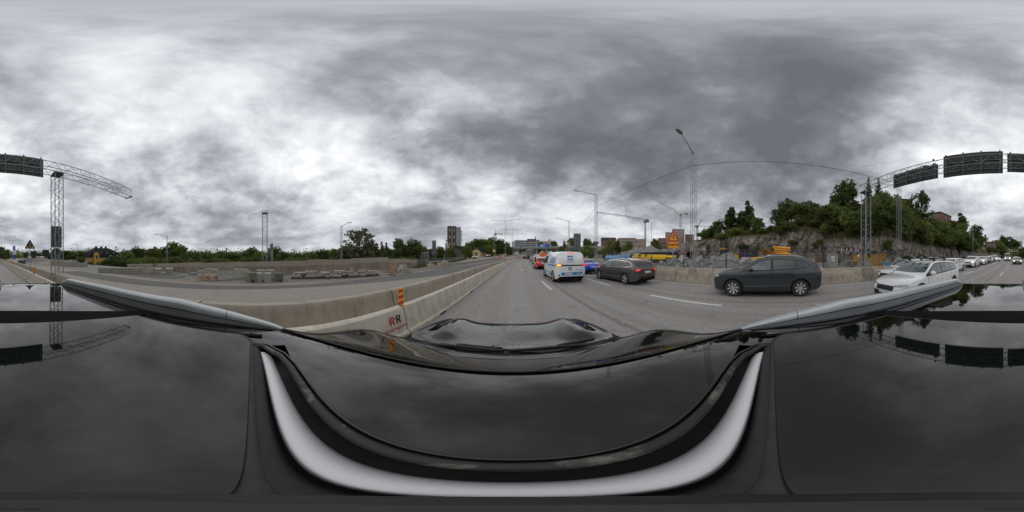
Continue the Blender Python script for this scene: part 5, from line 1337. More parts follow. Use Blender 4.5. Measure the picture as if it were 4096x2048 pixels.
for pi, (az, dd, nm) in enumerate(PILES):
    c = pol(az, dd, 0.); o = pal if first else copy_tree(pal); first = False; rz = rad(-az+random.uniform(-10, 10)); o.location = c; o.rotation_euler = (0, 0, rz)
    tag(o, 'weathered pallet under the '+nm+' kerb stone pile from the left', 'pallet', 'pallets of kerb stones')
    R_ = Matrix.Rotation(rz, 3, 'Z')
    for lay in range(3+(pi % 2)):
        for q in range((3, 3, 2, 1)[lay]):
            off = R_ @ Vector((random.uniform(-.12, .12), -.3+.3*q+.1*lay+random.uniform(-.03, .03), .124+.112*lay)); e = link('kerb_stone', SL[random.randrange(8)], None, c+off, rz+rad(random.uniform(-14, 14)+(90 if pi == 2 and lay == 1 else 0)))
            e.rotation_euler.x = rad(random.uniform(-5, 5)); tag(e, 'rough granite kerb stone in the '+nm+' pile from the left', 'kerb stone', 'kerb stones, '+nm+' pile')
cn = thing('concrete_cone', 'grey concrete cone lying on the middle kerb stone pile', 'concrete cone', pol(-56.2, 12.9, .48), rad(40)); MB().lathe([(.001, -.2), (.17, -.2), (.19, -.1), (.08, .2), (.001, .2)], 16, 'y').build('cone', M_conc_grey, cn, 40); MB().lathe([(.001, .2), (.05, .2), (.05, .23), (.001, .23)], 10, 'y').build('orange_plug', M_orange, cn, 40)
# marker on a rubber foot by the gravel
mp = make_marker(.78, .17); mp.name = 'lane_marker'; mp.location = pol(-42.3, 14.0, .07); mp.rotation_euler = (0, 0, rad(30)); tag(mp, 'tall red and yellow lane marker on a black foot by the gravel', 'marker')
MB().box(-.35, .35, -.16, .16, -.07, -.005).build('rubber_base', M_black, mp)
# broken concrete well rings
wr = thing('concrete_well_ring', 'upper cracked concrete well ring stacked on another', 'well ring', pol(-38.3, 15.7, .42), rad(20)); MB().lathe([(.40, 0), (.43, 0), (.33, .40), (.29, .40), (.38, .02)], 18, 'z').build('ring', M_wall_top, wr, 40); MB().box(-.05, .3, -.45, -.40, -.02, .08).build('broken_lip', M_wall_top, wr)
wr = thing('concrete_well_ring', 'lower broken concrete well ring on the gravel', 'well ring', pol(-38.3, 15.7), rad(-30)); MB().lathe([(.39, 0), (.45, 0), (.46, .41), (.40, .41), (.39, .01)], 18, 'z').build('ring', M_wall_top, wr, 40); MB().box(-.2, .35, -.5, -.44, .22, .44).build('broken_lip', M_wall_top, wr)
o = link('concrete_pipe_stub', MB().lathe([(.26, 0), (.32, 0), (.32, .55), (.26, .55), (.26, .01)], 16, 'z').mesh('concrete_pipe_stub', M_wall_top, 40), None, pol(-41.5, 17.6)); tag(o, 'pale upright concrete pipe stub close to the wall end', 'concrete pipe')
# concrete blocks at the end of the yard and low kerb wall
for i, (az, d0, w, h) in enumerate(((-28.6, 21.5, 1.5, .62), (-24.9, 22.6, 1.5, .72), (-23.5, 24.0, 1.0, .95))):
    o = link('concrete_block', MB().prism([(-w/2, 0), (w/2, 0), (w/2-.04, h), (-w/2+.04, h)], -.3, .3, 'y').mesh('concrete_block', M_conc_old), None, pol(az, d0), rad(-40)); tag(o, ['left', 'middle', 'right'][i]+' of three brown concrete blocks beyond the yard', 'concrete block')
lw = thing('low_wall', 'low pale concrete wall between the yard road and the opposite carriageway', 'wall', (0, 0, 0)); 
for i in range(24):
    v = 24+6*i; p = RP(-10.1, v); MB().box(-.18, .18, -2.98, 2.98, -.1, .55).build('wall_section', M_conc_lite, lw, loc=p, rz=head(v))
# guard rail
gr = thing('guard_rail', 'grey steel railing with horizontal bars beyond the wall end', 'railing', (0, 0, 0))
pts = [(-13.4, 20.5), (-14.6, 27), (-15.6, 35), (-16.4, 44), (-17, 54), (-17.4, 64)]
for z in (.45, .75, 1.05): MB().path([(x, y, z+terrain(x, y)*.9) for x, y in pts], .045, 6).build('rail_bar', M_steel_d, gr, smooth=True)
for k in range(20):
    f = k/19*(len(pts)-1); i = min(int(f), len(pts)-2); q = f-i; x = pts[i][0]+(pts[i+1][0]-pts[i][0])*q; y = pts[i][1]+(pts[i+1][1]-pts[i][1])*q
    MB().box(x-.04, x+.04, y-.04, y+.04, -.2, 1.1+terrain(x, y)*.9).build('rail_post', M_steel_d, gr)
# back of a large direction sign (vertical ribs) on posts, left and right
def rib_sign(label, loc, w, h, z0, rz, name='tall_sign'):
    r = thing(name, label, 'sign', loc, rz); MB().box(-w/2, w/2, 0, .03, z0, z0+h).build('panel', M_signback, r)
    for k in range(5): MB().box(-w/2+w*(k+.35)/5, -w/2+w*(k+.62)/5, -.03, -.001, z0, z0+h).build('rib', M_steel, r)
    for s in (-1, 1): MB().tube((s*w*.28, .10, -.6), (s*w*.28, .10, z0+h*.8), .06, 8).build('post', M_steel, r, smooth=True)
    for z in (z0+.2, z0+h-.7): MB().box(-w*.8, w*.8, .04, .07, z, z+.05).build('cross_bar', M_steel, r)
rib_sign('tall narrow sign back with vertical ribs before the yellow cottages', pol(-27.4, 33.5, .2), .82, 2.9, 1.75, rad(12))
rib_sign('tall sign back with vertical ribs right of the white van', pol(22.9, 38.5, .5), 1.7, 3.9, 2.6, rad(-22))
tr_ = thing('trestle', 'grey steel trestle leaning behind the railing', 'trestle', pol(-30.8, 31))
for dx in (-.7, .1, .8):
    MB().tube((dx-.3, 0, -.3), (dx+.1, 0, 2.3), .05, 6).build('strut', M_steel, tr_)
MB().tube((-.6, 0, 2.25), (.95, 0, 2.25), .05, 6).build('top_bar', M_steel, tr_)
# gravel in the yard: loose stones
def stones(name, n, fn, smin, smax, mat, seed, label=None):
    rnd = random.Random(seed); mb = MB()
    for i in range(n):
        p = fn(rnd); s = smin*(smax/smin)**(rnd.random()**2.2); M = Matrix.Translation(p) @ Euler((rnd.uniform(0, 6), rnd.uniform(0, 6), rnd.uniform(0, 6))).to_matrix().to_4x4() @ Matrix.Diagonal((s, s*rnd.uniform(.6, 1), s*rnd.uniform(.4, .8), 1))
        vs = [M @ Vector(q) for q in ((1, .1, -.2), (-.9, .3, .1), (.1, 1, .2), (-.2, -.9, 0), (.2, .1, .9), (-.1, .1, -1))]
        mb.add(vs, [(0, 2, 4), (2, 1, 4), (1, 3, 4), (3, 0, 4), (2, 0, 5), (1, 2, 5), (3, 1, 5), (0, 3, 5)])
    o = mb.build(name, mat, fix=False); o['kind'] = 'stuff'
    if label: o['label'] = label; o['category'] = 'stones'
    return o
def yard(r):
    v = r.uniform(-14, 30); return RP(-10.1-abs(r.gauss(0, 1.9)) if v < 18 else r.uniform(-12.5, -9.8), v, .0)
M_stone = pm('crushed_stone', (.19, .19, .19), (.30, .295, .28), 5, .9, bump=.3, bscale=30)
stones('yard_gravel', 5200, yard, .015, .07, M_stone, 3, 'loose grey gravel strewn over the left yard')
def heapf(c, R, h):
    def f(r):
        a = r.uniform(0, 6.28); q = R*math.sqrt(r.random()); z = h*max(0, 1-q/R)**.9; return Vector((c[0]+q*math.cos(a), c[1]+q*math.sin(a)*.8, c[2]+z))
    return f
for i, (az, d0, R, h) in enumerate(((-40.2, 16.6, 1.6, .42), (-72, 13.3, 1.2, .22))):
    c = pol(az, d0); stones('gravel_heap', 1500, heapf(c, R, h), .02, .07, M_stone, 30+i, ['low grey gravel heap at the end of the wall', 'small gravel heap behind the first kerb stone pile'][i])
# ---- rear left
for i in range(8):
    az = -161.2+i*.78; o = copy_tree(ft); o.location = pol(az, 30-1.2*i*.3, 0); o.scale = (2.1, 2.1, 2.0); o.rotation_euler = (0, 0, rad(20+9*i)); tag(o, ordn(i+1)+' pale concrete foot of the row along the rear left yard road', 'concrete foot', 'row of concrete feet at the rear left')
for i in range(5):
    az = -156.0+i*.85; o = link('concrete_block', MB().prism([(-.42, 0), (.42, 0), (.36, .62), (.12, .62), (.08, .78), (-.1, .78), (-.14, .62), (-.36, .62)], -.4, .4, 'y').mesh('concrete_block', M_conc_grey), None, pol(az, 25.5), rad(-az)); tag(o, ordn(i+1)+' grey notched concrete block of the short row at the rear left', 'concrete block', 'notched blocks at the rear left')
o = link('concrete_barrier_end', MB().prism([(-.9, 0), (.9, 0), (.9, 1.15), (.75, 1.15), (.3, .6), (-.9, .45)], -.2, .2, 'y').mesh('concrete_barrier_end', M_conc_grey), None, pol(-151.2, 25.2), rad(150)); tag(o, 'grey barrier piece with a raised end right of the notched blocks', 'barrier')
o = thing('grey_bin', 'dark grey bin behind the left barriers at the rear', 'bin', pol(-172.4, 22.5, 0)); MB().prism([(-.42, 0), (.42, 0), (.48, 1.0), (-.48, 1.0)], -.4, .4, 'y').build('bin_body', M_signback, o); MB().box(-.5, .5, -.45, .45, 1.0, 1.06).build('lid', M_signrib, o)
for i, (az, d0, z, s) in enumerate(((-171.0, 75, .3, .9), (-168.2, 60, .5, 1.0), (-163.9, 55, .7, 1.05))):
    r = thing('black_signal_board', ['left', 'middle', 'right'][i]+' black square signal board over the rear left carriageway', 'signal board', pol(az, d0, 0), rad(-az)); MB().box(-s, s, -.1, .1, z+.9, z+.9+2*s).build('board', M_inkblk, r); MB().box(-s-.08, s+.08, .1, .16, z+.82, z+.98+2*s).build('frame', M_steel_d, r); MB().tube((0, .2, -.1), (0, .2, z+1.0), .07, 6).build('post', M_steel_d, r)
rl = thing('bridge_railing', 'grey railing curving over the slip road behind the left barriers', 'railing', (0, 0, 0))
pp = [pol(-173.5, 30), pol(-169, 27), pol(-164.5, 27), pol(-160.5, 30), pol(-158.5, 34)]
for z in (.35, .75, 1.05): MB().path([p+Vector((0, 0, z)) for p in pp], .05, 6).build('rail_bar', M_steel, rl, smooth=True)
for k in range(13):
    f = k/12*(len(pp)-1); i = min(int(f), len(pp)-2); p = pp[i].lerp(pp[i+1], f-i); MB().tube(p, p+Vector((0, 0, 1.05)), .035, 6).build('rail_post', M_steel, rl)
for i, (az0, az1, d0) in enumerate(((-171.5, -166.3, 44), (-168.2, -163.3, 52))):
    w = thing('curved_divider', ['nearer', 'farther'][i]+' curved concrete divider on the rear left carriageway', 'barrier', (0, 0, 0))
    P_ = [pol(az0+(az1-az0)*q/10, d0+26*(q/10-.4)**2*(1 if q < 4 else .3)) for q in range(11)]
    for a_, b_ in zip(P_, P_[1:]): dd = b_-a_; MB().prism(old_profile(.85, .7), 0, dd.length-.03, 'y').build('divider_section', M_conc_grey, w, loc=a_, rz=math.atan2(-dd.x, dd.y))
sp_ = thing('price_pylon', 'tall blue pylon sign with white panels at the rear left edge', 'pylon sign', pol(-175.0, 85, 0), rad(175)); MB().box(-.6, .6, -.3, .3, 0, 6.9).build('pylon', M_blueSign, sp_); MB().box(-1.0, 1.0, -.35, .35, 2.4, 4.6).build('white_panel', M_white, sp_); MB().box(-.55, .55, -.38, .38, 2.8, 3.1).build('blue_strip', M_blueSign, sp_)
ch = thing('chevron_sign', 'blue and white chevron sign far behind on the yard road', 'sign', pol(-161.2, 62, 0), rad(160)); MB().box(-.8, .8, -.05, .05, .7, 3.2).build('panel', M_blueSign, ch); 
for z in (1.2, 2.1): MB().prism([(-.7, z), (0, z+.6), (.7, z), (.7, z+.25), (0, z+.85), (-.7, z+.25)], .051, .07, 'y').build('chevron', M_white, ch); MB().prism([(-.7, z), (0, z+.6), (.7, z), (.7, z+.25), (0, z+.85), (-.7, z+.25)], -.07, -.051, 'y').build('chevron', M_white, ch)
MB().box(-.1, .1, -.05, .05, 0, .7).build('post', M_steel_d, ch)
# roadwork pieces ahead on the left
def barrel(label, p, s=1.):
    r = thing('roadwork_barrel', label, 'barrel', p); MB().lathe([(.001, 0), (.32*s, 0), (.36*s, .06), (.30*s, .1), (.26*s, .95*s), (.2*s, 1.05*s), (.001, 1.05*s)], 14, 'z').build('barrel', M_orange, r, 40); MB().lathe([(.29*s, .40*s), (.30*s, .42*s), (.285*s, .60*s), (.27*s, .61*s)], 14, 'z').build('white_band', M_white, r, 40)
for i, (az, d0, s) in enumerate(((-2.9, 66, 1.3), (-5.3, 58, 1.1), (-15.6, 56, .7), (-10.9, 64, .7), (-5.9, 66, .8))):
    p = pol(az, d0); p.z = terrain(p.x, p.y); barrel(['orange barrel by the double lamp post base', 'orange barrel at the round sign foot', 'small orange cone barrel left of the black estate', 'small orange barrel between two dark cars', 'low orange barrel behind the round sign'][i], p, s)
p = pol(-6.3, 56); p.z = terrain(p.x, p.y); r = thing('round_sign_post', 'pole with a round yellow sign in the median ahead left', 'sign', p, rad(6)); MB().tube((0, 0, 0), (0, 0, 8.2), .09, 8, .06).build('pole', M_steel_d, r, smooth=True); MB().lathe([(.001, -.02), (.48, -.02), (.48, .02), (.001, .02)], 22, 'y', (0, -.12, 2.9)).build('disc', pm('sign_cream', (.7, .62, .35), rough=.5), r, 40); MB().box(-.1, .1, -.15, -.141, 2.65, 3.15).build('symbol', M_inkblk, r)
# ------------------------------------------------------------------ right: rock cutting and hill
from mathutils import noise as mn
CL = [(50, 60, 2.5), (57, 50, 4.2), (62, 45, 5.4), (70, 40, 5.7), (80, 36, 6.0), (90, 33.5, 5.9), (98, 31.8, 6.3), (103, 30.6, 6.4), (107, 29.6, 5.5), (110, 28.6, 4.5), (114, 26.6, 3.9), (118, 25, 3.75), (124, 23.5, 3.8), (130, 22, 3.95), (135, 22.5, 3.6), (140, 24.5, 3.1), (148, 31, 2.9), (156, 43, 2.7), (163, 65, 2.4), (168, 95, 2.2), (173, 150, 2.0)]
cD = pchip([c[0] for c in CL], [c[1] for c in CL]); cT = pchip([c[0] for c in CL], [c[2] for c in CL])
cR = pchip([50, 62, 85, 98, 112, 130, 150, 165, 175], [1.0, 2.2, 3.0, 6.5, 11.0, 12.0, 10.0, 7.0, 4.0])
def hillz(az, d):
    x = max(0., d-cD(az)); return cT(az)+cR(az)*(1-math.exp(-x/16.))
M_rock = bpy.data.materials.new('granite_cutting'); M_rock.use_nodes = True
def rockmat():
    t = M_rock.node_tree; b = t.nodes['Principled BSDF']; pos = t.nodes.new('ShaderNodeNewGeometry').outputs['Position']
    vm = vmath(t, 'MULTIPLY', pos, (1, 1, .35)).outputs[0]
    c = ramp(t, mapr(t, noise(t, vm, .9, 8, .65, .6), .3, .7), [(0, (.038, .032, .026)), (.28, (.13, .110, .088)), (.6, (.235, .205, .170)), (1, (.37, .33, .28))])
    mx = t.nodes.new('ShaderNodeMix'); mx.data_type = 'RGBA'; t.links.new(mapr(t, noise(t, pos, .35, 6, .6), .54, .68), mx.inputs[0]); t.links.new(c, mx.inputs[6]); mx.inputs[7].default_value = (.16, .12, .075, 1)
    vc = t.nodes.new('ShaderNodeTexVoronoi'); vc.feature = 'DISTANCE_TO_EDGE'; vc.inputs['Scale'].default_value = .55
    wp = vmath(t, 'ADD', vmath(t, 'MULTIPLY', pos, (1, 1, .55)).outputs[0], vmath(t, 'SCALE', N(t, 'ShaderNodeTexNoise').outputs['Color'], scale=1.1).outputs[0]).outputs[0]; t.links.new(wp, vc.inputs['Vector'])
    mc = t.nodes.new('ShaderNodeMix'); mc.data_type = 'RGBA'; t.links.new(math_(t, 'MULTIPLY', mapr(t, vc.outputs['Distance'], .0, .07, 1, 0, True), .8), mc.inputs[0]); t.links.new(mx.outputs[2], mc.inputs[6]); mc.inputs[7].default_value = (.022, .019, .016, 1)
    t.links.new(mc.outputs[2], b.inputs['Base Color']); b.inputs['Roughness'].default_value = .9
    bp = t.nodes.new('ShaderNodeBump'); bp.inputs['Strength'].default_value = 1.; bp.inputs['Distance'].default_value = .12; t.links.new(noise(t, pos, 2.6, 8, .68), bp.inputs['Height']); t.links.new(bp.outputs[0], b.inputs['Normal'])
rockmat()
def build_cliff():
    A0, A1, NA, NV = 50., 172., 470, 26; rows = []
    for j in range(NV+1):
        t = j/NV; r = []
        for i in range(NA+1):
            az = A0+(A1-A0)*i/NA; d = cD(az); zt = cT(az); z = -.4+(zt+.4)*t
            p = pol(az, d)
            q = Vector((p.x*.16, p.y*.16, z*.16)); smooth = 1-.85*sst(113, 115.5, az)*(1-sst(124, 127, az))
            vor = mn.voronoi(Vector((p.x*.30, p.y*.30, z*.22)))[0]; blocky = (vor[1]-vor[0])
            disp = (mn.fractal(q*2.2, .9, 2.1, 5)*1.1 + min(blocky, .8)*1.7-.6 + mn.noise(Vector((p.x*.9, p.y*.9, z*.7)))*.4 + (.5-min(mn.voronoi(Vector((p.x*.9, p.y*.9, z*.8)))[0][0], 1.))*.35)*smooth
            lean = .22*z + .8*t**6
            dz = (mn.noise(Vector((p.x*.35, p.y*.35, 3.)))*.7)*t**2*smooth
            dir_ = azel(az, 0); pp = p+dir_*(lean-disp*min(1, .25+1.5*t)); r.append((pp.x, pp.y, z+dz))
        rows.append(r)
    # rounded brow running back into the hill
    for k, ext in enumerate((1.2, 3, 6, 11, 18, 28, 42, 60)):
        r = []
        for i in range(NA+1):
            az = A0+(A1-A0)*i/NA; d = cD(az)+.22*cT(az)+.8+ext; p = pol(az, d); r.append((p.x, p.y, hillz(az, d)+mn.fractal(Vector((p.x*.1, p.y*.1, 1)), .8, 2., 4)*.9*min(1, ext/5)))
        rows.append(r)
    n = NV+1
    mb = MB(); mb.grid(rows[:n+1]); o = mb.build('rock_cutting', M_rock, smooth=28, fix=False); o['kind'] = 'structure'
    M_hill = pm('hill_soil', (.060, .055, .028), (.105, .08, .045), .8, .95, bump=.5, bscale=6, dirt=(.20, .155, .06), dscale=.25, dlo=.5, dhi=.62)
    o = MB().grid(rows[n:]).build('hill', M_hill, smooth=True, fix=False); o['kind'] = 'structure'
    for x in (o,): pass
build_cliff()
for nm in ('rock_cutting', 'hill'):
    me = bpy.data.objects[nm].data
    s = sum(p.normal.z if nm == 'hill' else -(p.normal.x*p.center.x+p.normal.y*p.center.y) for p in list(me.polygons)[:400])
    if s < 0: me.flip_normals()
# graffiti on the smooth sprayed rock
def to_mesh(o):
    dg = bpy.context.evaluated_depsgraph_get(); me = bpy.data.meshes.new_from_object(o.evaluated_get(dg)); n = o.name; mw = o.matrix_basis.copy(); par = o.parent
    bpy.data.objects.remove(o); q = bpy.data.objects.new(n.split('.')[0], me); COL.objects.link(q); q.parent = par; q.matrix_basis = mw; return q
gp_ = pol(118.9, 24.35, 2.35); gr_ = thing('graffiti', 'white block letter graffiti with red cloud outline on the rock face', 'graffiti', gp_, rad(-118.9+4))
def gtext(nm, sz, mat, y, bold, dx=0, dz=0): return text(nm, 'NAR', sz, mat, gr_, (dx, y, dz), (rad(90), 0, 0), .006, bold=bold, sx=1.35)
M_gred = pm('spray_red', (.30, .045, .075), rough=.8); M_gwh = pm('spray_white', (.44, .44, .44), (.30, .30, .31), 3, .8)
gtext('red_cloud', 1.08, M_gred, .02, .10, .05, .05); gtext('black_outline', 1.08, M_inkblk, -.01, .06); gtext('white_letters', 1.08, M_gwh, -.035, .03)
# ---- rubble behind the fence
def rub_h(x, y):
    u = x-bend(y); s = sst(11.5, 13.2, u)*(1-sst(15.5, 19, u)); a = (sst(-2.5, 1.5, y)*(1-.75*sst(12, 19, y)))
    b = .55*sst(-16, -8, y)*(1-sst(-4, -1, y))
    return s*(1.25*a+b*.9)+.12*mn.noise(Vector((x*.7, y*.7, 0)))*s
M_rub = pm('rubble_base', (.14, .138, .135), (.24, .235, .225), 4, .95, bump=1., bscale=9)
rows = [[(x+bend(y), y, rub_h(x+bend(y), y)-.05) for x in [11.4+8.4*i/26 for i in range(27)]] for y in [-18+42*j/80 for j in range(81)]]
o = MB().grid(rows).build('rubble_bank', M_rub, smooth=True, fix=False); o['kind'] = 'structure'
if o.data.polygons[0].normal.z < 0: o.data.flip_normals()
def rubf(r):
    y = r.uniform(-16, 21); x = r.uniform(11.7, 17.5)+bend(y); return Vector((x, y, rub_h(x, y)+.0))
stones('rubble_stones', 5200, rubf, .05, .16, M_stone, 11, 'mass of small broken stones behind the site fence')
M_bould = pm('broken_rock', (.22, .22, .222), (.33, .325, .315), 2.5, .9, bump=.4, bscale=12, dirt=(.30, .245, .18), dscale=1.1, dlo=.58, dhi=.66, objrand=.22)
def boulder(seed):
    rnd = random.Random(seed); bm = bmesh.new(); bmesh.ops.create_icosphere(bm, subdivisions=1, radius=1)
    for v in bm.verts: v.co *= rnd.uniform(.68, 1.12); v.co.z *= .75
    me = bpy.data.meshes.new('boulder'); bm.to_mesh(me); bm.free(); me.materials.append(M_bould); return me
BO = [boulder(i) for i in range(9)]; rnd = random.Random(5)
for i in range(190):
    y = rnd.uniform(-13, 15) if i > 40 else rnd.uniform(1, 9); x = 11.7+abs(rnd.gauss(0, 1.4))+bend(y); s = rnd.uniform(.14, .26) if i > 22 else rnd.uniform(.28, .46)
    if -3 < y < 0 and rnd.random() < .5: continue
    e = link('boulder', BO[i % 9], None, (x, y, rub_h(x, y)+s*.25)); e.scale = (s*rnd.uniform(.8, 1.3), s, s*rnd.uniform(.7, 1)); e.rotation_euler = (rnd.uniform(0, 6), rnd.uniform(0, 6), rnd.uniform(0, 6))
    tag(e, 'large broken rock lying in the rubble right behind the site fence' if s > .27 else 'fist to head sized broken rock in the rubble behind the site fence', 'rock', 'large rocks in the rubble' if s > .27 else 'smaller rocks in the rubble')
def heap(name, label, c, R, h, mat, seed, n=28, sy=1.):
    rows = []
    for j in range(15):
        q = j/14; r = []
        for i in range(n):
            a = 2*math.pi*i/n; rr = R*q*(1+.22*mn.noise(Vector((math.cos(a)*1.5, math.sin(a)*1.5, seed)))); x, y = rr*math.cos(a), rr*math.sin(a)*sy; r.append((x, y, h*(math.cos(math.pi*min(1,q*1.02))*.5+.5)**.8*(1+.5*mn.noise(Vector((x*.5, y*.5, seed))))-.25*q+.10*mn.noise(Vector((x*2, y*2, seed)))))
        rows.append(r)
    o = MB().grid(rows, close=True).build(name, mat, smooth=True, loc=c, fix=False)
    if o.data.polygons[n*5].normal.z < 0: o.data.flip_normals()
    tag(o, label, 'heap'); return o
heap('gravel_heap', 'large grey gravel heap beyond the blue pipe', pol(48.5, 39, .3), 13.5, 3.1, M_gravel, 2)
def hf(r):
    a = r.uniform(0, 6.28); q = math.sqrt(r.random()); c_ = pol(48.5, 39, .3); return Vector((c_.x+13*q*math.cos(a), c_.y+13*q*math.sin(a), .35+3.0*(math.cos(math.pi*q)*.5+.5)**.8))
stones('heap_stones', 2600, hf, .08, .3, M_stone, 44, 'broken stones scattered over the large gravel heap')
heap('gravel_heap', 'smaller gravel heap left of the large one', pol(40.5, 35, .3), 5.5, 2.2, M_gravel, 5)
heap('gravel_heap', 'grey gravel mound in front of the dumper', pol(76.3, 21, .2), 3.4, 1.75, M_gravel, 7)
heap('gravel_heap', 'small gravel heap in front of the yellow skip', pol(123.6, 14.6, .2), 1.6, 1.05, M_gravel, 9)
heap('gravel_heap', 'small gravel mound beside the grey site cabinet', pol(116.4, 15.8, .1), 1.7, .95, M_gravel, 12)
heap('gravel_heap', 'pale stone heap right of the yellow skip', pol(136.5, 15.8, .2), 1.5, 1.3, M_stone, 13)
# ---- pipes
def pipe(mb, a, b, r, wall=.12, n=12):
    a, b = Vector(a), Vector(b); d = (b-a).normalized(); u = d.orthogonal().normalized(); w = d.cross(u); rows = []
    for (p, q) in ((a, r*(1-wall)), (a, r), (b, r), (b, r*(1-wall)), (b-d*.3, r*(1-wall)), (a+d*.3, r*(1-wall))):
        rows.append([p+u*q*math.cos(t)+w*q*math.sin(t) for t in [2*math.pi*k/n for k in range(n)]])
    mb.grid(rows+[rows[0]], close=True); return mb
M_ppb = pm('blue_pipe', (.10, .30, .52), (.08, .25, .46), 2, .4); M_ppy = pm('yellow_pipe', (.85, .55, .01), (.75, .46, .01), 3, .4); M_ppk = pm('black_pipe', (.015, .015, .016), (.03, .03, .03), 3, .45)
M_ppr = pm('red_brown_pipe', (.17, .055, .040), (.13, .045, .035), 2, .55); M_ppo = pm('orange_pipe', (.72, .13, .04), (.6, .1, .03), 3, .45); M_pya = pm('amber_pipe', (.78, .36, .008), (.68, .28, .01), 3, .4)
def pipes(name, label, mat, segs, group=None, wall=.12):
    for k, (a, b, r) in enumerate(segs):
        o = pipe(MB(), a, b, r, wall).build(name, mat, smooth=40); tag(o, label if isinstance(label, str) else label[k], 'pipe', group)
pipes('blue_pipe', ['long pale blue pipe lying on the rubble behind the fence', 'short darker blue pipe end beside the long pale blue pipe'], M_ppb, [(pol(33.5, 24, 1.30), pol(42.0, 20.5, 1.50), .36), (pol(42.6, 20, 1.55), pol(44.8, 20.5, 1.60), .33)])
A, B = pol(43.4, 17.2, 1.42), pol(56.0, 16.0, 1.36); bd = (B-A).normalized(); nn = Vector((-bd.y, bd.x, 0)); k = 0; segs = []
for row in range(3):
    for q in range(4-row):
        j = Vector((random.uniform(-.05, .05), random.uniform(-.05, .05), 0)); segs.append((A+nn*(.2*q+.1*row)+Vector((0, 0, .17*row))+j-bd*random.uniform(0, .5), B+nn*(.2*q+.1*row+random.uniform(-.15, .15))+Vector((0, 0, .17*row-random.uniform(0, .12)))+bd*random.uniform(-.6, .5), .088))
pipes('yellow_pipe', 'bright yellow pipe in the strapped bundle on the rubble', M_ppy, segs, 'yellow pipe bundle')
st = thing('pipe_strap', 'dark straps round the bright yellow pipe bundle', 'strap', (0, 0, 0))
for f in (.12, .30): p = A.lerp(B, f); MB().box(-.03, .03, -.06, .86, -.12, .47, Matrix.Translation(p) @ Matrix.Rotation(math.atan2(bd.y, bd.x), 4, 'Z')).build('strap', M_ppk, st)
segs = [(pol(46, 20.5, 1.75+.26*r_)+Vector((.1*q, .3*q, 0)), pol(58.5, 19.0, 1.75+.26*r_)+Vector((.1*q, .3*q, 0)), .125) for r_ in range(2) for q in range(3)]
pipes('black_pipe', 'black pipe stacked behind the yellow bundle', M_ppk, segs, 'black pipes behind the yellow bundle')
pipes('red_brown_pipe', 'wide red brown pipe with an open pale end behind the fence', M_ppr, [(pol(57.4, 21.5, 1.72), pol(62.4, 18.0, 1.72), .48)], wall=.10)
segs = [(pol(53.8, 17.2, 1.3+.16*r_)+Vector((.05*q, .16*q, 0)), pol(56.8, 16.6, 1.3+.16*r_)+Vector((.05*q, .16*q, 0)), .08) for r_ in range(4) for q in range(3)]
pipes('corrugated_pipe', 'short black corrugated pipe in the block left of the red brown pipe', M_ppk, segs, 'short black corrugated pipes')
segs = [(pol(76.6+.4*q, 16.0, 1.02+.14*r_), pol(84.6, 15.8+.22*q, 1.06+.14*r_), .075) for r_ in range(2) for q in range(4-r_)]
pipes('orange_pipe', 'orange pipe in the low bundle behind the graphite car', M_ppo, segs, 'orange pipe bundle')
segs = [(pol(82.2, 16.6+.26*q, 1.10+.22*r_), pol(91, 17.2+.26*q, 1.30+.22*r_), .11) for r_ in range(2) for q in range(4)]
pipes('amber_pipe', 'amber yellow pipe in the sloping bundle above the graphite car', M_pya, segs, 'amber pipe bundle')
segs = []
for r_ in range(4):
    for q in range(4-r_//2): segs.append((pol(92.3+random.uniform(-.6, .6), 19.0+.27*q, 1.95+.25*r_), pol(97.6+random.uniform(-.9, .5), 18.7+.27*q+.1*r_, 1.78+.25*r_+random.uniform(-.05, .08)), .118))
pipes('amber_pipe', 'amber pipe on the right part of the tall stack by the rock face', M_pya, segs, 'tall amber pipe stack')
segs = [(pol(88.0+.55*q+.27*(r_ % 2), 18.6, 1.95+.2*r_), pol(90.0+.5*q, 22.4, 1.8+.2*r_), .095) for r_ in range(3) for q in range(4)]
pipes('amber_pipe', 'amber pipe with its end towards us, left part of the tall stack', M_pya, segs, 'end-on amber pipes')
segs = [(pol(91.5, 19.3, 1.05+.2*k_), pol(97.5, 19.0, 1.05+.2*k_), .10) for k_ in range(4)]
pipes('dark_pipe', 'dark brown pipe under the tall amber stack', pm('dark_brown_pipe', (.07, .045, .02), rough=.6), segs, 'dark pipes under the amber stack')
pipes('amber_pipe', 'short loose amber pipe end at the right of the stack', M_pya, [(pol(103.3, 15.8, 1.25), pol(106.6, 14.6, 1.15), .10)])
# ---- dumper / loader by the rock
dm = thing('site_dumper', 'yellow and black site machine with a cab parked by the rock face', 'machine', pol(75.2, 29, .2), rad(-70))
MB().prism([(-1.1, .7), (1.0, .7), (1.2, 1.5), (.2, 1.6), (-.1, 2.6), (-1.0, 2.6), (-1.2, 1.2)], -.9, .9, 'y').build('cab', M_ppk, dm); MB().box(-1.05, -.15, -.95, .95, 2.6, 2.75).build('cab_roof', M_pya, dm); MB().box(.2, 2.3, -.85, .85, 1.0, 1.65).build('bonnet', M_pya, dm); MB().prism([(2.2, .9), (4.6, .8), (4.9, 1.7), (2.2, 1.8)], -1.1, 1.1, 'y').build('skip_body', M_navy, dm)
for x in (-.5, 1.5, 3.6):
    for s in (-1, 1): MB().lathe([(.2, -.2), (.6, -.2), (.66, 0), (.6, .2), (.2, .2), (.2, -.19)], 18, 'y', (x, s*1.05, .62)).build('wheel', M_rubber, dm, 40)
sc = thing('white_pipe_sections', 'pale grey curved pipe section lying right of the site machine', 'pipe', pol(82.3, 22, .6)); MB().lathe([(.75, -.6), (.9, -.6), (.9, .6), (.75, .6), (.75, -.59)], 20, 'y').build('section', M_conc_grey, sc, 40)
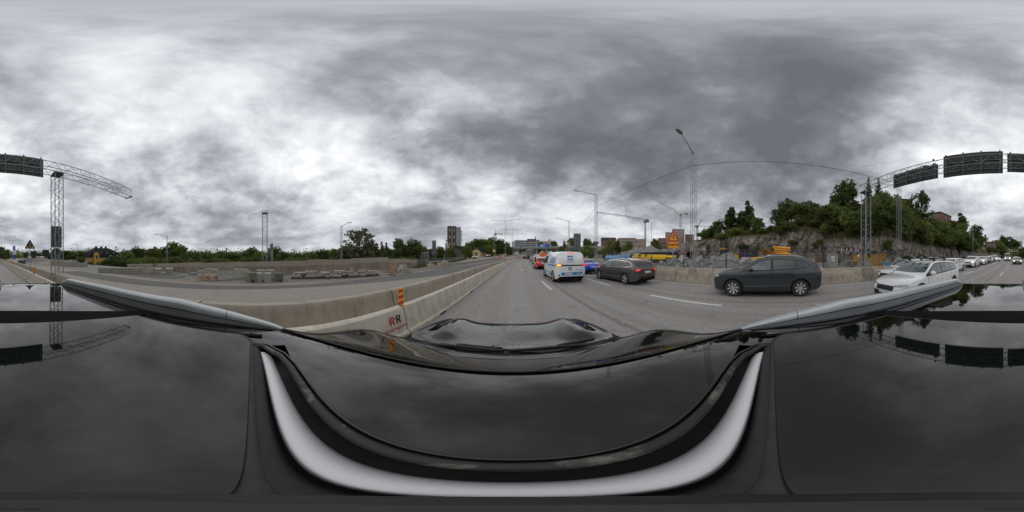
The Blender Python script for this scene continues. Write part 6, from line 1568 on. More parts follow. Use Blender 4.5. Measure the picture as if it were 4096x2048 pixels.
# ---- cabinet, pallets, skip
cb = thing('site_cabinet', 'grey site cabinet with white notices behind the fence', 'cabinet', pol(112.6, 15.4, 0), rad(-112)); MB().box(-.52, .52, -.4, .4, .1, 1.85).build('box', M_conc_grey, cb); MB().box(-.1, .22, -.42, -.401, 1.45, 1.62).build('notice', M_white, cb); MB().box(-.06, .22, -.42, -.401, 1.2, 1.34).build('notice', M_white, cb); MB().box(-.55, .55, -.43, .43, 1.85, 1.92).build('lid', M_steel_d, cb)
for k_ in range(4):
    o = copy_tree(pal); o.location = pol(108.8, 15.6, 1.05+.19*k_); o.rotation_euler = (0, 0, rad(-108+random.uniform(-5, 5))); o.scale = (1.15, 1, 1.4); tag(o, ['lowest', 'second', 'third', 'topmost'][k_]+' wooden pallet in the stack left of the grey cabinet', 'pallet', 'pallet stack by the cabinet')
o = link('plinth', MB().box(-.6, .6, -.45, .45, 0, 1.04).mesh('plinth', M_conc_grey), None, pol(108.8, 15.6), rad(-108)); tag(o, 'grey concrete plinth under the pallet stack', 'plinth')
sk = thing('waste_skip', 'yellow waste skip with a green base in front of the rock', 'skip', pol(125.2, 16.6, .05), rad(-122)); M_sky = pm('skip_yellow', (.42, .24, .045), (.33, .19, .04), 2, .7, dirt=(.22, .13, .05), dscale=2.5)
MB().prism([(-1.25, .55), (1.05, .55), (1.75, 1.7), (-1.6, 1.7)], -.85, .85, 'y').build('tub', M_sky, sk); MB().box(-1.66, 1.82, -.9, .9, 1.70, 1.78).build('rim', M_sky, sk); MB().prism([(-1.15, .1), (.95, .1), (1.04, .549), (-1.24, .549)], -.8, .8, 'y').build('base', pm('skip_green', (.03, .10, .08), rough=.7), sk)
for x in (-.6, .3): MB().box(x-.05, x+.05, -.90, -.851, .7, 1.7).build('rib', M_sky, sk)
tb_ = thing('work_trestle', 'low timber trestle left of the yellow skip', 'trestle', pol(119.4, 15.2, 0), rad(-118)); MB().box(-.7, .7, -.2, .2, 1.2, 1.26).build('top', M_conc_lite, tb_)
for x in (-.6, .6): MB().box(x-.05, x+.05, -.15, .15, 0, 1.2).build('leg', M_conc_lite, tb_)
for i, (az, d0, c_) in enumerate(((131.5, 16.2, 'blue'), (134.2, 16.4, 'blue'), (130.6, 16.8, 'white'))):
    o = link('site_sack', MB().prism([(-.35, 0), (.35, 0), (.42, .25), (.25, .48), (-.3, .45), (-.42, .2)], -.3, .3, 'y').mesh('site_sack', M_ppb if c_ == 'blue' else M_white), None, pol(az, d0, .55), rad(-az)); tag(o, ['left blue', 'right blue', 'white'][i]+' sack lying right of the yellow skip', 'sack')
# ------------------------------------------------------------------ trees
M_bark = pm('bark', (.05, .042, .034), (.085, .072, .058), 6, .95, bump=.4, bscale=20)
M_leaf = pm('leaves', (.092, .132, .034), (.195, .228, .066), .9, .75, trans=.22, objrand=.30, spec=.25)
M_leaf_d = pm('dark_leaves', (.062, .098, .030), (.132, .166, .054), .9, .75, trans=.18, objrand=.25, spec=.25)
M_leaf_l = pm('light_leaves', (.12, .165, .03), (.19, .24, .045), 1.2, .75, trans=.3, objrand=.2, spec=.25)
M_leaf_p = pm('purple_brown_leaves', (.115, .120, .070), (.20, .20, .125), 1.2, .75, trans=.2, spec=.25)
M_leaf_y = pm('yellow_leaves', (.22, .17, .02), (.30, .24, .03), 1.2, .75, trans=.3, spec=.25)
def leaf_mesh(name, pts, size, mat, seed, up=.0):
    r = np.random.default_rng(seed); n = len(pts); P = np.array(pts)
    a = r.normal(size=(n, 3)); a[:, 2] += up; a /= np.linalg.norm(a, axis=1)[:, None]; b = np.cross(a, r.normal(size=(n, 3))); b /= np.linalg.norm(b, axis=1)[:, None]; s = (size*r.uniform(.6, 1.3, n))[:, None]
    c = np.cross(a, b)
    V = np.stack([P-b*s, P-c*s*.6, P+b*s, P+c*s*.6], 1).reshape(-1, 3); F = np.arange(4*n).reshape(-1, 4)
    me = bpy.data.meshes.new(name); me.from_pydata(V.tolist(), [], F.tolist()); me.materials.append(mat); return me
def crown_pts(lobes, n, seed, hollow=.55):
    r = np.random.default_rng(seed); out = []; w = np.array([l[3]*l[4]*l[5] for l in lobes])**.67; w /= w.sum()
    for l, k in zip(lobes, (w*n).astype(int)):
        nc = max(6, k//12); d = r.normal(size=(nc, 3)); d /= np.linalg.norm(d, axis=1)[:, None]; rad_ = (hollow+(1.06-hollow)*r.random(nc)**.6)[:, None]; c = d*rad_
        q = np.repeat(c, max(1, k//nc), 0)+r.normal(size=(nc*max(1, k//nc), 3))*.13
        out.append(q*np.array(l[3:6])+np.array(l[:3]))
    return np.concatenate(out)
def trunk_mesh(h, r0, limbs, seed):
    rn = random.Random(seed); mb = MB(); top = Vector((rn.uniform(-.3, .3), rn.uniform(-.3, .3), h)); mb.path([(0, 0, -.3), (0, 0, h*.3), top*.7, top], [r0, r0*.8, r0*.5, r0*.15], 7)
    for p in limbs:
        z = rn.uniform(.3, .6)*h; mb.path([(0, 0, z), Vector((p[0]*.5, p[1]*.5, (z+p[2])/2+.2)), Vector(p[:3])], [r0*.4, r0*.25, r0*.06], 5)
    return mb.mesh('trunk', M_bark, True)
TREES = {}
def tree_kind(kind, seed):
    rn = random.Random(seed*77+5); L = []
    if kind in ('oak', 'dark'):
        for k in range(22):
            a = rn.uniform(0, 6.28); q = rn.random()**.55; z = 2.6+6.2*((k+.5)/22); rr = 3.0*math.sqrt(max(.08, 1-((z-5.4)/4.2)**2))*q; s = rn.uniform(1.15, 1.9); L.append((rr*math.cos(a), rr*math.sin(a), z, s, s, s*.85))
        n, size, h, r0 = 8000, .235, 7, .28
    elif kind == 'birch':
        for k in range(14):
            z = 2.4+7.2*k/13; rr = 1.35*math.sin(math.pi*min(1, .12+(z-1.6)/9.0))**.8; a = rn.uniform(0, 6.28); s = rn.uniform(.6, 1.0)*(.5+.6*rr/1.3); L.append((rr*.7*math.cos(a), rr*.7*math.sin(a), z, s, s, s*1.25))
        n, size, h, r0 = 6000, .18, 9, .14
    elif kind == 'spruce':
        for k in range(13):
            z = 1.3+8.4*k/12; rr = 2.2*(1-(z/10.3))+.08
            for q in range(6 if k < 10 else 3): a = 1.05*q+k*.5; L.append((rr*.6*math.cos(a), rr*.6*math.sin(a), z-.12*rr, rr*.45+.1, rr*.45+.1, .30))
        n, size, h, r0 = 6500, .18, 9.8, .2
    elif kind == 'maple':
        for k in range(30):
            a = rn.uniform(0, 6.28); q = rn.random()**.5; z = 2.6+6.2*((k+.5)/30); rr = 4.2*q*math.sqrt(max(.05, 1-((z-3.6)/5.6)**2)); s = rn.uniform(.9, 1.45); L.append((rr*math.cos(a), rr*math.sin(a), z, s, s, s*.7))
        n, size, h, r0 = 6000, .21, 6, .25
    elif kind == 'bush':
        for k in range(9):
            a = rn.uniform(0, 6.28); q = rn.random()**.5*3.0; s = rn.uniform(1.6, 2.6); L.append((q*math.cos(a), q*math.sin(a), rn.uniform(2.0, 6.6), s, s, s*.95))
        n, size, h, r0 = 6500, .26, 5, .12
    elif kind == 'spray':
        for k in range(16):
            a = rn.uniform(0, 6.28); q = rn.random()**.7*3.2; z = rn.uniform(3, 9.5)*(1-.08*q); 
            for m in range(3): L.append((q*math.cos(a)*(.6+.2*m), q*math.sin(a)*(.6+.2*m), z*(.45+.27*m), .42, .42, 1.2))
        n, size, h, r0 = 2400, .22, 6, .08
    limbs = [l for l in rn.sample(L, min(7, len(L)))]
    pts = crown_pts(L, n, seed, .35 if kind != 'maple' else .5)
    return trunk_mesh(h, r0, limbs, seed), pts, size
def tree_get(kind, var, mat):
    k = (kind, var)
    if k not in TREES: TREES[k] = tree_kind(kind, hash_(kind)+var)
    km = (kind, var, mat.name)
    if km not in TREES:
        tk, pts, size = TREES[k]; TREES[km] = leaf_mesh('crown', pts, size, mat, var+3)
    return TREES[k][0], TREES[km]
def hash_(s): return sum(ord(c)*(i+3) for i, c in enumerate(s))
REFH = {'oak': 9.9, 'dark': 9.9, 'birch': 10.3, 'spruce': 10.2, 'maple': 9.6, 'bush': 8.2, 'spray': 9.6}
REFW = {'oak': 8.2, 'dark': 8.2, 'birch': 3.6, 'spruce': 4.6, 'maple': 10.0, 'bush': 8.6, 'spray': 7.0}
def tree(name, label, kind, base, ztop, width, mat=None, var=None, group=None, cat='tree'):
    var = random.randrange(3) if var is None else var; mat = mat or {'oak': M_leaf, 'dark': M_leaf_d, 'birch': M_leaf, 'spruce': M_leaf_d, 'maple': M_leaf, 'bush': M_leaf, 'spray': M_leaf_l}[kind]
    tk, cr = tree_get(kind, var, mat); r = thing(name, label, cat, base, random.uniform(0, 6.28), group)
    sz = (ztop-base[2])/REFH[kind]; sx = width/REFW[kind]; r.scale = (sx, sx, sz); link('trunk', tk, r); link('crown', cr, r); return r
def pxtree(px, topy, wpx, d, kind, label, name='tree', zb=None, **k):
    az = (px-2048)*360/4096; el = (1024-topy)*180/2048; p = pol(az, d); zt = CAM_Z+d*math.tan(rad(el)); p.z = terrain(p.x, p.y)-.2 if zb is None else zb
    return tree(name, label, kind, p, zt, max(1., d*rad(wpx*360/4096)), **k)
# --- belt of trees beyond the retaining wall
BELT = [(500, 1000, 70), (553, 986, 80), (618, 988, 80), (660, 983, 60), (699, 962, 85), (738, 985, 60), (772, 1000, 70), (832, 1002, 90), (884, 1004, 80), (930, 1010, 80), (985, 1004, 60), (1004, 986, 62), (1034, 1004, 50), (1096, 985, 66), (1128, 1003, 55), (1160, 1012, 60), (1205, 1012, 70), (1250, 1005, 60), (1290, 996, 70), (1335, 990, 66), (1375, 1000, 60), (1500, 1000, 50), (1560, 992, 50), (1600, 952, 70), (1652, 958, 80)]
for i, (px, ty, w) in enumerate(BELT):
    kind = ['oak', 'dark', 'oak', 'dark', 'oak'][i % 5]; d = 36+((i*37) % 17)+(14 if px > 1550 else 0)
    near = 'rising highest in the left belt' if ty < 970 else ('with a rounded top in the left belt' if ty < 995 else 'with a low crown in the left belt')
    pxtree(px, ty, w*1.15, d, kind, ('dark' if kind == 'dark' else 'green')+' broadleaf tree '+near+', '+ordn(i+1)+' from the left', 'broadleaf_tree', var=i % 3, group='left tree belt')
for i in range(30):
    px = 470+i*41; pxtree(px, 1028+(i*7 % 13), 95, 31+(i*5) % 9, 'bush', ordn(i+1)+' dense bush from the left at the foot of the left belt', 'bush', group='bushes under the left belt', cat='bush', mat=M_leaf if i % 3 else M_leaf_d, var=i % 3)
pxtree(1438, 912, 178, 33, 'maple', 'large purple brown spreading tree beside the twin tube lamp post', 'spreading_tree', mat=M_leaf_p, var=1)
for k, (px, ty, w) in enumerate(((1385, 985, 90), (1440, 975, 110), (1490, 985, 80))): pxtree(px, ty, w, 35, 'dark', ['left', 'middle', 'right'][k]+' dark bush under the purple brown tree', 'bush', cat='bush', var=k)
for k, (px, ty) in enumerate(((1525, 962), (1545, 968))): pxtree(px, ty, 30, 52, 'birch', ['taller', 'shorter'][k]+' slender tree right of the purple brown tree', 'slender_tree', var=k)
# light green sprays above the wall
for k, (px, ty, w, d, lab) in enumerate(((650, 1022, 50, 19, 'largest light green spray above the wall, left'), (624, 1036, 30, 19, 'small light green spray left of the largest one'), (766, 1041, 30, 18, 'yellow green rounded plant peeping over the wall'), (818, 1035, 16, 18, 'narrow light green plant over the wall'), (895, 1024, 40, 19, 'tall spiky plant over the middle of the wall'))):
    pxtree(px, ty, w, d, 'spray', lab, 'wild_plant', zb=0., var=k % 3, cat='plant')
for k, (px, ty, w, d, m, lab) in enumerate(((412, 1040, 50, 36, M_leaf, 'round green shrub before the yellow mansion'), (455, 1030, 40, 34, M_leaf_l, 'light green shrub right of the yellow mansion wall'), (352, 1044, 34, 36, M_leaf_d, 'dark round shrub left of the mansion door'), (375, 1060, 30, 30, M_leaf_y, 'low yellowing shrub by the yard edge'), (325, 1028, 30, 50, M_leaf_l, 'yellow green shrub at the left corner of the mansion'))):
    pxtree(px, ty, w*1.2, d, 'bush', lab, 'shrub', zb=-1.2, mat=m, var=k % 3, cat='shrub')
# --- ahead left
AH = [(1700, 985, 60, 75), (1735, 990, 60, 80), (1765, 985, 60, 82), (1800, 992, 50, 74), (1835, 978, 60, 88), (1868, 985, 50, 64), (1880, 966, 50, 95), (1905, 952, 60, 98), (1937, 955, 60, 100), (1966, 950, 55, 100), (1997, 956, 60, 102), (2028, 968, 50, 104), (2040, 985, 36, 100)]
for i, (px, ty, w, d) in enumerate(AH): pxtree(px, ty, w*1.1, d, 'oak' if i % 2 else 'dark', 'broad green tree '+('rising over the cottages' if ty < 970 else 'among the cottages')+' ahead left, '+ordn(i+1)+' from the left', 'broadleaf_tree', zb=terrain(*pol((px-2048)*.08789, d).xy)-1.5, group='trees around the cottages', var=i % 3)
pxtree(1963, 980, 44, 84, 'bush', 'bright lime green round tree right of the gabled cottage', 'lime_tree', mat=M_leaf_l, var=1)
pxtree(1868, 978, 52, 66, 'dark', 'dark tree in front of the gabled cottage', 'broadleaf_tree', var=2)
# --- ahead right
for i, (px, ty, w, d, kind) in enumerate(((2256, 960, 26, 70, 'birch'), (2244, 985, 24, 68, 'bush'), (2270, 990, 22, 66, 'bush'), (2355, 985, 40, 90, 'bush'), (2335, 998, 36, 60, 'bush'), (2420, 985, 24, 50, 'bush'), (2300, 1000, 40, 62, 'bush'), (2365, 1005, 30, 58, 'bush'), (2615, 952, 40, 70, 'birch'), (2630, 962, 34, 72, 'bush'), (2440, 955, 40, 150, 'oak'), (2470, 960, 40, 160, 'oak'), (2510, 968, 44, 150, 'bush'), (2290, 955, 34, 200, 'oak'), (2160, 965, 30, 190, 'oak'), (2215, 962, 30, 190, 'dark'), (2380, 962, 40, 200, 'oak'), (2350, 955, 40, 210, 'dark'))):
    pxtree(px, ty, w*1.1, d, kind, ['poplar shaped tree behind the white van', 'bush left of the bare mast', 'bush right of the bare mast', 'bush right of the ribbed sign', 'bush before the overpass', 'small bush by the second lamp post', 'low bush by the site gate', 'low green bush under the ribbed sign', 'thin grey green tree right of the crane mast', 'grey green bush right of the crane mast', 'tree left of the brick hall', 'tree right of the brick hall', 'clump before the long brown building', 'tree left of the orange apartment house', 'tree between the blue signs', 'dark tree left of the cream apartment house', 'tree left of the pale green hoarding', 'dark tree behind the ribbed sign'][i], 'distant_tree' if d > 100 else 'roadside_tree', zb=None if d < 100 else terrain(*pol((px-2048)*.08789, d).xy), var=i % 3)
# --- hill on the right
def hilltree(px, ty, wpx, back, kind, label, name='hill_tree', **k):
    az = (px-2048)*360/4096; d = cD(az)+back; p = pol(az, d, hillz(az, d)-.3); el = (1024-ty)*180/2048; zt = max(CAM_Z+d*math.tan(rad(el)), p.z+1.2)
    return tree(name, label, kind, p, zt, d*rad(wpx*360/4096), **k)
HT = [(2840, 905, 60, 8, 'bush', M_leaf_d, 'low dark tree at the left end of the rock top'), (2872, 880, 60, 9, 'dark', None, 'dark round tree left of the two tall birches'), (2926, 824, 66, 10, 'birch', M_leaf_d, 'left of two tall dark birches on the rock'), (2987, 798, 66, 11, 'birch', M_leaf_d, 'right of two tall dark birches on the rock'), (2950, 870, 80, 12, 'dark', None, 'dark tree behind the two tall birches'),
      (3035, 870, 76, 9, 'oak', None, 'green tree right of the yellow shrub'), (3075, 905, 60, 7, 'bush', None, 'low green bush on the middle of the rock'), (3120, 830, 70, 12, 'dark', None, 'dark tree at the left of the central clump'), (3150, 798, 90, 14, 'dark', None, 'tallest dark tree of the central clump'), (3205, 815, 90, 12, 'oak', None, 'broad green tree of the central clump'), (3245, 806, 80, 16, 'dark', None, 'dark tree at the back of the central clump'), (3275, 830, 80, 12, 'oak', None, 'green tree at the right of the central clump'),
      (3180, 880, 100, 5, 'bush', None, 'broad bush at the brow of the rock'), (3260, 900, 90, 4, 'bush', None, 'bush over the sloping rock shoulder'), (3330, 850, 90, 9, 'oak', None, 'olive green tree left of the graffiti'), (3345, 905, 80, 4, 'bush', None, 'olive bush above the graffiti, left'), (3385, 730, 120, 18, 'dark', None, 'very tall dark broadleaf tree left of the spruces'), (3350, 770, 80, 20, 'dark', None, 'dark tree shoulder left of the tallest broadleaf'),
      (3474, 706, 56, 19, 'spruce', None, 'left spruce behind the gantry leg'), (3512, 708, 64, 18, 'spruce', None, 'right spruce behind the gantry leg'), (3420, 800, 90, 8, 'birch', M_leaf, 'light birch in front of the tall dark tree'), (3430, 860, 90, 4, 'bush', None, 'green bush above the graffiti, right'), (3498, 830, 80, 7, 'birch', None, 'birch just right of the gantry leg'), (3545, 850, 90, 5, 'oak', None, 'green tree above the sprayed rock'), (3557, 790, 60, 16, 'dark', None, 'dark tree left of the brick gable'),
      (3600, 840, 80, 5, 'birch', M_leaf, 'birch with yellow leaves left of the rear lamp post'), (3640, 845, 80, 6, 'birch', None, 'birch right of the rear lamp post'), (3683, 762, 100, 17, 'maple', M_leaf_d, 'large dark maple against the sky on the hill'), (3635, 800, 50, 20, 'dark', None, 'dark tree between the brick gable and the maple'), (3690, 850, 90, 6, 'birch', None, 'young birch below the maple'), (3730, 870, 80, 6, 'birch', None, 'young birch before the long brick building'), (3770, 890, 80, 6, 'birch', None, 'young birch right of the long brick building'), (3800, 880, 70, 9, 'oak', None, 'green tree right of the long brick building'), (3838, 848, 64, 22, 'birch', M_leaf, 'feathery light tree right of the brick building'), (3850, 890, 70, 12, 'oak', None, 'green tree under the feathery light tree'), (3865, 935, 40, 5, 'bush', None, 'bush where the hill meets the road'),
      (3905, 897, 56, 16, 'dark', None, 'dark tree by the tall slim lamp post'), (3925, 940, 60, 10, 'oak', None, 'green tree right of the tall slim lamp post'), (3960, 985, 60, 4, 'bush', None, 'low bush above the rear queue'), (4000, 975, 60, 8, 'bush', None, 'bush behind the white small van'), (4023, 942, 60, 20, 'dark', None, 'large dark tree over the rear queue'), (4060, 955, 50, 22, 'dark', None, 'dark tree right of the largest rear one'), (3990, 960, 50, 22, 'oak', None, 'tree left of the largest rear one')]
for i, (px, ty, w, back, kind, m, lab) in enumerate(HT): hilltree(px, ty, w*1.12, back, kind, lab, 'spruce' if kind == 'spruce' else ('bush' if kind == 'bush' else 'hill_tree'), mat=m, var=i % 3, cat='bush' if kind == 'bush' else 'tree')
rn = random.Random(21)
for i in range(44):
    px = 3385+500*(i+rn.random())/44; back = rn.uniform(.9, 4.5); az = (px-2048)*.08789; d = cD(az)+.22*cT(az)+back; tz = hillz(az, d)+rn.uniform(2.2, 4.2); el = math.degrees(math.atan2(tz-CAM_Z, d))
    hilltree(px, 1024-el/.08789, 88, back+.22*cT(az), 'bush' if i % 3 else 'birch', ordn(i+1)+' leafy bush from the left along the brow above the sprayed rock', 'brow_bush', group='bushes along the rock brow', var=i % 3, mat=M_leaf if i % 2 else M_leaf_d, cat='bush')
for i in range(64):
    px = 3290+610*(i+rn.random()*.9)/64; back = rn.uniform(1.5, 12); az = (px-2048)*.08789; d = cD(az)+back; tz = hillz(az, d)+rn.uniform(2.0, 5.5); el = math.degrees(math.atan2(tz-CAM_Z, d))
    hilltree(px, 1024-el/.08789, 80, back, rn.choice(['bush', 'birch', 'oak']), ordn(i+1)+' young green tree from the left on the slope above the rock', 'slope_tree', group='young trees on the slope', var=i % 3)
for i in range(16):
    px = 2800+500*(i+rn.random()*.9)/16; back = rn.uniform(2, 12); az = (px-2048)*.08789; d = cD(az)+back; tz = hillz(az, d)+rn.uniform(.8, 2.2); el = math.degrees(math.atan2(tz-CAM_Z, d))
    hilltree(px, 1024-el/.08789, 60, back, 'bush', ordn(i+1)+' low green bush from the left on the flat top of the rock', 'bush', group='bushes on the rock top', var=i % 3, cat='bush')
hilltree(2975, 893, 44, 4, 'spray', 'yellow leaved shrub at the edge of the rock top', 'yellow_shrub', mat=M_leaf_y, cat='shrub')
rn = random.Random(33)
for i in range(14):
    px = 2800+950*(i+rn.random()*.8)/14; az = (px-2048)*.08789; d = cD(az)-.4+.1; z = rn.uniform(.2, .75)*cT(az); tree('ledge_bush', ordn(i+1)+' small green bush from the left growing on the rock face', 'bush', pol(az, cD(az)+.22*z-.5, z), z+rn.uniform(.7, 1.5), rn.uniform(.9, 2.0), mat=M_leaf, var=i % 3, group='bushes on the rock face', cat='bush')
pxtree(3318, 998, 30, 27, 'spray', 'fresh green bush growing at the foot of the rock', 'bush', zb=.2, mat=M_leaf, cat='bush')
pxtree(3312, 1052, 46, 13.2, 'spray', 'yellow flowering weeds between fence and barrier', 'weeds', zb=.35, mat=M_leaf_y, cat='weeds')
# --- rear
for i, (px, ty, w, d) in enumerate(((8, 985, 40, 75), (28, 995, 36, 90), (58, 1018, 40, 160), (150, 1014, 70, 150), (180, 1010, 70, 140), (215, 1012, 60, 120), (240, 1002, 50, 95), (265, 1000, 46, 90), (292, 1003, 46, 85), (320, 1002, 50, 80), (4085, 990, 30, 110), (345, 1006, 40, 88))):
    pxtree(px, ty, w*1.15, d, 'oak' if i % 2 else 'dark', ordn(i+1)+' dark green tree of the wood far behind on the left', 'rear_tree', zb=-1.5, group='rear left wood', var=i % 3)
# far woodland as one mass
def woodland(name, label, a0, a1, d0, d1, h0, h1, n, seed, zf=None):
    r = np.random.default_rng(seed); cl = []
    for k in range(n):
        az = r.uniform(a0, a1); d = r.uniform(d0, d1); p = pol(az, d); zb = terrain(p.x, p.y)-1 if zf is None else zf; h = r.uniform(h0, h1); w = h*.45; m = 34
        q = r.normal(size=(m, 3)); q /= np.linalg.norm(q, axis=1)[:, None]; q *= (r.random(m)**.4)[:, None]; q[:, 2] = np.abs(q[:, 2])*1.0-.15; cl.append(q*np.array([w, w, h*.85])+np.array([p.x, p.y, zb+h*.15]))
    me = leaf_mesh(name, np.concatenate(cl), max(.9, d0*.0065), M_leaf, seed); o = link(name, me); o['kind'] = 'stuff'; o['label'] = label; o['category'] = 'woodland'
woodland('far_woodland', 'dark far woodland closing the left horizon', -140, -20, 90, 200, 5, 11, 900, 2, -2)
woodland('far_woodland', 'dark wooded ridge far behind us on the left', -182, -139, 130, 260, 7, 13, 500, 3, -2)
woodland('far_woodland', 'dark woodland behind the right hill road', 166, 181, 140, 260, 6, 14, 260, 4, 0)
woodland('far_woodland', 'low wooded ground around the buildings ahead', -22, 62, 190, 330, 5, 10, 420, 5, 6)
# dry grass tufts on the rock top and along the verge
def grass(name, label, n, fn, h, mat, seed):
    r = random.Random(seed); mb = MB()
    for i in range(n):
        p = fn(r); a = r.uniform(0, 6.28); d = Vector((math.cos(a), math.sin(a), 0))*h*.22; t = p+Vector((r.uniform(-.3, .3)*h, r.uniform(-.3, .3)*h, h*r.uniform(.6, 1.2))); mb.add([p-d, p+d, t], [(0, 1, 2)])
    o = mb.build(name, mat, fix=False); tag(o, label, 'grass', kind='stuff')
M_dry = pm('dry_grass', (.17, .13, .05), (.10, .09, .035), 3, .9, trans=.2); M_grs = pm('verge_grass', (.06, .085, .02), (.12, .115, .04), 2, .9, trans=.2)
def fa(r):
    az = r.uniform(62, 112); d = cD(az)+r.uniform(1.2, 14); return pol(az, d, hillz(az, d)-.1)
grass('dry_grass', 'dry yellow grass on the flat top of the rock', 9000, fa, .36, M_dry, 1)
def fb(r):
    az = r.uniform(108, 168); d = cD(az)+.22*cT(az)+r.uniform(.6, 8); return pol(az, d, hillz(az, d)-.1)
grass('slope_grass', 'brown green grass on the slope above the rock', 7000, fb, .5, M_grs, 2)
def fc(r):
    v = r.uniform(-110, -30); u = r.uniform(9.8, 13); return RP(u, v, 0)
grass('verge_grass', 'rough grass verge beside the rear queue', 6000, fc, .5, M_grs, 3)
def fd(r):
    t = r.uniform(18, 60); return Vector((-12.0-t*.09+r.uniform(-1.6, 1.8), t, terrain(-14, t)*.9))
grass('verge_grass', 'grass strip along the railing ahead left', 3000, fd, .35, M_grs, 4)
# ------------------------------------------------------------------ buildings, bridge, cranes
M_win = pm('window_glass', (.03, .04, .05), (.07, .085, .10), .6, .1, spec=.6); M_frame = pm('window_frame', (.6, .6, .58), rough=.6); M_roofdk = pm('dark_roof', (.014, .015, .017), (.024, .025, .027), 2, .9, spec=.15); M_roofgr = pm('grey_roof', (.04, .043, .047), (.058, .061, .065), 2, .9, spec=.15)
WM = {}
def window(parent, w, h, loc, rz, frame=True, mat=None):
    key = (round(w, 2), round(h, 2), frame, (mat or M_win).name)
    if key not in WM:
        WM[key] = (MB().box(-w/2, w/2, -.05, .0, 0, h).mesh('window', mat or M_win), MB().box(-w/2-.08, w/2+.08, -.02, .01, -.08, 0).box(-w/2-.08, w/2+.08, -.02, .01, h, h+.08).box(-w/2-.08, -w/2, -.02, .01, 0, h).box(w/2, w/2+.08, -.02, .01, 0, h).mesh('window_frame', M_frame) if frame else None)
    o = link('window', WM[key][0], parent, loc, rz)
    if frame: link('window_frame', WM[key][1], o)
    return o
def facade(parent, W_, z0, z1, cols, rows, ww, wh, y, x0=0., rz=0., frame=False, mat=None, side=None):
    for r in range(rows):
        for c in range(cols):
            x = -W_/2+W_*(c+.5)/cols; z = z0+(z1-z0)*(r+.5)/rows-wh/2
            if side is None: window(parent, ww, wh, (x0+x, y, z), 0, frame, mat)
            else: window(parent, ww, wh, (side, x, z), math.pi/2 if side > 0 else -math.pi/2, frame, mat)
def bld(name, label, px0, px1, topy, d, z0, wall, depth=12, cols=6, rows=4, ww=None, wh=None, roof='flat', roofmat=None, rooftop=None, turn=0., frame=False, wmat=None, sidecols=0, eave=None):
    azc = ((px0+px1)/2-2048)*.08789; w = d*rad((px1-px0)*.08789); zt = CAM_Z+d*math.tan(rad((1024-topy)*.08789)); r = thing(name, label, 'building', pol(azc, d+depth/2), rad(-azc+turn)); roofmat = roofmat or M_roofdk
    if roof == 'flat':
        MB().box(-w/2, w/2, -depth/2, depth/2, z0, zt).build('wall', wall, r); MB().box(-w/2-.15, w/2+.15, -depth/2-.15, depth/2+.15, zt, zt+.35).build('parapet', roofmat, r); top = zt
    else:
        top = eave if eave else z0+(zt-z0)*.66; MB().box(-w/2, w/2, -depth/2, depth/2, z0, top).build('wall', wall, r); hip = w*.22 if roof == 'hip' else 0.
        if roof == 'gable_front':
            MB().prism([(-w/2, top), (w/2, top), (0, zt)], -depth/2, depth/2, 'y').build('gable', wall, r)
            for s in (-1, 1): MB().add([(0, -depth/2-.4, zt+.2), (0, depth/2+.4, zt+.2), (s*(w/2+.5), depth/2+.4, top-.25), (s*(w/2+.5), -depth/2-.4, top-.25), (0, -depth/2-.4, zt-.05), (0, depth/2+.4, zt-.05), (s*(w/2+.5), depth/2+.4, top-.5), (s*(w/2+.5), -depth/2-.4, top-.5)], [(0, 1, 2, 3), (4, 7, 6, 5), (0, 3, 7, 4), (1, 5, 6, 2), (3, 2, 6, 7)]).build('roof', roofmat, r)
        else:
            e = .5; MB().add([(-w/2-e, -depth/2-e, top), (w/2+e, -depth/2-e, top), (w/2+e, depth/2+e, top), (-w/2-e, depth/2+e, top), (-w/2+hip, 0, zt), (w/2-hip, 0, zt)], [(0, 1, 5, 4), (1, 2, 5), (2, 3, 4, 5), (3, 0, 4), (0, 3, 2, 1)]).build('roof', roofmat, r)
    ww = ww or w/cols*.55; wh = wh or (top-z0)/rows*.5
    facade(r, w*.96, z0, top, cols, rows, ww, wh, -depth/2-.002, frame=frame, mat=wmat)
    if sidecols: facade(r, depth*.94, z0, top, sidecols, rows, ww, wh, 0, side=-w/2-.002, frame=frame, mat=wmat); facade(r, depth*.94, z0, top, sidecols, rows, ww, wh, 0, side=w/2+.002, frame=frame, mat=wmat)
    return r, w, top, zt
W_cream = pm('cream_render', (.52, .46, .36), (.46, .41, .33), .5, .9); W_grey = pm('grey_cladding', (.28, .275, .26), (.23, .225, .215), .4, .8); W_white = pm('pale_cladding', (.52, .51, .49), rough=.8); W_yell = pm('yellow_render', (.52, .31, .065), (.46, .27, .06), .6, .9); W_pyel = pm('pale_yellow_render', (.55, .43, .22), (.50, .39, .20), .6, .9)
W_or = pm('orange_render', (.45, .17, .07), (.50, .26, .11), .3, .9); W_brick = pm('red_brick', (.21, .090, .062), (.17, .074, .052), .8, .9); W_brown = pm('brown_brick', (.34, .23, .18), (.38, .265, .21), .3, .9); W_pink = pm('pink_panel', (.44, .32, .265), (.40, .29, .24), .3, .9)  # brick, brown and pink paled in colour to stand in for distance haze
M_glb = pm('blue_curtain_glass', (.06, .13, .19), (.10, .18, .25), .25, .1, spec=.6)
bld('glass_office', 'blue glass office block ahead left of the grey office', 2059, 2098, 962, 255, 8, W_grey, cols=8, rows=6, ww=1.75, wh=1.9, wmat=M_glb)
bld('white_office', 'narrow white office slice left of the blue glass block', 2048, 2058.4, 967, 252, 8, W_white, cols=3, rows=5)
r, w, t, zt = bld('grey_office', 'long grey office block with rows of windows ahead', 2098.5, 2147, 962, 258, 8, W_grey, cols=14, rows=6, ww=1.0, wh=1.3); MB().box(-w*.3, w*.45, -4, 4, zt+.36, zt+2.6).build('penthouse', M_roofdk, r); MB().box(w*.38, w*.46, -1, 1, zt+2.61, zt+7).build('chimney', W_brown, r)
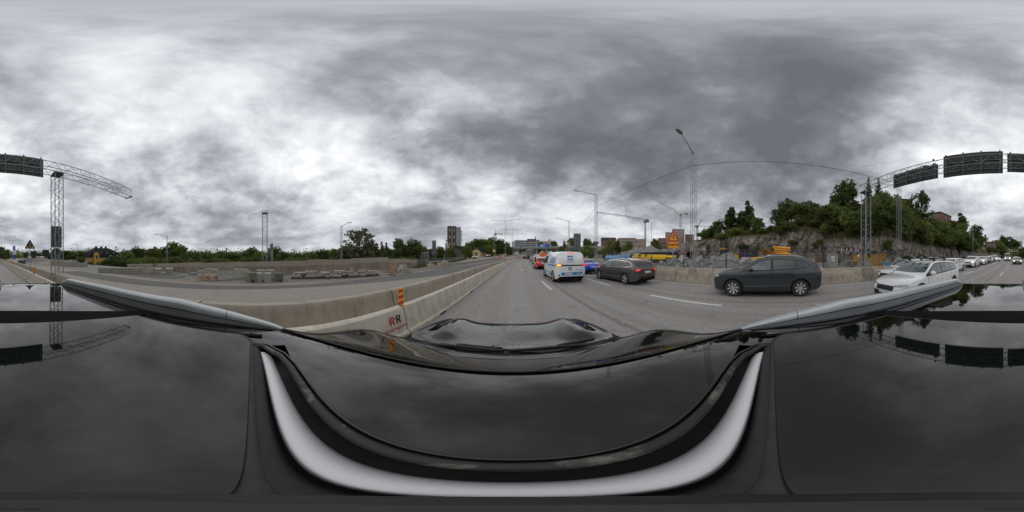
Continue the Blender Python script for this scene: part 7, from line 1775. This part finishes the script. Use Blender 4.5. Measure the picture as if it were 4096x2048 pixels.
r, w, t, zt = bld('dark_office', 'dark grey office wing at the right end of the grey block', 2147.5, 2158, 960, 262, 8, W_brown, cols=3, rows=6)
bld('low_office', 'low cream office wing behind the blue signs', 2158.5, 2188, 966, 280, 8, W_cream, cols=9, rows=3)
bld('apartment_house', 'cream gabled apartment house right of the blue signs', 2188, 2208, 956, 235, 8, W_cream, depth=16, cols=3, rows=5, roof='gable_front', eave=21.5)
bld('apartment_house', 'cream apartment wing stepping back to the right', 2208.5, 2228, 966, 245, 8, W_cream, cols=4, rows=5, roof='gable')
bld('orange_apartments', 'yellow orange old apartment house with dark mansard roof', 2268, 2316, 950, 215, 7, pm('ochre_render', (.50, .30, .14), (.46, .27, .12), .3, .9), cols=7, rows=4, roof='hip', eave=20.5)
bld('orange_apartments', 'deep orange old apartment house with dark roof, right of the ribbed sign', 2333, 2354, 952, 214, 7, W_or, cols=4, rows=4, roof='hip', eave=20)
bld('brick_hall', 'red brick hall with a white gable window on the ridge', 2404, 2464, 948, 240, 9, W_brick, cols=6, rows=2, roof='gable', eave=25.5, roofmat=M_roofgr)
r, w, t, zt = bld('brown_campus', 'long brown building with a glazed strip beyond the gravel heap', 2466, 2578, 957, 230, 8, W_brown, cols=16, rows=3, ww=1.1, wh=1.2); MB().box(-w*.45, w*.2, -3, 4, zt+.36, zt+2.4).build('upper_storey', W_brown, r); MB().box(-w*.3, w*.25, -6.3, -6.1, t-5, t-2.6).build('glazed_strip', M_glb, r)
sp2 = thing('church_spire', 'dark pointed church spire over the long brown building', 'spire', pol((2564-2048)*.08789, 300, 20)); MB().tube((0, 0, -6), (0, 0, 4), 2.6, 4).build('tower', W_brown, sp2); MB().tube((0, 0, 4), (0, 0, 11), 3.0, 4, .1).build('spire', M_roofdk, sp2)
bld('pink_tower', 'lower pink apartment tower left of the roadworks sign', 2661, 2690, 930, 240, 6, W_pink, cols=5, rows=8)
bld('pink_tower', 'taller pink apartment tower behind the roadworks sign', 2688, 2738, 917, 262, 6, W_pink, cols=8, rows=10)
bld('brick_low_block', 'dark red brick block right of the pink towers', 2740, 2775, 938, 250, 6, W_brick, cols=6, rows=4)
bld('brick_low_block', 'brown roofed hall left of the pink towers', 2632, 2664, 950, 225, 6, W_brick, cols=5, rows=2, roof='gable', roofmat=pm('brown_roof', (.12, .065, .045), rough=.8))
bld('pale_block', 'pale grey block between crane masts right of the lamp post', 2806, 2832, 924, 210, 3, W_white, cols=5, rows=4)
# tower block under renovation
def tower():
    d = 330; az = (1806-2048)*.08789; r = thing('tower_block', 'tall dark tower block under renovation beyond the cottages', 'building', pol(az, d), rad(-az+8)); H = 61; w = 16.5
    dk = pm('dark_panel', (.035, .033, .036), (.05, .047, .05), .3, .6); MB().box(-w/2, w/2, -6, 6, 0, H).build('wall', dk, r)
    MB().box(-1.4, 1.4, -6.3, -6.01, 4, H-2).build('timber_strip', pm('timber_strip', (.30, .19, .10), (.22, .14, .08), .6, .8), r)
    for k in range(4):
        for x in (-4.6, 4.4): window(r, 1.6, 5, (x, -6.02, H-10-14*k), 0, True, pm('pale_window', (.35, .36, .34), rough=.3) if (k == 0 and x < 0) else MATS['pale_window'])
    for k in range(13):
        for x in (-7.2, 7.2): window(r, 1.0, 2.2, (x, -6.02, 5+4.2*k), 0, False)
    MB().box(w/2, w/2+10.5, -5, 5, 0, H-.5).build('side_wing', pm('silver_cladding', (.33, .34, .35), (.40, .41, .42), .2, .5), r)
    for k in range(6): MB().box(w/2+1.2+1.7*k, w/2+1.5+1.7*k, -5.3, -5.01, 2, H-1).build('cladding_joint', dk, r)
    sc_ = MB()
    for k in range(14): MB().box(w/2+10.6, w/2+13.2, -5, 4, 2+3.8*k, 2.5+3.8*k).build('scaffold_deck', pm('scaffold_orange', (.40, .16, .10), rough=.8) if k == 0 else MATS['scaffold_orange'], r)
    for x in (w/2+10.7, w/2+13.1): MB().box(x-.1, x+.1, -5.1, -4.9, 0, H-6).build('scaffold_pole', M_steel_d, r)
    MB().box(-w/2, w/2, -6, 6, H, H+.8).build('parapet', M_roofgr, r)
    for x in (-4, 5): MB().tube((x, 0, H+.8), (x, 0, H+3.4), .25, 5).build('roof_jib', M_steel_d, r)
tower()
bld('brown_block', 'low brown block left of the tower base', 1781, 1792, 972, 300, 0, W_brown, cols=2, rows=4)
# cottages
bld('yellow_cottage', 'pale yellow cottage with grey hip roof behind the ribbed sign', 1680, 1716, 1003, 62, -1.5, W_pyel, depth=8, cols=3, rows=2, roof='hip', roofmat=M_roofgr, eave=1.2, ww=.8, wh=1.0, frame=True)
bld('long_cottage', 'long pale yellow house with a grey roof ahead left', 1775, 1850, 993, 78, -1.5, W_pyel, depth=9, cols=8, rows=2, roof='hip', roofmat=M_roofgr, eave=2.3, ww=.9, wh=1.1, frame=True)
r, w, t, zt = bld('gabled_cottage', 'yellow gabled cottage facing us with a round attic window', 1899, 1935, 990, 80, .5, W_pyel, depth=10, cols=1, rows=1, roof='gable_front', eave=4.2, ww=1.3, wh=2.2, frame=True, turn=-18)
MB().lathe([(.001, 0), (.34, 0), (.34, .05), (.001, .05)], 14, 'y', (0, -5.06, 4.9)).build('attic_window', M_roofdk, r)
# yellow mansion with black roof
def mansion():
    d = 72; az = (403-2048)*.08789; r = thing('yellow_mansion', 'yellow mansion with a tall black mansard roof and chimneys behind the left trees', 'building', pol(az, d), rad(-az+24)); w, dp = 14.5, 11
    MB().box(-w/2, w/2, -dp/2, dp/2, -5, .55).build('wall', W_yell, r); MB().box(-w/2-.3, w/2+.3, -dp/2-.3, dp/2+.3, .55, .78).build('cornice', W_cream, r)
    def fr(z, x, y): return [(-x, -y, z), (x, -y, z), (x, y, z), (-x, y, z)]
    m = MB().grid([fr(.78, w/2, dp/2), fr(3.0, w/2-.8, dp/2-.8), fr(3.2, w/2-1.0, dp/2-1.0), fr(5.1, w/2-4.2, dp/2-4.0)], close=True); m.f.append((12, 13, 14, 15)); m.build('mansard_roof', M_roofdk, r)
    for x in (-2.2, .2, 2.4): MB().box(x-.35, x+.35, -.5, .5, 4.4, 5.9).build('chimney', M_roofdk, r)
    for x in (-3, 0, 3): window(r, .6, .8, (x+1, -dp/2+.75, 2.0), 0, True, MATS['pale_window'])
    for x in (-5, 3, 5.4): window(r, .9, 1.6, (x, -dp/2-.002, -2.2), 0, True)
    for x in (2.2, 5.4): window(r, .8, 1.0, (x, -dp/2+.25, .95), 0, True)
    MB().box(-w/2+1.6, -w/2+3.8, -dp/2-.9, -dp/2+2, -5, 2.0).build('gable_bay', W_yell, r); MB().lathe([(.001, -.3), (1.1, -.3), (1.1, .3), (.001, .3)], 20, 'y', (-w/2+2.7, -dp/2-.6, 2.0)).build('round_gable', W_yell, r, 40); window(r, .7, 1.5, (-w/2+2.7, -dp/2-.902, .4), 0, True)
    MB().tube((2.0, 2, 4), (2.0, 2, 9.5), .05, 5).build('flagpole', M_lampgrey, r)
mansion()
# brick buildings on the right hill
def hillbld(name, label, px0, px1, topy, back, wall, turn, cols, rows, depth=9, h=11):
    az = ((px0+px1)/2-2048)*.08789; d = cD(az)+back; zt = CAM_Z+d*math.tan(rad((1024-topy)*.08789)); r, w, t, z_ = bld(name, label, px0, px1, topy, d, zt-h, wall, depth=depth, cols=cols, rows=rows, turn=turn, frame=True, sidecols=max(2, cols//2)); return r
hillbld('brick_building', 'red brick gable building on the hill behind the rear lamp post', 3590, 3640, 800, 27, W_brick, 10, 3, 3, 10)
hillbld('brick_building', 'long red brick building with white windows on the hill', 3728, 3790, 852, 30, W_brick, -32, 7, 4, 9)
hillbld('brick_building', 'flat red brick block behind the rear trees', 3940, 3984, 968, 34, W_brick, 0, 6, 2, 12); hillbld('brick_chimney_block', 'tall narrow red brick block beside the flat one', 3938, 3944, 940, 33, W_brick, 0, 1, 4, 5, 14)
# bridge ahead
br = thing('overpass', 'long grey road overpass crossing ahead below the office blocks', 'bridge', (0, 0, 0)); a, b = pol(-2, 200), pol(42, 170); d_ = b-a; ang = math.atan2(d_.y, d_.x); L = d_.length
MB().box(0, L, -5, 5, 9.2, 10.6).build('deck', pm('bridge_concrete', (.13, .125, .12), (.17, .165, .155), .3, .9), br, loc=a, rz=ang); MB().box(0, L, -5.1, -4.95, 10.61, 11.6).build('parapet', M_conc_grey, br, loc=a, rz=ang)
for k in range(12): MB().box(L*(k+.5)/12-.6, L*(k+.5)/12+.6, -3.5, 3.5, 1, 9.2).build('pier', M_conc_grey, br, loc=a, rz=ang)
bk = link('bridge_abutment', MB().box(0, L, 3, 14, 2, 9.0).mesh('bridge_abutment', pm('brown_wall', (.10, .085, .07), (.18, .12, .08), .25, .9)), None, a+Vector((0, 8, 0)), ang); tag(bk, 'brown construction backdrop wall under the overpass', 'wall')  # backdrop wall in mottled dark brown
rn = random.Random(9)
for k in range(26):
    az = rn.uniform(-1, 30); p = pol(az, rn.uniform(130, 170)); p.z = terrain(p.x, p.y); c_ = rn.choice([M_orange, M_conc_lite, M_white, M_pya, M_steel_d, M_orange]); w = rn.uniform(.8, 2.6); h = rn.uniform(1.2, 3.4)
    o = link('site_container', MB().prism([(-w, 0), (w, 0), (w, h*.8), (w*.8, h), (-w*.8, h), (-w, h*.85)], -1.2, 1.2, 'y').mesh('site_container', c_), None, p, rad(rn.uniform(-40, 40))); tag(o, 'small coloured site container or machine under the overpass ahead', 'site container', 'construction clutter under the overpass')
# blue direction signs
for i, (x0, x1, y0, y1) in enumerate(((2137.7, 2153, 981.5, 988.5), (2157.5, 2174, 976.5, 988), (2179, 2198.5, 976, 988))):
    d = 128; az = ((x0+x1)/2-2048)*.08789; w = d*rad((x1-x0)*.08789); z0 = CAM_Z+d*math.tan(rad((1024-y1)*.08789)); z1 = CAM_Z+d*math.tan(rad((1024-y0)*.08789)); r = thing('direction_sign', ['left', 'middle', 'right'][i]+' blue direction sign over the road ahead', 'sign', pol(az, d), rad(-az)); MB().box(-w/2, w/2, -.05, .05, z0, z1).build('panel', M_blueSign, r)
    if i < 2: MB().box(-w*.32, w*.42, -.08, -.051, z0+.15, z1-.35).build('white_field', pm('pale_blue_field', (.30, .42, .62), rough=.5) if i == 0 else MATS['pale_blue_field'], r)
    MB().tube((0, .2, grade(120)), (0, .2, z0+.2), .16, 6).build('post', M_steel_d, r)
for i, (px, py) in enumerate(((2168, 1005.5), (2192, 1007), (2203, 1004))):
    d = 88; p = pol((px-2048)*.08789, d); z = CAM_Z+d*math.tan(rad((1024-py)*.08789)); r = thing('traffic_light', ['left', 'middle', 'right'][i]+' green traffic light beyond the queue', 'traffic light', p, 0); MB().box(-.2, .2, -.12, .12, z-.3, z+.7).build('housing', M_inkblk, r); MB().lathe([(.001, -.05), (.13, -.05), (.13, 0)], 12, 'y', (0, -.1, z-.12)).build('green_lamp', pm('green_lamp', (.05, .9, .75), emit=2.5) if i == 0 else MATS['green_lamp'], r); MB().tube((0, .1, grade(p.y)), (0, .1, z), .07, 6).build('pole', M_steel_d, r)
# cranes
M_cr = pm('crane_grey', (.30, .30, .29), rough=.6); M_crr = pm('crane_orange', (.42, .20, .12), (.36, .26, .2), .3, .6)
def crane(label, px, topy, d, jib, back, mat, zb=4, mw=1.4, jw=1.2, tube=False, tie=True):
    p = pol((px-2048)*.08789, d); zt = CAM_Z+d*math.tan(rad((1024-topy)*.08789)); r = thing('tower_crane', label, 'crane', p)
    if tube: MB().tube((0, 0, zb), (0, 0, zt), .85, 8, .7).build('mast', mat, r, smooth=True); MB().tube((6.5, -2, zb), (6.5, -2, zt-1), .18, 5).build('counter_cable', mat, r)
    else: add_lattice(r, 'mast', (0, 0, zb), (0, 0, zt), mw, mw, 14, .14, .07, (1, 0, 0), mat=mat)
    def dirp(q):
        a = pol((q[0]-2048)*.08789, q[2]); return Vector((a.x-p.x, a.y-p.y, CAM_Z+q[2]*math.tan(rad((1024-q[1])*.08789))))
    J, Bk = dirp(jib), dirp(back); T = Vector((0, 0, zt))
    add_lattice(r, 'jib', T, J, jw, jw, 22, .13, .06, (0, 0, 1), mat=mat, tri=True); add_lattice(r, 'counter_jib', T, Bk, jw, jw, 5, .13, .07, (0, 0, 1), mat=mat)
    MB().box(-1, 1, -1, 1, -2.4, 0).build('counterweight', M_steel_d, r, loc=Bk); MB().box(-1, 1, -1.2, 1.2, zt-2.5, zt-.4).build('cab', M_steel_d, r)
    if tie:
        A_ = T+Vector((0, 0, 6)); m_ = T.lerp(J, .55)
        if tube: A_ = T.lerp(J, .38)+Vector((0, 0, 7)); MB().tube(T.lerp(J, .38), A_, .2, 5).build('a_frame', mat, r)
        else: MB().tube(T, A_, .25, 5).build('a_frame', mat, r)
        for q in (m_+Vector((0, 0, .5)), Bk): MB().tube(A_, q, .09, 4).build('tie_bar', mat, r)
    return r
crane('grey self-erecting crane with a long rising jib over the brown car', 2581, 880, 150, (2388, 850, 165), (2591, 879, 150), M_cr, 5, tube=True)
crane('crane with a steep rising jib left of the nearest lamp post', 2722, 858, 235, (2605, 792, 250), (2747, 853, 235), M_crr, 8, mw=2.2, jw=2.0, tie=False)
crane('small orange crane just right of the nearest lamp post', 2789, 905, 260, (2838, 908, 262), (2783, 903, 260), M_crr, 8, mw=2.0, jw=1.6, tie=False)
crane('orange luffing crane jib beside the small orange crane', 2791, 904, 255, (2809, 879, 250), (2786, 903, 255), M_crr, 8, mw=1.6, jw=1.4, tie=False)
crane('yellow grey crane above the trees left of the double lamp posts', 1982, 934, 240, (2009, 937, 240), (1980, 934, 240), M_cr, 4, mw=2.4, jw=1.6)
crane('red crane jib tip behind the central clump of trees', 3112, 872, 150, (3079, 850, 150), (3118, 875, 150), M_crr, 0, mw=1.6, jw=1.4, tie=False)
# cherry picker by the tower, hoarding, water tank
cp = thing('boom_lift', 'slanting boom lift in front of the tower block', 'lift', pol((1800-2048)*.08789, 150, 4)); MB().tube((0, 0, 0), (-3.2, 0, 11.5), .4, 6, .3).build('boom', M_white, cp); MB().box(-4.2, -2.6, -.6, .6, 11.4, 12.6).build('basket', M_steel_d, cp)
hb = thing('pale_hoarding', 'pale green hoarding panel on a frame right of the second lamp post', 'hoarding', pol(31.4, 95, 0), rad(-31)); MB().box(-2.3, 2.3, -.1, .1, 4.8, 7.3).build('panel', pm('pale_green', (.25, .30, .20), rough=.8), hb)
for x in (-1.8, 1.8): MB().box(x-.1, x+.1, .1, .3, 0, 7).build('post', M_steel_d, hb)

# ------------------------------------------------------------------ lettering becomes plain meshes
for o in [q for q in bpy.data.objects if q.type == 'FONT']: to_mesh(o)['kind'] = 'stuff'
